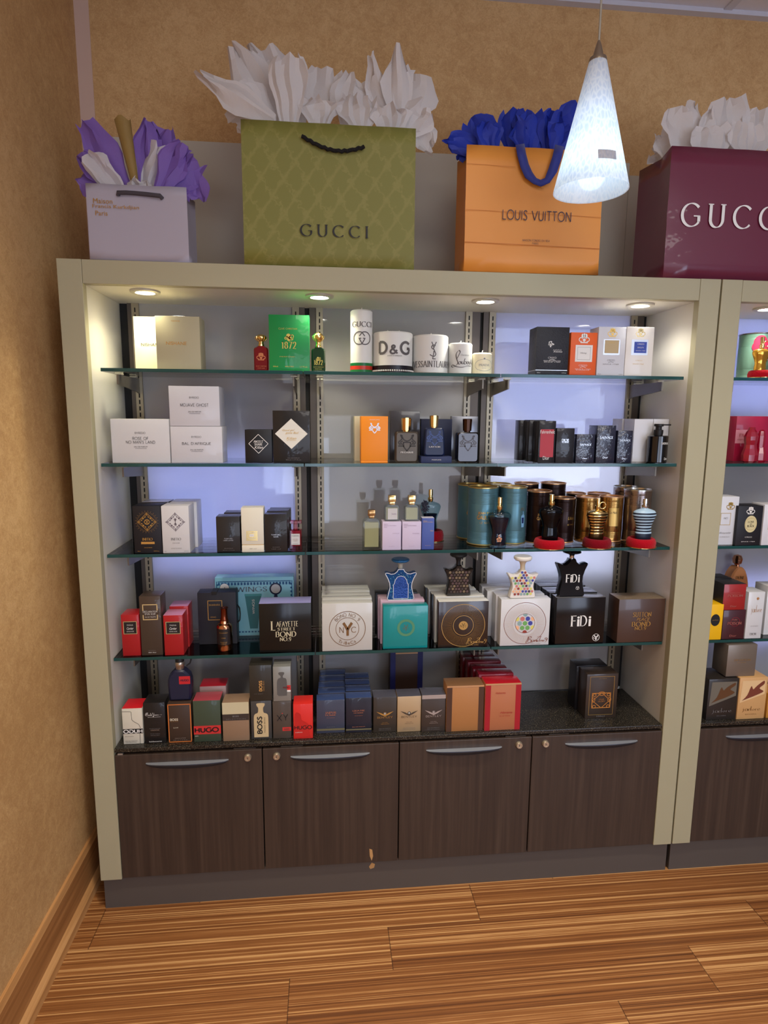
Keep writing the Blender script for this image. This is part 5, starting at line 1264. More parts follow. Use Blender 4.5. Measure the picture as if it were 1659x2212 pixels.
for k in range(70):
    a = rnd.uniform(0, 6.28); b_ = rnd.uniform(-1.2, 1.3); L_ = rnd.uniform(.008, .014); d_ = Vector((math.cos(a)*math.cos(b_), math.sin(a)*math.cos(b_)*.5, math.sin(b_)*1.5))
    tube(bm, [Vector((0, 0, .02)), Vector((0, 0, .02))+d_*L_*.6, Vector((0, 0, .02))+d_*L_], .0011, 4)
tag(tt, 'navy feather puff tied on the torso bottle behind the blue box', 'feather'); obj('barbs', bm, mat('navy_feather', (16,20,52), .8, sheen=.5), tt)

# ribbed tin cans
def can(label, u0, u1, vtop, vb, m, lid, rim, group, marks=(), y=None, zs=S3, hide=False, vt2=None):
    if y is None: y = atz((u0+u1)/2, vb, zs).y           # front of the can foot
    R0 = (at(u1, vb, y).x-at(u0, vb, y).x)/2
    y = min(y, .2262-2.03*R0); yc = y+R0; R = (at(u1, vb, yc).x-at(u0, vb, yc).x)/2*.985; yc = y+R
    cx = (at(u0, vb, yc).x+at(u1, vb, yc).x)/2; H = at((u0+u1)/2, vtop, yc).z-zs
    t = thing('tin_can', label, 'tin can', (cx, yc, zs+.0004), 0, group)
    prof = [(R*.93, 0), (R*1.0, .001), (R*1.0, .0028), (R*.965, .0038)]
    def ribs(z0, z1, n):
        for k in range(n*4+1):
            z = z0+(z1-z0)*k/(n*4); prof.append((R*(.965-.012*(.5-.5*math.cos(2*PI*n*(k/(n*4))))), z))
    ribs(H*.10, H*.24, 6); ribs(H*.70, H*.90, 8)
    prof += [(R*.965, H-.0038)]
    bm = new(); lathe(bm, prof[3:], 44, cap=False); obj('can_body', bm, m, t, angle=60)
    bm = new(); lathe(bm, [(R*.965, .0038), (R*1.0, .0028), (R*1.0, .001), (R*.93, 0), (.0005, .0004)], 44, cap=False); obj('bottom_rim', bm, rim, t, angle=50)
    bm = new(); lathe(bm, [(R*.965, H-.0038), (R*1.01, H-.0028), (R*1.01, H-.0006), (R*.97, H), (R*.92, H-.0004), (R*.91, H-.0035)], 44, cap=False); obj('top_rim', bm, rim, t, angle=50)
    bm = new(); lathe(bm, [(R*.91, H-.0035), (.0005, H-.0032)], 44, cap=False); obj('can_lid', bm, lid, t)
    wr = lambda x, z, y_: ((R*.965+y_)*math.sin(x/R), -(R*.965+y_)*math.cos(x/R), z)
    apply_marks(t, marks, 2*R, H, -.0006, lambda x, z, y_: wr(x, z, -y_), .004)
m_tcan = mat('teal_tin', (88,130,142), .32, m=.45); m_bcan = mat('dark_brown_tin', (44,30,28), .28, m=.7); m_gcan = mat('gold_tin', (186,146,84), .24, m=.95); m_scan = mat('silver_tin', (150,138,134), .22, m=.95)
m_lidg = mat('lid_gold', (206,180,110), .3, m=.8); m_lidc = mat('lid_copper', (206,160,112), .3, m=.8); m_lids = mat('lid_silver', (214,212,206), .22, m=.95); m_lidd = mat('lid_dark', (70,62,60), .3, m=.7)
jpg = lambda cx, ink: [('t', 'JEAN PAUL', cx, .56, .55, .055, 'heavy', ink), ('t', 'GAULTIER', cx, .49, .6, .07, 'heavy', ink), ('t', 'LE MALE', cx, .40, .4, .035, 'caps', ink)]
G = 'ribbed perfume tins on the third shelf'
can('teal ribbed tin standing furthest left of the tins', 986, 1042, 1045, 1165, m_tcan, m_lidg, m_lidg, G, jpg(.55, gi))
can('teal ribbed tin in front, left of the clear torso bottle', 1007.5, 1071.5, 1050, 1180, m_tcan, m_lidg, m_lidg, G, jpg(.5, gi))
can('teal ribbed tin with a small blue torso picture, behind the clear torso bottle', 1075, 1133.5, 1050, 1177, m_tcan, m_lidg, m_lidg, G,
    [('t', 'JPG', .72, .62, .18, .05, 'caps', gi), ('poly', [(.7,.30),(.82,.30),(.80,.36),(.83,.43),(.85,.50),(.78,.53),(.78,.58),(.75,.58),(.75,.53),(.67,.50),(.70,.43),(.72,.36)], mat('picture_blue', (120,170,210), .4)), ('poly', [(.72,.37),(.80,.37),(.80,.42),(.81,.47),(.70,.47),(.72,.42)], mat('picture_navy', (24,40,90), .4))])
can('teal ribbed tin hidden behind the two front teal tins', 1044, 1100, 1044, 1160, m_tcan, m_lidg, m_lidg, G)
can('dark brown tin left of the black torso bottle', 1133.5, 1186, 1059, 1176, m_bcan, m_lidc, m_lidc, G, [('t', 'JEAN PAUL', .55, .56, .5, .05, 'heavy', gi), ('t', 'GAULTIER', .55, .49, .55, .065, 'heavy', gi), ('t', 'LE MALE', .6, .36, .3, .03, 'caps', gi)])
can('dark brown tin at the back, behind the left dark brown one', 1107, 1158, 1042.5, 1160, m_bcan, m_lidc, m_lidc, G)
can('dark brown tin at the back, tallest looking one above the black torso bottle', 1163, 1216, 1042, 1159, m_bcan, m_lidc, m_lidc, G)
can('shorter dark brown tin right of the black torso bottle', 1189, 1236.5, 1074, 1174.5, m_bcan, m_lidd, m_lidc, G, [('t', 'Ultra', .68, .56, .3, .07, 'ital', gi), ('t', 'LE MALE', .7, .42, .36, .035, 'caps', gi)])
can('low dark tin peeking out behind the dark brown and gold tins', 1218, 1259, 1064, 1160, m_bcan, m_lidc, m_lidc, G)
can('gold ribbed tin left of the gold torso bottle', 1239, 1288, 1072, 1172.5, m_gcan, m_lidc, m_lidc, G, [('r', .25, .34, .82, .72, mat('gold_label', (206,168,96), .35, m=.8))])
can('gold ribbed tin right of the gold torso bottle', 1290.5, 1339, 1071, 1172.5, m_gcan, m_lidc, m_lidc, G, [('poly', [(.2,.76),(.62,.76),(.54,.62),(.62,.36),(.24,.36),(.3,.62)], mat('gold_label')), ('t', 'Le Male', .38, .66, .3, .05, 'ital', m_black)])
can('gold ribbed tin at the back between the two front gold tins', 1264, 1311, 1064.5, 1157, m_gcan, m_lidc, m_lidc, G)
can('silver ribbed tin in front, behind the striped blue torso bottle', 1342, 1398, 1056, 1175, m_scan, m_lids, m_lids, G)
can('silver ribbed tin at the back, left of the other silver one', 1320, 1370, 1050, 1153, m_scan, m_lids, m_lids, G)
# ---- lowest glass shelf
mred = wrapm('red_wrap', (168,30,34), .4); m_lbk = mat('label_black', (34,28,28), .4)
def cart(top='PASHA'): return [('r', .11, .53, .87, .845, m_lbk), ('fr', .13, .54, .86, .835, .0012, mat('pale_gold', (222,196,140), .4, m=.3)), ('t', 'PASHA', .5, .755, .34, .035, 'caps', wi), ('t', 'Cartier', .5, .675, .38, .06, 'ital', wi), ('t', 'EDITION NOIRE', .5, .60, .4, .028, 'caps', wi)]
carton(PB, 'red perfume box with a framed black label, leftmost on the lowest glass shelf', S4, 265.5, 304.5, 1328, .044, .050, mred, cart())
mbrw = wrapm('brown_wrap', (72,58,48), .4)
carton(PB, 'tall brown perfume box between two red ones', S4, 306.5, 352.5, 1288, .044, .050, mbrw,
   [('fr', .16, .61, .83, .86, .0022, mat('pale_gold'), 'label_panel'), ('r', .10, .69, .90, .76, mbrw, 'emblem'), ('t', "DECLARATION", .5, .745, .68, .03, 'caps', wi), ('t', "D'UN SOIR", .5, .705, .5, .03, 'caps', wi), ('t', 'EAU DE TOILETTE', .5, .655, .5, .02, 'caps', wi), ('t', 'VAPORISATEUR', .5, .085, .36, .012, 'sans', gk), ('t', 'SPRAY 100 ml', .5, .05, .36, .016, 'sans', wi)])
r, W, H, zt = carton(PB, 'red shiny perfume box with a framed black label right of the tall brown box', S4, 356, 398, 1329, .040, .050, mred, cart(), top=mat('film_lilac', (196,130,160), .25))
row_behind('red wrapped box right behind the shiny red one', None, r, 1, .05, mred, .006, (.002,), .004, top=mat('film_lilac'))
mnv = mat('blue_black_carton', (26,27,38), .55)
r, W, H, zt = carton(PB, 'tall black box with a ribbon tab and thin framed label behind the copper bottle', S4, 430, 513, 1280, .108, .040, mnv,
   [('fr', .265, .475, .63, .845, .0014, gi), ('t', 'BHARARA', .44, .765, .28, .035, 'caps', gi), ('t', 'KING', .4, .53, .14, .025, 'caps', gi)])
bm = new(); bx(bm, -.0075, .0075, -.0215, .012, H+.0004, H+.0032, .001); bx(bm, -.0065, .0065, -.0218, -.0206, H-.005, H+.003, .0005); obj('ribbon_tab', bm, mat('black_ribbon', (14,13,15), .6), r, loc=(-.006, 0, 0))
bm = new()
tube(bm, [(W/2-.001, .0, H*.72), (W/2+.006, -.004, H*.66), (W/2+.0075, -.006, H*.55), (W/2+.006, -.004, H*.42), (W/2-.001, 0, H*.36)], .004, 8, flat=(.0015, .006)); obj('side_ribbon', bm, mat('black_ribbon'), r, smooth=True)
def copper_bottle():
    y = .052; a = at(466.5, 1390, y); b = at(500.5, 1390, y); R = (b.x-a.x)/2; cx = (a.x+b.x)/2; z = lambda v: at(484, v, y+R).z-S4
    t = thing('perfume_bottle', 'round rose gold perfume bottle with a black label on the lowest glass shelf', 'perfume bottle', (cx, y+R, S4+.0005)); hb = z(1348)
    bm = new(); lathe(bm, [(R-.003, 0), (R, .003), (R, hb-.004), (R*.85, hb), (R*.6, hb+.003), (R*.55, z(1340))], 40); obj('bottle', bm, m_cu, t, angle=45)
    bm = new(); lathe(bm, [(R*.56, z(1340)-.001), (R*.5, z(1338)), (R*.42, z(1330)), (R*.42, z(1317)), (R*.55, z(1313)), (R*.3, z(1314)), (.0005, z(1316))], 24); obj('crown_cap', bm, mat('dark_copper', (120,60,38), .2, m=.9), t, angle=40)
    wr = lambda x, zz, y_: ((R+y_)*math.sin(x/R), -(R+y_)*math.cos(x/R), zz)
    bm = new(); put(bm, *rect2d(-R*1.15, hb*.26, R*.9, hb*.88), .0004, 0, wr, .004); obj('label', bm, m_lbk, t)
    bm = new()
    for s, cz, w_ in (('BHARARA', .74, R*1.1), ('KING', .54, R*.5), ('PARFUM', .37, R*.8), ('100ml', .31, R*.6)):
        V, F = text2d(s, 'caps' if s != '100ml' else 'sans'); put(bm, fit(V, 0, cz*hb, w_, .0028), F, .0008, 0, wr, .003)
    obj('lettering', bm, gi, t)
copper_bottle()
# pale blue gift set
mw_ = mat('aqua_carton', (126,186,204), .4); m_aq2 = mat('aqua_dark', (74,140,160), .4); m_bl2 = mat('deep_blue_print', (28,84,130), .45)
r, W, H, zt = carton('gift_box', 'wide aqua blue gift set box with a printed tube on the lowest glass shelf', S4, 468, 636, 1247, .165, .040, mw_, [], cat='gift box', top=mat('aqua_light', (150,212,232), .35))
bm = new(); bm2 = new()
for i in range(23):
    x = -W/2*.90+W*.90*i/22
    for zz in (.905, .065): bx(bm, x-.0026, x+.0026, -.0203, -.02, zz*H-.002-(.0035 if zz > .5 else 0), zz*H+.002)
for k in range(13):
    zz = (.1+.78*k/12)*H
    for sx in (-.94, .94): bx(bm, sx*W/2-.0022, sx*W/2+.0022, -.0203, -.02, zz-.0024, zz+.0024)
bx(bm2, -W/2*.93, W/2*.93, -.0202, -.02, H*.925, H*.94); bx(bm2, -W/2*.97, -W/2*.95, -.0202, -.02, H*.05, H*.94); bx(bm2, W/2*.95, W/2*.97, -.0202, -.02, H*.05, H*.94)
obj('border_pattern', bm, m_bl2, r); obj('border_lines', bm2, m_bl2, r)
gtub = [('poly', [(.375,.69),(.585,.69),(.53,.12),(.43,.12)], mat('tube_teal', (40,110,118), .35), 'label_panel'), ('poly', [(.37,.72),(.59,.72),(.588,.68),(.372,.68)], mat('tube_teal2', (60,140,146), .35), 'label_panel')]
apply_marks(r, [('t', 'WINGS', .46, .80, .40, .085, 'serif', mat('grey_blue_ink', (96,116,128), .4, m=.3)), ('disc', .12, .83, .0125, wi), ('ring', .12, .83, .0125, .0014, m_bl2), ('poly', [(.105,.72),(.135,.72),(.13,.80),(.12,.85),(.11,.80)], mat('print_navy', (24,36,66), .4)),
   ('disc', .77, .80, .0165, mat('print_navy')), ('disc', .77, .80, .0125, mat('badge_silver', (196,198,200), .3, m=.3)), ('poly', [(.69,.55),(.85,.55),(.80,.63),(.785,.72),(.755,.72),(.74,.63)], mat('print_navy')), ('tv', 'WINGS', .48, .5, .03, .25, 'caps', wi)] + gtub, W, H, -.020)
mglk = mat('gloss_black_carton', (27,25,23), .2, coat=.1, spec=.35)
mgl = mat('ivory_print', (214,204,170), .45)
r, W, H, zt = carton(PB, 'glossy black square box with ivory letters between the aqua gift set and the white box', S4, 561, 673, 1303, .040, .055, mglk,
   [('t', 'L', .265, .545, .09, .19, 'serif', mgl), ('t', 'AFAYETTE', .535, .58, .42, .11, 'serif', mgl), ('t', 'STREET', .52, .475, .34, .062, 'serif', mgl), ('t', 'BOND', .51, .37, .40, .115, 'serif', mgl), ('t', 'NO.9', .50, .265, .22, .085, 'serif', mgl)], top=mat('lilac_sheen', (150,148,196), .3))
mww = mat('gloss_white_carton', (198,197,191), .3, coat=.3); m_brz = mat('bronze_ink', (128,92,52), .4, m=.3); m_brz2 = mat('gold_leaf', (190,150,84), .35, m=.4)
def nyc(cx, cz, R, m, th=.0014, letters=True):
    o = [('ring', cx, cz, R, th, m), ('ring', cx, cz, R*.64, th*.8, m)]
    if letters: o += [('at', 'BOND NO. 9', cx, cz, R*.82, R*.19, 90, False, m), ('at', 'TriBeCa', cx, cz, R*.82, R*.19, 270, True, m, 'sans')]
    return o
WB = .129
r, W, H, zt = carton(PB, 'white square box with a round bronze emblem, front of the white row', S4, 696, 804.5, 1303, .036, .030, mww,
   nyc(.5, .465, .0455, m_brz) + [('t', 'Y', .505, .465, .21, .29, 'bold', m_brz), ('t', 'N', .385, .445, .085, .125, 'caps', m_brz), ('t', 'C', .625, .445, .10, .125, 'caps', m_brz)])
o4 = ('second', 'third', 'fourth', 'fifth')
row_behind('', 'white square boxes in a row', r, 4, .030, mww, .0015, (.001, -.001, .0005, -.0005), .0035, labels=['white square box, %s from the front of its row' % o for o in o4])
mtl = mat('teal_gloss_carton', (0,138,140), .3, coat=.4, bump=.4, bscale=20)
r, W, H, zt = carton(PB, 'bright teal square box with a faint gold round emblem', S4, 827, 923.5, 1309, .040, .030, mtl,
   [('ring', .51, .49, .0195, .0065, mat('faint_gold', (84,140,104), .4)), ('disc', .51, .49, .013, mat('teal_disc', (10,132,134), .4)), ('t', 'Y', .51, .49, .085, .15, 'caps', m_brz), ('t', 'N', .465, .475, .035, .06, 'caps', m_brz), ('t', 'C', .555, .475, .035, .06, 'caps', m_brz)])
mpk = mat('pink_carton', (204,172,190), .5)
bk = row_behind('', 'boxes in a row behind the teal one', r, 3, .03, mpk, .004, (-.0035, -.0065, -.011), .006, ms=(mpk, mpk, mat('black_gloss_box', (18,18,20), .25)), ks=1.0,
   labels=('pink square box right behind the teal one', 'pink square box two behind the teal one', 'black square box at the back of the teal and pink row'))
def star_bottle(label, zs, u0, u1, vsh, vcap, vbot, y, body, cap, neckm, deep=.030, rim=None, face=None):
    um = (u0+u1)/2; a = at(u0, 1260, y); b = at(u1, 1260, y); w = (b.x-a.x)/2; cx = (a.x+b.x)/2
    ht = at(um, vcap, y).z-zs; sh = at(um, vsh, y).z-zs
    t = thing('perfume_bottle', label, 'star shaped perfume bottle', (cx, y+deep/2, zs+.0005))
    half = [(0.0, 0), (.78, 0), (.86, .04), (.80, .22), (.70, .45), (.72, .62), (.84, .80), (1.0, .96), (.98, 1.0), (.86, 1.0), (.62, .955), (.42, .97), (.24, 1.05), (.17, 1.13)]
    pts = [(x*w, z*sh) for x, z in half]; out = pts + [(-x, z) for x, z in reversed(pts[1:])]
    bm = new(); extr(bm, out, -deep/2, deep/2, .0022)
    obj('bottle', bm, body, t, angle=35)
    hn = sh*1.13; c = ht-hn
    bm = new(); lathe(bm, [(w*.17, hn-.002), (w*.15, hn+c*.3), (w*.2, hn+c*.5), (w*.26, hn+c*.62), (w*.3, hn+c*.66)], 20); obj('neck', bm, neckm, t, angle=50)
    bm = new(); lathe(bm, [(w*.3, hn+c*.62), (w*.5, hn+c*.70), (w*.585, hn+c*.80), (w*.585, hn+c*.92), (w*.5, ht), (.0005, ht)], 32); obj('cap', bm, cap, t, angle=40)
    if rim:
        bm = new(); ins = [(x*.99, z) for x, z in out]
        V, F = lines2d([out+[out[0]]], .0018); put(bm, V, F, -deep/2-.0004, 0); obj('metal_rim', bm, rim, t)
    return t, w, sh, deep, out
def inside(p, poly):
    x, z = p; c = False; n = len(poly)
    for i in range(n):
        (x0, z0), (x1, z1) = poly[i], poly[(i+1) % n]
        if (z0 > z) != (z1 > z) and x < (x1-x0)*(z-z0)/(z1-z0)+x0: c = not c
    return c
def dots(t, out, deep, rad, mats, seed, ring=True, shrink=.93):
    rnd = random.Random(seed); bms = [new() for _ in mats]; zc = sum(p[1] for p in out)/len(out)
    poly = [(x*shrink, (z-zc)*.95+zc) for x, z in out]; zmax = max(p[1] for p in out); s = rad*2.5; j = 0; z = rad*1.3
    while z < zmax:
        x = -.05 + (s/2 if j % 2 else 0)
        while x < .05:
            q = (x+rnd.uniform(-1, 1)*rad*.12, z+rnd.uniform(-1, 1)*rad*.12)
            if all(inside((q[0]+rad*.8*math.cos(a), q[1]+rad*.8*math.sin(a)), poly) for a in (0, 1.57, 3.14, 4.71)):
                put(bms[rnd.randrange(len(mats))], *disc2d(q[0], q[1], rad, 14), -deep/2-.0012, 0)
            x += s
        z += s*.87; j += 1
    for b, m in zip(bms, mats): obj('dot_pattern', b, m, t)
m_bsp = mat('blue_sparkle', (28,86,150), .2, bump=.9, bscale=420, m=.4); m_bpan = mat('blue_panel', (46,84,168), .25, bump=1.0, bscale=260, m=.3)
zpk = bk[0].location.z; bkH = RC[r.name][1]+.004
t, w, sh, dp, out = star_bottle('blue glitter star shaped bottle with silver rim standing on the pink boxes', S4+bkH+.001, 832.5, 899, 1238, 1209, 1290, .078, m_bsp, mat('blue_crystal', (60,130,190), .2, m=.4, bump=.8, bscale=500), mat('clear_neck', (200,200,185), .15, m=.3), 0.026, mat('silver_rim', (226,228,230), .3, m=.4))
fp = [(-.62,.02), (.62,.02), (.62,.62), (.55,.64), (.48,.8), (.3,.93), (0,.98), (-.3,.93), (-.48,.8), (-.55,.64), (-.62,.62)]
fp = [(x*w*.78, .03*sh+z*sh*.88) for x, z in fp]
bm = new(); put(bm, fp, [tuple(range(len(fp)))], -dp/2-.0008, 0); obj('arched_panel', bm, m_bpan, t)
bm = new(); V, F = lines2d([fp+[fp[0]]], .0014); put(bm, V, F, -dp/2-.0013, 0); obj('panel_rim', bm, mat('silver_rim'), t)
rnd = random.Random(3); bms = [new(), new()]
for k in range(120):
    q = (rnd.uniform(-w, w), rnd.uniform(.02, 1)*sh)
    if inside(q, [(x*.9, z*.97) for x, z in out]) and not inside(q, [(x*1.06, z*1.02) for x, z in fp]): put(bms[k % 2], *disc2d(q[0], q[1], .0011, 8), -dp/2-.0009, 0)
obj('crystals', bms[0], mat('crystal_aqua', (110,200,214), .15, m=.3), t); obj('crystals', bms[1], mat('crystal_pale', (150,190,230), .15, m=.4), t)

mdb = mat('dark_brown_gloss', (46,32,26), .25, coat=.4)
def rays(cx, cz, r0, r1, n, w, m): return [('geo', *lines2d([[(cx+r0*math.cos(2*PI*k/n), cz+r0*math.sin(2*PI*k/n)), (cx+r1*math.cos(2*PI*k/n), cz+r1*math.sin(2*PI*k/n))] for k in range(n)], w), m, 'ray_pattern')]
r, W, H, zt = carton(PB, 'dark brown square box with a large golden ring emblem', S4, 945.5, 1053, 1299, .040, .030, mdb,
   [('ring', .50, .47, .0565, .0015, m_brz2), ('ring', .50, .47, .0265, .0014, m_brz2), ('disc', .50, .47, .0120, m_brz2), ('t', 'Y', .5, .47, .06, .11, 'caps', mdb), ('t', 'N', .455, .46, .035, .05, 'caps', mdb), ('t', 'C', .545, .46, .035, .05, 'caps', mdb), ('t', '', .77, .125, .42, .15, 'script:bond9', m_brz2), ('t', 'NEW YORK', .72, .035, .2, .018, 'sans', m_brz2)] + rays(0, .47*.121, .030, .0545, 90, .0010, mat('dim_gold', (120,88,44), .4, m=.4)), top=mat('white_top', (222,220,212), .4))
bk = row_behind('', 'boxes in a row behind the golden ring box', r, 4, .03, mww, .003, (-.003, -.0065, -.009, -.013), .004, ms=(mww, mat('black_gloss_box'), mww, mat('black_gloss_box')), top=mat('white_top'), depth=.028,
   labels=('white square box right behind the golden ring box', 'black square box two behind the golden ring box', 'white square box three behind the golden ring box', 'black square box at the back of the golden ring row'))
t, w, sh, dp, out = star_bottle('dark brown star shaped bottle with a pebble pattern on the golden ring row', zt+.003, 960.5, 1022, 1230, 1197, 1282, .076, mat('brown_black_glass', (24,20,18), .15, coat=.6), m_black, m_black, .026)
dots(t, out, dp, .0034, [mat('pebble_brown', (76,58,42), .35), mat('pebble_dark', (58,42,34), .35), mat('pebble_tan', (120,100,72), .35), mat('pebble_mauve', (84,58,54), .35)], 8)
DC = [mat('dot_'+n, c, .35) for n, c in (('blue', (62,70,160)), ('green', (110,170,90)), ('red', (150,58,44)), ('peach', (240,184,140)), ('yellow', (222,214,110)), ('plum', (70,44,72)), ('grey', (140,170,170)), ('rose', (206,120,112)))]
m_rbr = mat('rust_ring', (132,72,52), .4)
r, W, H, zt = carton(PB, 'white square box with a thin rust ring around a circle of coloured dots', S4, 1079, 1185, 1294, .036, .030, mat('bright_white_carton', (212,213,214), .35, coat=.3),
   [('ring', .495, .48, .0560, .0011, m_rbr), ('ring', .495, .48, .0262, .0010, m_rbr), ('t', '', .75, .125, .45, .15, 'script:bond9', m_rbr), ('t', 'NEW YORK', .73, .035, .2, .018, 'sans', gk)] + rays(-.0006, .48*.121, .031, .054, 96, .0008, mat('pale_rust', (206,188,176), .5)))
bmx = {}
rnd = random.Random(4)
for i in range(-4, 5):
    for j in range(-3, 4):
        x = (i+.5*(j % 2))*.0142; z = j*.0123
        d = math.hypot(x, z)
        if d < .0262: 
            mm = DC[rnd.randrange(8)]; V, F = disc2d(x-.0006, z+.48*H, .0060, 18)
            V = [((-.0006+(a+.0006)*min(1, .0255/max(1e-6, math.hypot(a+.0006, b-.48*H)))), .48*H+(b-.48*H)*min(1, .0255/max(1e-6, math.hypot(a+.0006, b-.48*H)))) for a, b in V]
            bmx.setdefault(mm.name, (new(), mm)); put(bmx[mm.name][0], V, F, -.0158, 0)
for b, mm in bmx.values(): obj('dot_pattern', b, mm, r)
mpw = mat('pearl_white_carton', (206,206,208), .4, coat=.2)
row_behind('', 'white boxes in a row behind the coloured dot box', r, 3, .03, mpw, .002, (-.004, -.017, -.021), .005, depth=.034,
   labels=('white square box right behind the coloured dot box', 'white square box two behind the coloured dot box', 'white square box at the back of the coloured dot row'))
t, w, sh, dp, out = star_bottle('white star shaped bottle covered in coloured dots', zt, 1097.5, 1163, 1240, 1203, 1290, .040, mat('white_glaze', (234,230,222), .15, coat=.6), mat('white_glaze'), mat('cream_neck', (216,200,170), .3), .022)
dots(t, out, dp, .0033, DC, 12)
mfd = mat('black_brown_gloss', (28,22,21), .16, coat=.1, spec=.35)
r, W, H, zt = carton(PB, 'glossy black brown square box with bold white letters', S4, 1198, 1303, 1291, .036, .040, mfd,
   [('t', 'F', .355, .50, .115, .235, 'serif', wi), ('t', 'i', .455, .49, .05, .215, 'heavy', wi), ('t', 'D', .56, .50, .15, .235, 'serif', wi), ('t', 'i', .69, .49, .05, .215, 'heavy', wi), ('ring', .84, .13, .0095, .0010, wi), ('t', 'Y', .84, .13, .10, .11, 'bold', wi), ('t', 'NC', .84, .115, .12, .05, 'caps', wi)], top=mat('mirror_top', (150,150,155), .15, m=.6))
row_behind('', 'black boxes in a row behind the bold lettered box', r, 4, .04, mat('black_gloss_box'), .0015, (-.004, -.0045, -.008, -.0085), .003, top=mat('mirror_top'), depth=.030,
   labels=['black square box, %s in the row behind the bold lettered box' % o for o in ('second', 'third', 'fourth', 'last')])
t, w, sh, dp, out = star_bottle('glossy black star shaped bottle with bold white letters', zt, 1203.5, 1268.5, 1218, 1192, 1278, .044, mat('black_glass'), mat('black_glass'), m_chrome, .026)
apply_marks(t, [('t', 'F', .335, .56, .13, .25, 'serif', wi), ('t', 'i', .45, .55, .05, .23, 'heavy', wi), ('t', 'D', .56, .56, .17, .25, 'serif', wi), ('t', 'i', .71, .55, .05, .23, 'heavy', wi), ('ring', .68, .26, .0042, .0007, wi), ('t', 'Y', .68, .26, .09, .09, 'caps', wi)], 2*w, sh, -dp/2)
mst = mat('walnut_brown_carton', (74,52,42), .35, coat=.3); mgs = mat('gold_type', (176,132,66), .4, m=.3)
r, W, H, zt = carton(PB, 'brown square box with gold lettering at the right end of the lowest glass shelf', S4, 1331.5, 1431, 1294, .034, .060, mst,
   [('t', 'SUTTON', .51, .645, .40, .115, 'serif', mgs), ('t', 'PLACE', .54, .535, .29, .07, 'ital', mgs), ('t', 'BOND', .50, .425, .41, .115, 'serif', mgs), ('t', 'NO.9', .49, .325, .25, .085, 'serif', mgs)], top=mat('pale_brown_top', (120,104,84), .3, bump=.6))  # top face paler than the brown sides

# ---- worktop row
def pc(label, u0, u1, vtop, y, depth, m, marks=(), **k): return carton(PB, label, CT, u0, u1, vtop, y, depth, m, marks, **k)
mhw = mat('hugo_white_carton', (214,208,190), .5); m_rtop = mat('red_top', (206,24,34), .5)
r, W, H, zt = pc('white perfume box with red top and mirrored lettering band, far left of the worktop', 267, 311, 1530, .0245, .055, mhw,
   [('r', .0, .295, 1, .425, m_black), ('ln', [[(.0,.92),(.40,.915),(.46,.9),(.47,.78),(.48,.68)], smooth_pts([(.48,.68),(.60,.62),(.80,.55),(.88,.44)], 4), [(.84,.3),(.83,.0)]], .0008, m_black), ('t', 'REVERSED', .31, .22, .42, .025, 'caps', gk), ('t', 'EAU DE TOILETTE', .40, .09, .6, .025, 'sans', gk), ('t', 'VAPORISATEUR', .38, .055, .55, .02, 'sans', gk)], top=m_rtop)
V, F = text2d('HUGO', 'bold'); V = [(-x, z) for x, z in V]; V = fit(V, 0, .36*H, W*.96, H*.105)
apply_marks(r, [('geo', V, F, wi, 'lettering')], W, H, -.0275)
pc('black perfume box with a white signature, second from the left on the worktop', 313, 360, 1518, .0235, .05, mkw, [('t', '', .47, .71, .78, .115, 'script:sig', wi), ('t', 'baldessarini', .5, .655, .6, .018, 'caps', wi), ('t', 'EAU DE COLOGNE', .5, .37, .5, .018, 'sans', gk), ('t', 'CONCENTREE', .5, .33, .4, .025, 'sans', sv), ('t', '75 ml 2.5 fl.oz', .5, .24, .45, .018, 'sans', gk), ('t', 'NATURAL SPRAY', .5, .2, .42, .018, 'sans', gk), ('t', 'baldessarini', .5, .05, .58, .03, 'sans', wi)])
mbo = mat('espresso_carton', (66,50,40), .45); m_orf = mat('orange_frame', (214,120,52), .5)
r, W, H, zb_ = pc('dark brown perfume box with an orange border and a navy flask on top', 364.5, 416, 1520, .022, .05, mbo,
   [('fr', .03, .02, .97, .98, .0022, m_orf), ('t', 'BOSS', .27, .60, .34, .062, 'bold', mat('cream_ink', (226,214,190), .5)), ('t', 'THE SCENT', .27, .55, .36, .02, 'caps', gi), ('t', 'ELIXIR', .33, .39, .2, .03, 'caps', mat('cream_ink')), ('t', 'PARFUM INTENSE', .5, .115, .46, .02, 'sans', sv), ('t', '100 ml 3.3 fl.oz', .5, .07, .6, .02, 'sans', sv)])
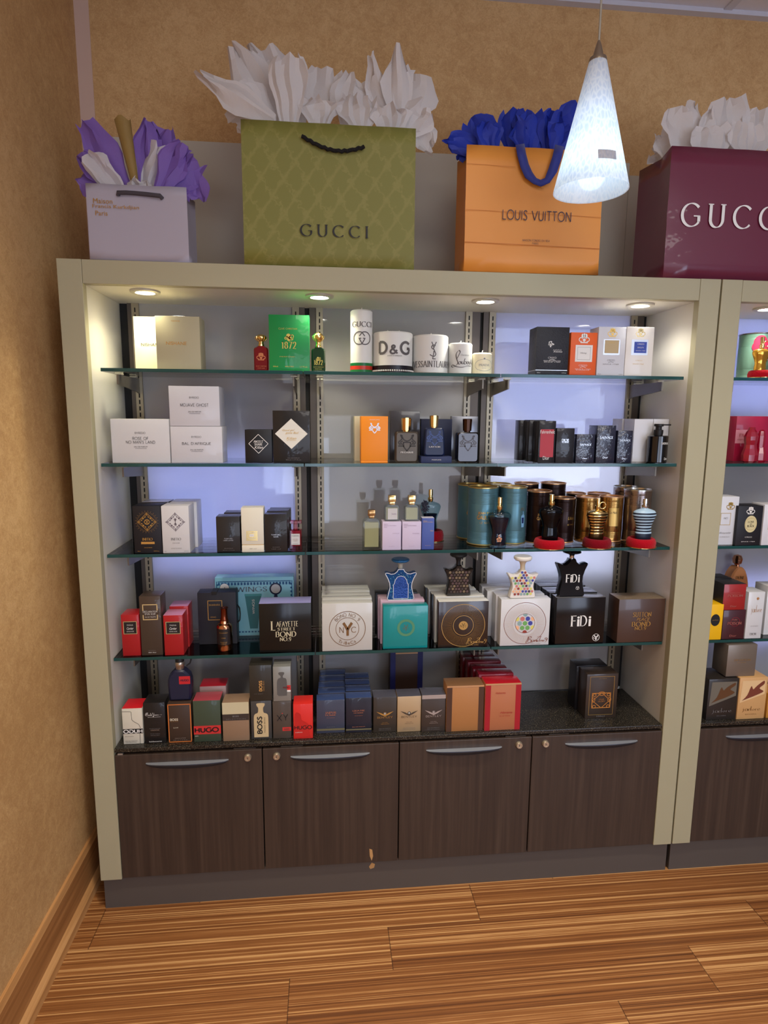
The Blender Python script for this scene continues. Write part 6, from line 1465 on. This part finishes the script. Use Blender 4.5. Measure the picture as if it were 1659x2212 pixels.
def flask():
    y = .034; zs = zb_; a = at(361.5, 1480, y); b = at(412.5, 1480, y); w = (b.x-a.x)/2; cx = (a.x+b.x)/2; z = lambda v: at(387, v, y).z-zs
    t = thing('perfume_flask', 'navy blue canteen shaped perfume flask on the orange bordered box', 'perfume bottle', (cx, y+.017, zs+.0004)); hb = z(1450)
    pts = [(-w*.88, 0), (w*.88, 0), (w*.94, .006), (w, hb*.5), (w*.98, hb*.68), (w*.85, hb*.84), (w*.5, hb*.97), (w*.38, hb), (-w*.38, hb), (-w*.5, hb*.97), (-w*.85, hb*.84), (-w*.98, hb*.68), (-w, hb*.5), (-w*.94, .006)]
    bm = new(); extr(bm, pts, -.016, .016, .005); obj('flask_body', bm, mat('navy_rubber', (28,30,56), .45), t, angle=35)
    bm = new(); lathe(bm, [(w*.36, hb-.001), (w*.36, z(1444)), (w*.42, z(1442)), (w*.42, z(1436)), (w*.36, z(1434))], 28); obj('metal_collar', bm, mat('brushed_steel', (190,180,168), .3, m=.9), t, angle=40)
    bm = new(); lathe(bm, [(w*.37, z(1436)), (w*.38, z(1429)), (w*.3, z(1425)), (.0005, z(1424))], 24); obj('cap', bm, m_black, t, angle=40)
    bm = new(); tube(bm, [(w*.1, .004, z(1427)), (w*.5, .006, z(1424)), (w*.8, .008, z(1427)), (w*.9, .008, z(1434)), (w*.8, .008, z(1442)), (w*.5, .006, z(1447))], .003, 8, flat=(.0018, .0045)); obj('strap', bm, m_black, t, smooth=True)
    apply_marks(t, [('r', .50, .56, .97, .82, mat('red_label', (200,38,44), .45)), ('t', 'HUGO', .74, .69, .36, .075, 'bold', mat('navy_rubber'))], 2*w, hb, -.016)
flask()
mgn = wrapm('army_green_wrap', (66,78,62), .35); m_hred = mat('hugo_red', (206,52,50), .45)
r, W, H, zt = pc('army green wrapped perfume box with a red lettering band', 419.5, 478.5, 1513, .0205, .05, mgn,
   [('r', .0, .185, 1, .39, m_hred), ('t', 'HUGO', .48, .29, .90, .125, 'bold', m_black), ('t', 'MAN', .1, .15, .12, .025, 'caps', wi)], top=mat('silver_red_top', (170,70,80), .25))
row_behind('silver and red topped box behind the army green box', None, r, 1, .05, mat('silver_red_box', (160,130,128), .3), .009, (.005,), .012, top=mat('crimson_top', (160,24,40), .35))
mta = mat('tan_beige_carton', (150,122,96), .45, coat=.3)
pc('two tone beige perfume box with a dark band, worktop', 482, 539.5, 1517, .0175, .05, mta, [('r', .0, .70, 1, 1, mat('pale_straw', (206,196,160), .45)), ('r', .0, .535, 1, .70, mat('umber_band', (62,52,46), .5)), ('t', 'BOSS', .5, .645, .24, .045, 'bold', gk), ('t', 'SELECTION', .5, .575, .75, .025, 'caps', gk)])
def bottle_print(m): return [('poly', smooth_pts([(.14,.05),(.14,.55),(.20,.66),(.34,.70),(.36,.82),(.30,.87),(.30,.94),(.66,.94),(.66,.87),(.60,.82),(.62,.70),(.78,.66),(.84,.55),(.84,.05)], 3), m)]
mbb = mat('slate_carton', (66,64,62), .4, coat=.3)
r, W, H, zt1 = pc('slate perfume box with a straw coloured bottle picture, under the black box', 543, 588, 1514, .022, .05, mbb, bottle_print(mat('straw_print', (206,184,140), .5)) + [('tv', 'BOSS', .42, .37, .26, .46, 'bold', m_black), ('tv', 'HUGO BOSS', .66, .37, .07, .4, 'caps', m_black)])
mol = mat('olive_black_carton', (48,45,38), .4, coat=.3)
carton(PB, 'olive black perfume box with upright gold lettering, stacked on the bottle picture box', zt1, 539.5, 588, 1437, .022, .05, mol, [('tv', 'BOSS', .50, .42, .15, .30, 'bold', mat('amber_ink', (214,160,90), .4)), ('tv', 'HUGO BOSS', .64, .42, .05, .28, 'caps', mat('amber_ink')), ('t', 'THE SCENT', .4, .2, .4, .02, 'caps', gk)])
mxy = wrapm('taupe_wrap', (82,72,64), .35)
r, W, H, zt2 = pc('taupe wrapped perfume box with two large dark letters', 590, 630, 1515, .0205, .05, mxy, [('t', 'X', .36, .56, .28, .17, 'caps', m_black), ('t', 'Y', .70, .57, .26, .17, 'caps', m_black), ('disc', .52, .68, .0013, m_hred), ('r', .52, .20, .99, .30, m_hred), ('t', 'HUGO', .75, .25, .3, .05, 'bold', mxy)])
msl = mat('pale_silver_carton', (150,150,144), .35, m=.3)
carton(PB, 'pale silver perfume box with a grey flask picture, stacked on the taupe box', zt2, 590.5, 629, 1440, .0205, .05, msl,
   [('poly', smooth_pts([(.22,.2),(.22,.55),(.30,.66),(.42,.68),(.42,.74),(.32,.78),(.34,.84),(.62,.84),(.62,.78),(.56,.74),(.58,.68),(.72,.66),(.78,.55),(.78,.2),(.7,.16),(.3,.16)], 3), mat('grey_print2', (92,90,88), .5)), ('r', .45, .32, .99, .46, m_hred), ('t', 'HUGO', .74, .40, .36, .06, 'bold', mat('dark_red_ink', (110,20,24), .5)), ('r', .45, .27, .99, .32, wi)])
mrd = mat('scarlet_carton', (222,44,36), .45, coat=.2)
pc('scarlet perfume box with black lettering and a faint bottle silhouette', 634, 676.5, 1521, .0145, .05, mrd,
   [('poly', smooth_pts([(.08,.05),(.08,.72),(.36,.72),(.42,.55),(.62,.48),(.78,.38),(.86,.05)], 3), mat('scarlet_dark', (196,36,30), .45)), ('t', 'HUGO', .5, .33, .92, .12, 'bold', mat('maroon_ink', (90,22,20), .5)), ('t', 'ENERGISE', .28, .19, .36, .025, 'caps', wi)])
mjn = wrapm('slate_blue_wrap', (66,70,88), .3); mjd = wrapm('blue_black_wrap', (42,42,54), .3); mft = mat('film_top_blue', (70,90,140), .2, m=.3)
m_ci = mat('copper_ink', (176,112,84), .4)
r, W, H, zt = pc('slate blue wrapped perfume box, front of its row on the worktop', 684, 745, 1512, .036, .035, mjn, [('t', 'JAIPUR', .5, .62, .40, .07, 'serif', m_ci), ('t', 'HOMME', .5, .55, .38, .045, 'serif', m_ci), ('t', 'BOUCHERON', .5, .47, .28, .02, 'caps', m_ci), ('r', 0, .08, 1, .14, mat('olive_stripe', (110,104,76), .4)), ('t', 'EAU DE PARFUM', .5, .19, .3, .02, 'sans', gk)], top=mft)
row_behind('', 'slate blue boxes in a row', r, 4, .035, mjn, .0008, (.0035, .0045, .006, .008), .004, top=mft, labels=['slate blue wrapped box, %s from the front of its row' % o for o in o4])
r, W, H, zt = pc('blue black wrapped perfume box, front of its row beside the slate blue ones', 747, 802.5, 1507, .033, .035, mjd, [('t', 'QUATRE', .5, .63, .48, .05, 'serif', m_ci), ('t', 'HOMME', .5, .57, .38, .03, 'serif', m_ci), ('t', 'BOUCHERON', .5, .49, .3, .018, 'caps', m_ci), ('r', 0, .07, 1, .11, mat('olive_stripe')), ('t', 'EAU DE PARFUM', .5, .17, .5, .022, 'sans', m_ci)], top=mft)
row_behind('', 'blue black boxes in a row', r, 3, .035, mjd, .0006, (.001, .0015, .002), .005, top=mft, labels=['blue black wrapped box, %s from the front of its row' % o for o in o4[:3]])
def bent(ink): return [('poly', [(.13,.595),(.34,.55),(.42,.52),(.58,.52),(.66,.55),(.87,.595),(.80,.56),(.66,.50),(.5,.455),(.34,.50),(.20,.56)], ink), ('disc', .5, .535, .0036, m_black), ('ring', .5, .535, .0036, .0007, ink), ('t', 'B', .5, .535, .07, .05, 'bold', wi), ('t', 'BENTLEY', .5, .43, .66, .055, 'caps', ink), ('t', 'FOR MEN', .5, .28, .24, .018, 'caps', ink), ('t', 'ABSOLUTE', .5, .24, .36, .022, 'caps', ink), ('t', 'EAU DE PARFUM', .5, .11, .5, .018, 'sans', gk), ('t', '100 ml 3.4 fl.oz', .5, .07, .52, .018, 'sans', gk)]
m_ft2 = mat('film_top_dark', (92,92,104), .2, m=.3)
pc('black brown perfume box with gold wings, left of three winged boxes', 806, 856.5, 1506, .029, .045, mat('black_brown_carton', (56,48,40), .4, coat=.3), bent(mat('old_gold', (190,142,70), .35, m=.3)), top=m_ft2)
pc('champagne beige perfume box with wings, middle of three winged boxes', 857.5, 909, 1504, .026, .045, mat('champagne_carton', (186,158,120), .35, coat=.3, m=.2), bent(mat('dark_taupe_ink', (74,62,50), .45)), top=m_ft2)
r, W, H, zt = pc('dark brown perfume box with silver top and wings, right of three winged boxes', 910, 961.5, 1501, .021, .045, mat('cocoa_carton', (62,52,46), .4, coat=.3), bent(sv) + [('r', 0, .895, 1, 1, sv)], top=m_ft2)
mtan = mat('caramel_carton', (176,120,68), .5, coat=.25)
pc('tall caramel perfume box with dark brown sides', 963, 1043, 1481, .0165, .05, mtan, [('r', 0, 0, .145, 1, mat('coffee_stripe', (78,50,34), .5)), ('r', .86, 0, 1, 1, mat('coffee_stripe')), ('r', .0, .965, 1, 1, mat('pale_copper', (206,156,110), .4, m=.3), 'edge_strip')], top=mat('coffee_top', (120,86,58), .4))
mtr = mat('sienna_carton', (182,112,74), .5, coat=.25); m_crim = mat('crimson_stripe', (168,24,36), .45)
m_crw = wrapm('crimson_wrap', (120,22,36), .3)
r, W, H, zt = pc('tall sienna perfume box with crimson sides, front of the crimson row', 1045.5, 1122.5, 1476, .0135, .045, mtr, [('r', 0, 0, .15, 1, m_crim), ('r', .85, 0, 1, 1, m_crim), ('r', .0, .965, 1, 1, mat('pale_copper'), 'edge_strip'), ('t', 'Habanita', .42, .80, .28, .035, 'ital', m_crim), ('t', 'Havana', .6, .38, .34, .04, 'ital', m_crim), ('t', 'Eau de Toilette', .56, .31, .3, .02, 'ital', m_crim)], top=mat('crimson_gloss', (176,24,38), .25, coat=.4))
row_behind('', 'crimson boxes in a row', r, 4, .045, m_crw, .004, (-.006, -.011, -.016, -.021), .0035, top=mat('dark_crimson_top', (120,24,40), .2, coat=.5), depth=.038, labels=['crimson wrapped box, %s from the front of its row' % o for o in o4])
pc('tall dark brown box with navy sides at the back of the worktop', 842, 912, 1408, .175, .04, mat('mahogany_carton', (60,42,34), .45), [('r', 0, 0, .16, 1, mat('navy_stripe2', (26,28,84), .5)), ('r', .84, 0, 1, 1, mat('navy_stripe2')), ('r', .16, .965, .84, .985, mat('pale_copper'), 'edge_strip')])
mlt = mat('dark_bronze_carton', (54,42,34), .4, coat=.4)
m_am = mat('amber_foil', (214,146,70), .3, m=.5)
r, W, H, zt = pc('dark box with an amber ornamental square label alone at the right of the worktop', 1262.5, 1330, 1456, .054, .05, mlt,
   [('fr', .11, .08, .88, .94, .0010, gi), ('fr', .2, .24, .78, .57, .0022, m_am, 'emblem'), ('ln', [[(.5,.58),(.77,.405)],[(.77,.405),(.5,.235)],[(.5,.235),(.21,.405)],[(.21,.405),(.5,.58)], arc(.5,.56,.10,.04,0,360,16), arc(.24,.42,.05,.05,0,360,12), arc(.75,.42,.05,.05,0,360,12), arc(.27,.53,.05,.03,0,360,12), arc(.72,.53,.05,.03,0,360,12), arc(.27,.27,.05,.03,0,360,12), arc(.72,.27,.05,.03,0,360,12)], .0016, m_am),
    ('t', 'OUD', .5, .43, .16, .03, 'caps', m_am), ('t', 'GLORY', .5, .385, .22, .03, 'caps', m_am), ('t', 'LATTAFA', .5, .90, .24, .015, 'caps', gi), ('t', '100ml', .5, .05, .26, .035, 'sans', gk)])
row_behind('dark wrapped box behind the amber labelled one on the worktop', None, r, 1, .05, mdk, .001, (-.006,), .004)

# ------------------------------------------------------------------ goods of the right hand cabinet
X2 = WT+.004
torso('gold and clear torso shaped bottle with a pull ring, right edge cabinet top shelf', S1, 1590, 1625, 752, 727, .062, [mat('amber_gold_glass', (214,160,60), .12, m=.7), m_gold], m_velvet, (1583, 1627), .013, cap=m_gold, ring=True, sy=.6)
torso('teal torso shaped bottle cut by the right edge of the photo', S1, 1635, 1682, 752, 725, .060, [mat('teal_mirror', (60,140,150), .12, m=.6), m_chrome], m_velvet, (1628, 1690), .013, cap=m_gold, sy=.6)
can('green and crimson flowered tin behind the torso bottles, right edge cabinet', 1592, 1654, 722, 830, mat('sage_tin', (112,152,134), .3, m=.4), m_lids, m_scan, None, [('disc', .34, .80, .017, mat('crimson_flower', (180,30,66), .4)), ('disc', .47, .74, .013, mat('crimson_flower')), ('disc', .25, .7, .013, mat('crimson_flower')), ('t', 'LA BELLE', .68, .45, .3, .07, 'heavy', gi)], y=.12, zs=S1)
mps = mat('magenta_carton', (170,24,64), .35, coat=.4)
r, W, H, zt = carton(PB, 'crimson gift box with a pink label on the second level of the right edge cabinet', S2, 1583, 1664, 899, .11, .04, mps, [('r', .0, .40, .34, .70, mat('pink_label', (226,150,166), .5)), ('t', 'ETE', .17, .58, .14, .06, 'serif', m_crim), ('t', 'PARFUM', .17, .48, .22, .03, 'caps', m_crim)])
m_rby = mat('ruby_glass', (150,10,40), .06, coat=1.0)
def ruby():
    y = .07; c = at(1625, 985, y); 
    t = thing('perfume_bottle', 'ruby red faceted figure shaped bottle, right edge cabinet second level', 'perfume bottle', (c.x, y, S2+.0004))
    bm = new(); lathe(bm, [(.012, 0), (.018, .004), (.0195, .02), (.015, .036), (.0135, .046), (.0155, .058), (.0165, .068), (.012, .08), (.008, .086), (.007, .092)], 9, 1.15, .8, cx=-.008); obj('bottle', bm, m_rby, t)
    bm = new(); lathe(bm, [(.012, 0), (.0155, .006), (.015, .024), (.01, .04)], 8, 1, .8, cx=.022); lathe(bm, [(.0095, .036), (.011, .05), (.011, .07), (.008, .082), (.003, .086)], 8, 1, .8, cx=.02); obj('stopper', bm, m_rby, t)
ruby()
r, W, H, zt = carton(PB, 'white perfume box with a gold crest and framed label, left in the right edge cabinet', S3, 1546, 1588, 1073, .045, .05, mwc,
   [('fr', .12, .42, .62, .66, .0016, m_beige), ('t', 'No', .38, .56, .2, .04, 'caps', gk), ('t', 'Royale', .4, .25, .6, .04, 'ital', gk), ('t', 'CREED', .4, .17, .5, .02, 'caps', gk)])
apply_marks(r, [('geo', *crest(.004, .80*H, .016, gi, W, H), gi, 'emblem')], W, H, -.025)
r, W, H, zt = carton(PB, 'black perfume box with a cream oval label, right edge cabinet', S3, 1587, 1641, 1093, .035, .05, mbm,
   [('disc', .55, .545, .0170, mat('cream_oval', (210,198,150), .4), .0225), ('ring', .55, .545, .0158, .0007, gi), ('t', 'LOVE', .55, .60, .24, .05, 'serif', m_black), ('t', 'in', .55, .55, .08, .04, 'ital', m_black), ('t', 'BLACK', .55, .495, .28, .05, 'serif', m_black), ('t', 'CREED', .5, .215, .28, .03, 'caps', wi), ('t', 'SINCE 1760', .5, .1, .55, .018, 'sans', wi)])
apply_marks(r, [('geo', *crest(.0, .87*H, .016, wi, W, H), wi, 'emblem')], W, H, -.025)
carton(PB, 'white perfume box cut by the right edge, beside the oval label box', S3, 1643, 1690, 1090, .035, .05, mwc, [('r', .24, .38, .9, .66, m_beige)])
# fourth level
carton(PB, 'bright yellow perfume box with a black oval, right edge cabinet', S4, 1515, 1557, 1306, .035, .05, mat('yellow_carton', (242,186,18), .45), [('disc', .62, .56, .013, m_black, .0165), ('t', 'parfum', .62, .56, .3, .04, 'sans', gi)])
r, W, H, zt = carton(PB, 'dark plum perfume box under the red fronted one', S4, 1557.5, 1606, 1318, .036, .055, mat('plum_carton', (66,26,34), .4, coat=.3),
   [('ring', .55, .6, .0125, .0006, m_crim), ('t', 'PURE', .52, .67, .24, .05, 'serif', mat('dusky_rose_ink', (170,100,90), .4)), ('t', 'POISON', .52, .55, .62, .10, 'serif', mat('dusky_rose_ink')), ('t', 'Dior', .5, .12, .3, .07, 'sans', mat('dusky_rose_ink'))])
r, W, H, zt_ = carton(PB, 'black box with a red front stacked on the plum box', zt, 1559.5, 1608, 1262, .036, .055, mat('poison_red', (158,36,34), .4, coat=.3),
   [('ring', .55, .6, .0135, .0006, m_crim), ('t', 'HYPNOTIC', .52, .66, .5, .04, 'caps', mat('dusky_rose_ink')), ('t', 'POISON', .52, .56, .68, .10, 'serif', mat('dusky_rose_ink')), ('t', 'Dior', .48, .15, .28, .07, 'sans', mat('dusky_rose_ink'))], top=mat('black_top', (40,38,40), .4), side=mat('black_top'))
row_behind('', 'black boxes behind the red fronted stack', r, 1, .05, mat('black_top'), 0.001, (-.002,), .003, labels=('black box behind the red fronted one on top of the plum box',), depth=.05)
r2 = RC[r.name]
# what the rear box stands on
r3 = thing(PB, 'dark plum box hidden under the rear black box', 'perfume box', (r2[3]-.002, .036+.055+.003+.025, S4+.0003)); bm = new(); bx(bm, -r2[0]/2, r2[0]/2, -.025, .025, 0, r.location.z-S4-.0006, .0008); obj('carton', bm, mat('plum_carton'), r3)
m_jk = mat('jadore_ink', (176,128,84), .4)
r, W, H, zt = carton(PB, 'slim white perfume box with flowing gold handwriting, right edge cabinet', S4, 1607.5, 1643, 1279, .036, .05, mat('bright_white_carton'), [('disc', .58, .86, .0038, m_jk), ('t', '', .56, .62, .66, .2, 'script:jad', m_jk), ('t', 'EAU DE PARFUM', .52, .27, .45, .014, 'sans', gk), ('t', 'DIOR', .5, .10, .4, .05, 'serif', gk)])
carton(PB, 'white perfume box cut by the right edge beside the gold handwriting box', S4, 1648, 1690, 1266, .060, .05, mat('bright_white_carton'), [('t', 'Miss', .6, .3, .5, .08, 'serif', gk)])
def oval_bottle():
    y = .185; c = at(1590, 1225, y); zs = r.location.z; z0 = at(1590, 1262, y).z
    zs_ = RC[r3.name][5] if r3.name in RC else S4
    y = .205; t = thing('perfume_bottle', 'amber oval perfume bottle standing behind the black boxes, right edge cabinet', 'perfume bottle', (at(1590, 1240, y).x, y, S4+.0005))
    hb = at(1590, 1222, y).z-S4; w = (at(1613, 1240, y).x-at(1568, 1240, y).x)/2; ht = at(1590, 1198, y).z-S4
    pts = [(-w*.55, 0), (w*.55, 0)] + [(w*math.cos(a), hb*.5+hb*.5*math.sin(a)) for a in [-1.0+.2*k for k in range(13)]] + [(-w*math.cos(a), hb*.5+hb*.5*math.sin(a)) for a in [1.4-.2*k for k in range(13)]]
    bm = new(); extr(bm, pts, -.018, .018, .004); obj('bottle', bm, mat('amber_glass', (206,136,84), .1, coat=.6), t, angle=35)
    bm = new(); lathe(bm, [(.007, hb-.002), (.007, hb+.004), (.012, hb+.008), (.014, (hb+ht)/2+.004), (.010, ht-.003), (.0005, ht)], 12); obj('stopper', bm, m_cu, t, angle=20)
    apply_marks(t, [('t', 'DUNE', .5, .80, .4, .06, 'serif', m_brz), ('t', 'Dior', .55, .68, .25, .05, 'sans', m_brz)], 2*w, hb, -.018)
oval_bottle()
# worktop of the right hand cabinet
m_gsq = mat('pewter_carton', (128,116,104), .35, m=.4)
ra, W, H, za = carton(PB, 'dark perfume box with a slanted shoe picture, right edge cabinet worktop', CT, 1524, 1589, 1467, .018, .075, mat('ebony_carton', (44,38,34), .4, coat=.2),
   [('poly', [(.06,.34),(.93,.58),(.93,.93),(.10,.93)], mat('pewter_panel', (110,104,92), .4), 'label_panel'), ('poly', smooth_pts([(.12,.42),(.30,.56),(.42,.80),(.50,.72),(.62,.80),(.86,.90),(.88,.84),(.72,.74),(.88,.66),(.60,.55),(.40,.50)], 3), mat('shoe_print', (96,62,34), .4)), ('t', '', .5, .22, .66, .14, 'script:jad', gk), ('t', 'BAVARIA', .5, .1, .3, .025, 'caps', gk)])
rb, W, H, zb2 = carton(PB, 'tan perfume box with a slanted shoe picture, right edge cabinet worktop', CT, 1590, 1650, 1464, .015, .075, mat('apricot_carton', (206,160,104), .45),
   [('poly', [(.06,.40),(.93,.60),(.93,.93),(.10,.93)], mat('cream_panel', (226,190,140), .4), 'label_panel'), ('poly', smooth_pts([(.12,.45),(.30,.58),(.42,.80),(.50,.72),(.62,.80),(.86,.92),(.88,.84),(.72,.74),(.88,.66),(.60,.57),(.40,.52)], 3), mat('shoe_print2', (120,60,44), .4)), ('t', '', .5, .24, .66, .14, 'script:jad', m_brz), ('t', 'BAVARIA', .5, .12, .4, .025, 'caps', m_brz)])
carton(PB, 'square pewter grey perfume box lying on the two shoe picture boxes', max(za, zb2), 1567, 1630, 1393, .025, .06, m_gsq, [('t', 'DEVOTION', .52, .52, .56, .06, 'caps', gi), ('t', 'INTENSE', .5, .44, .3, .025, 'caps', gi)])
carton(PB, 'gold fronted perfume box at the very right edge of the photo, worktop', CT, 1654, 1700, 1498, .015, .06, mat('mustard_carton', (190,132,50), .45), [])
bpy.data.objects.remove(_fo); bpy.data.curves.remove(_fc)
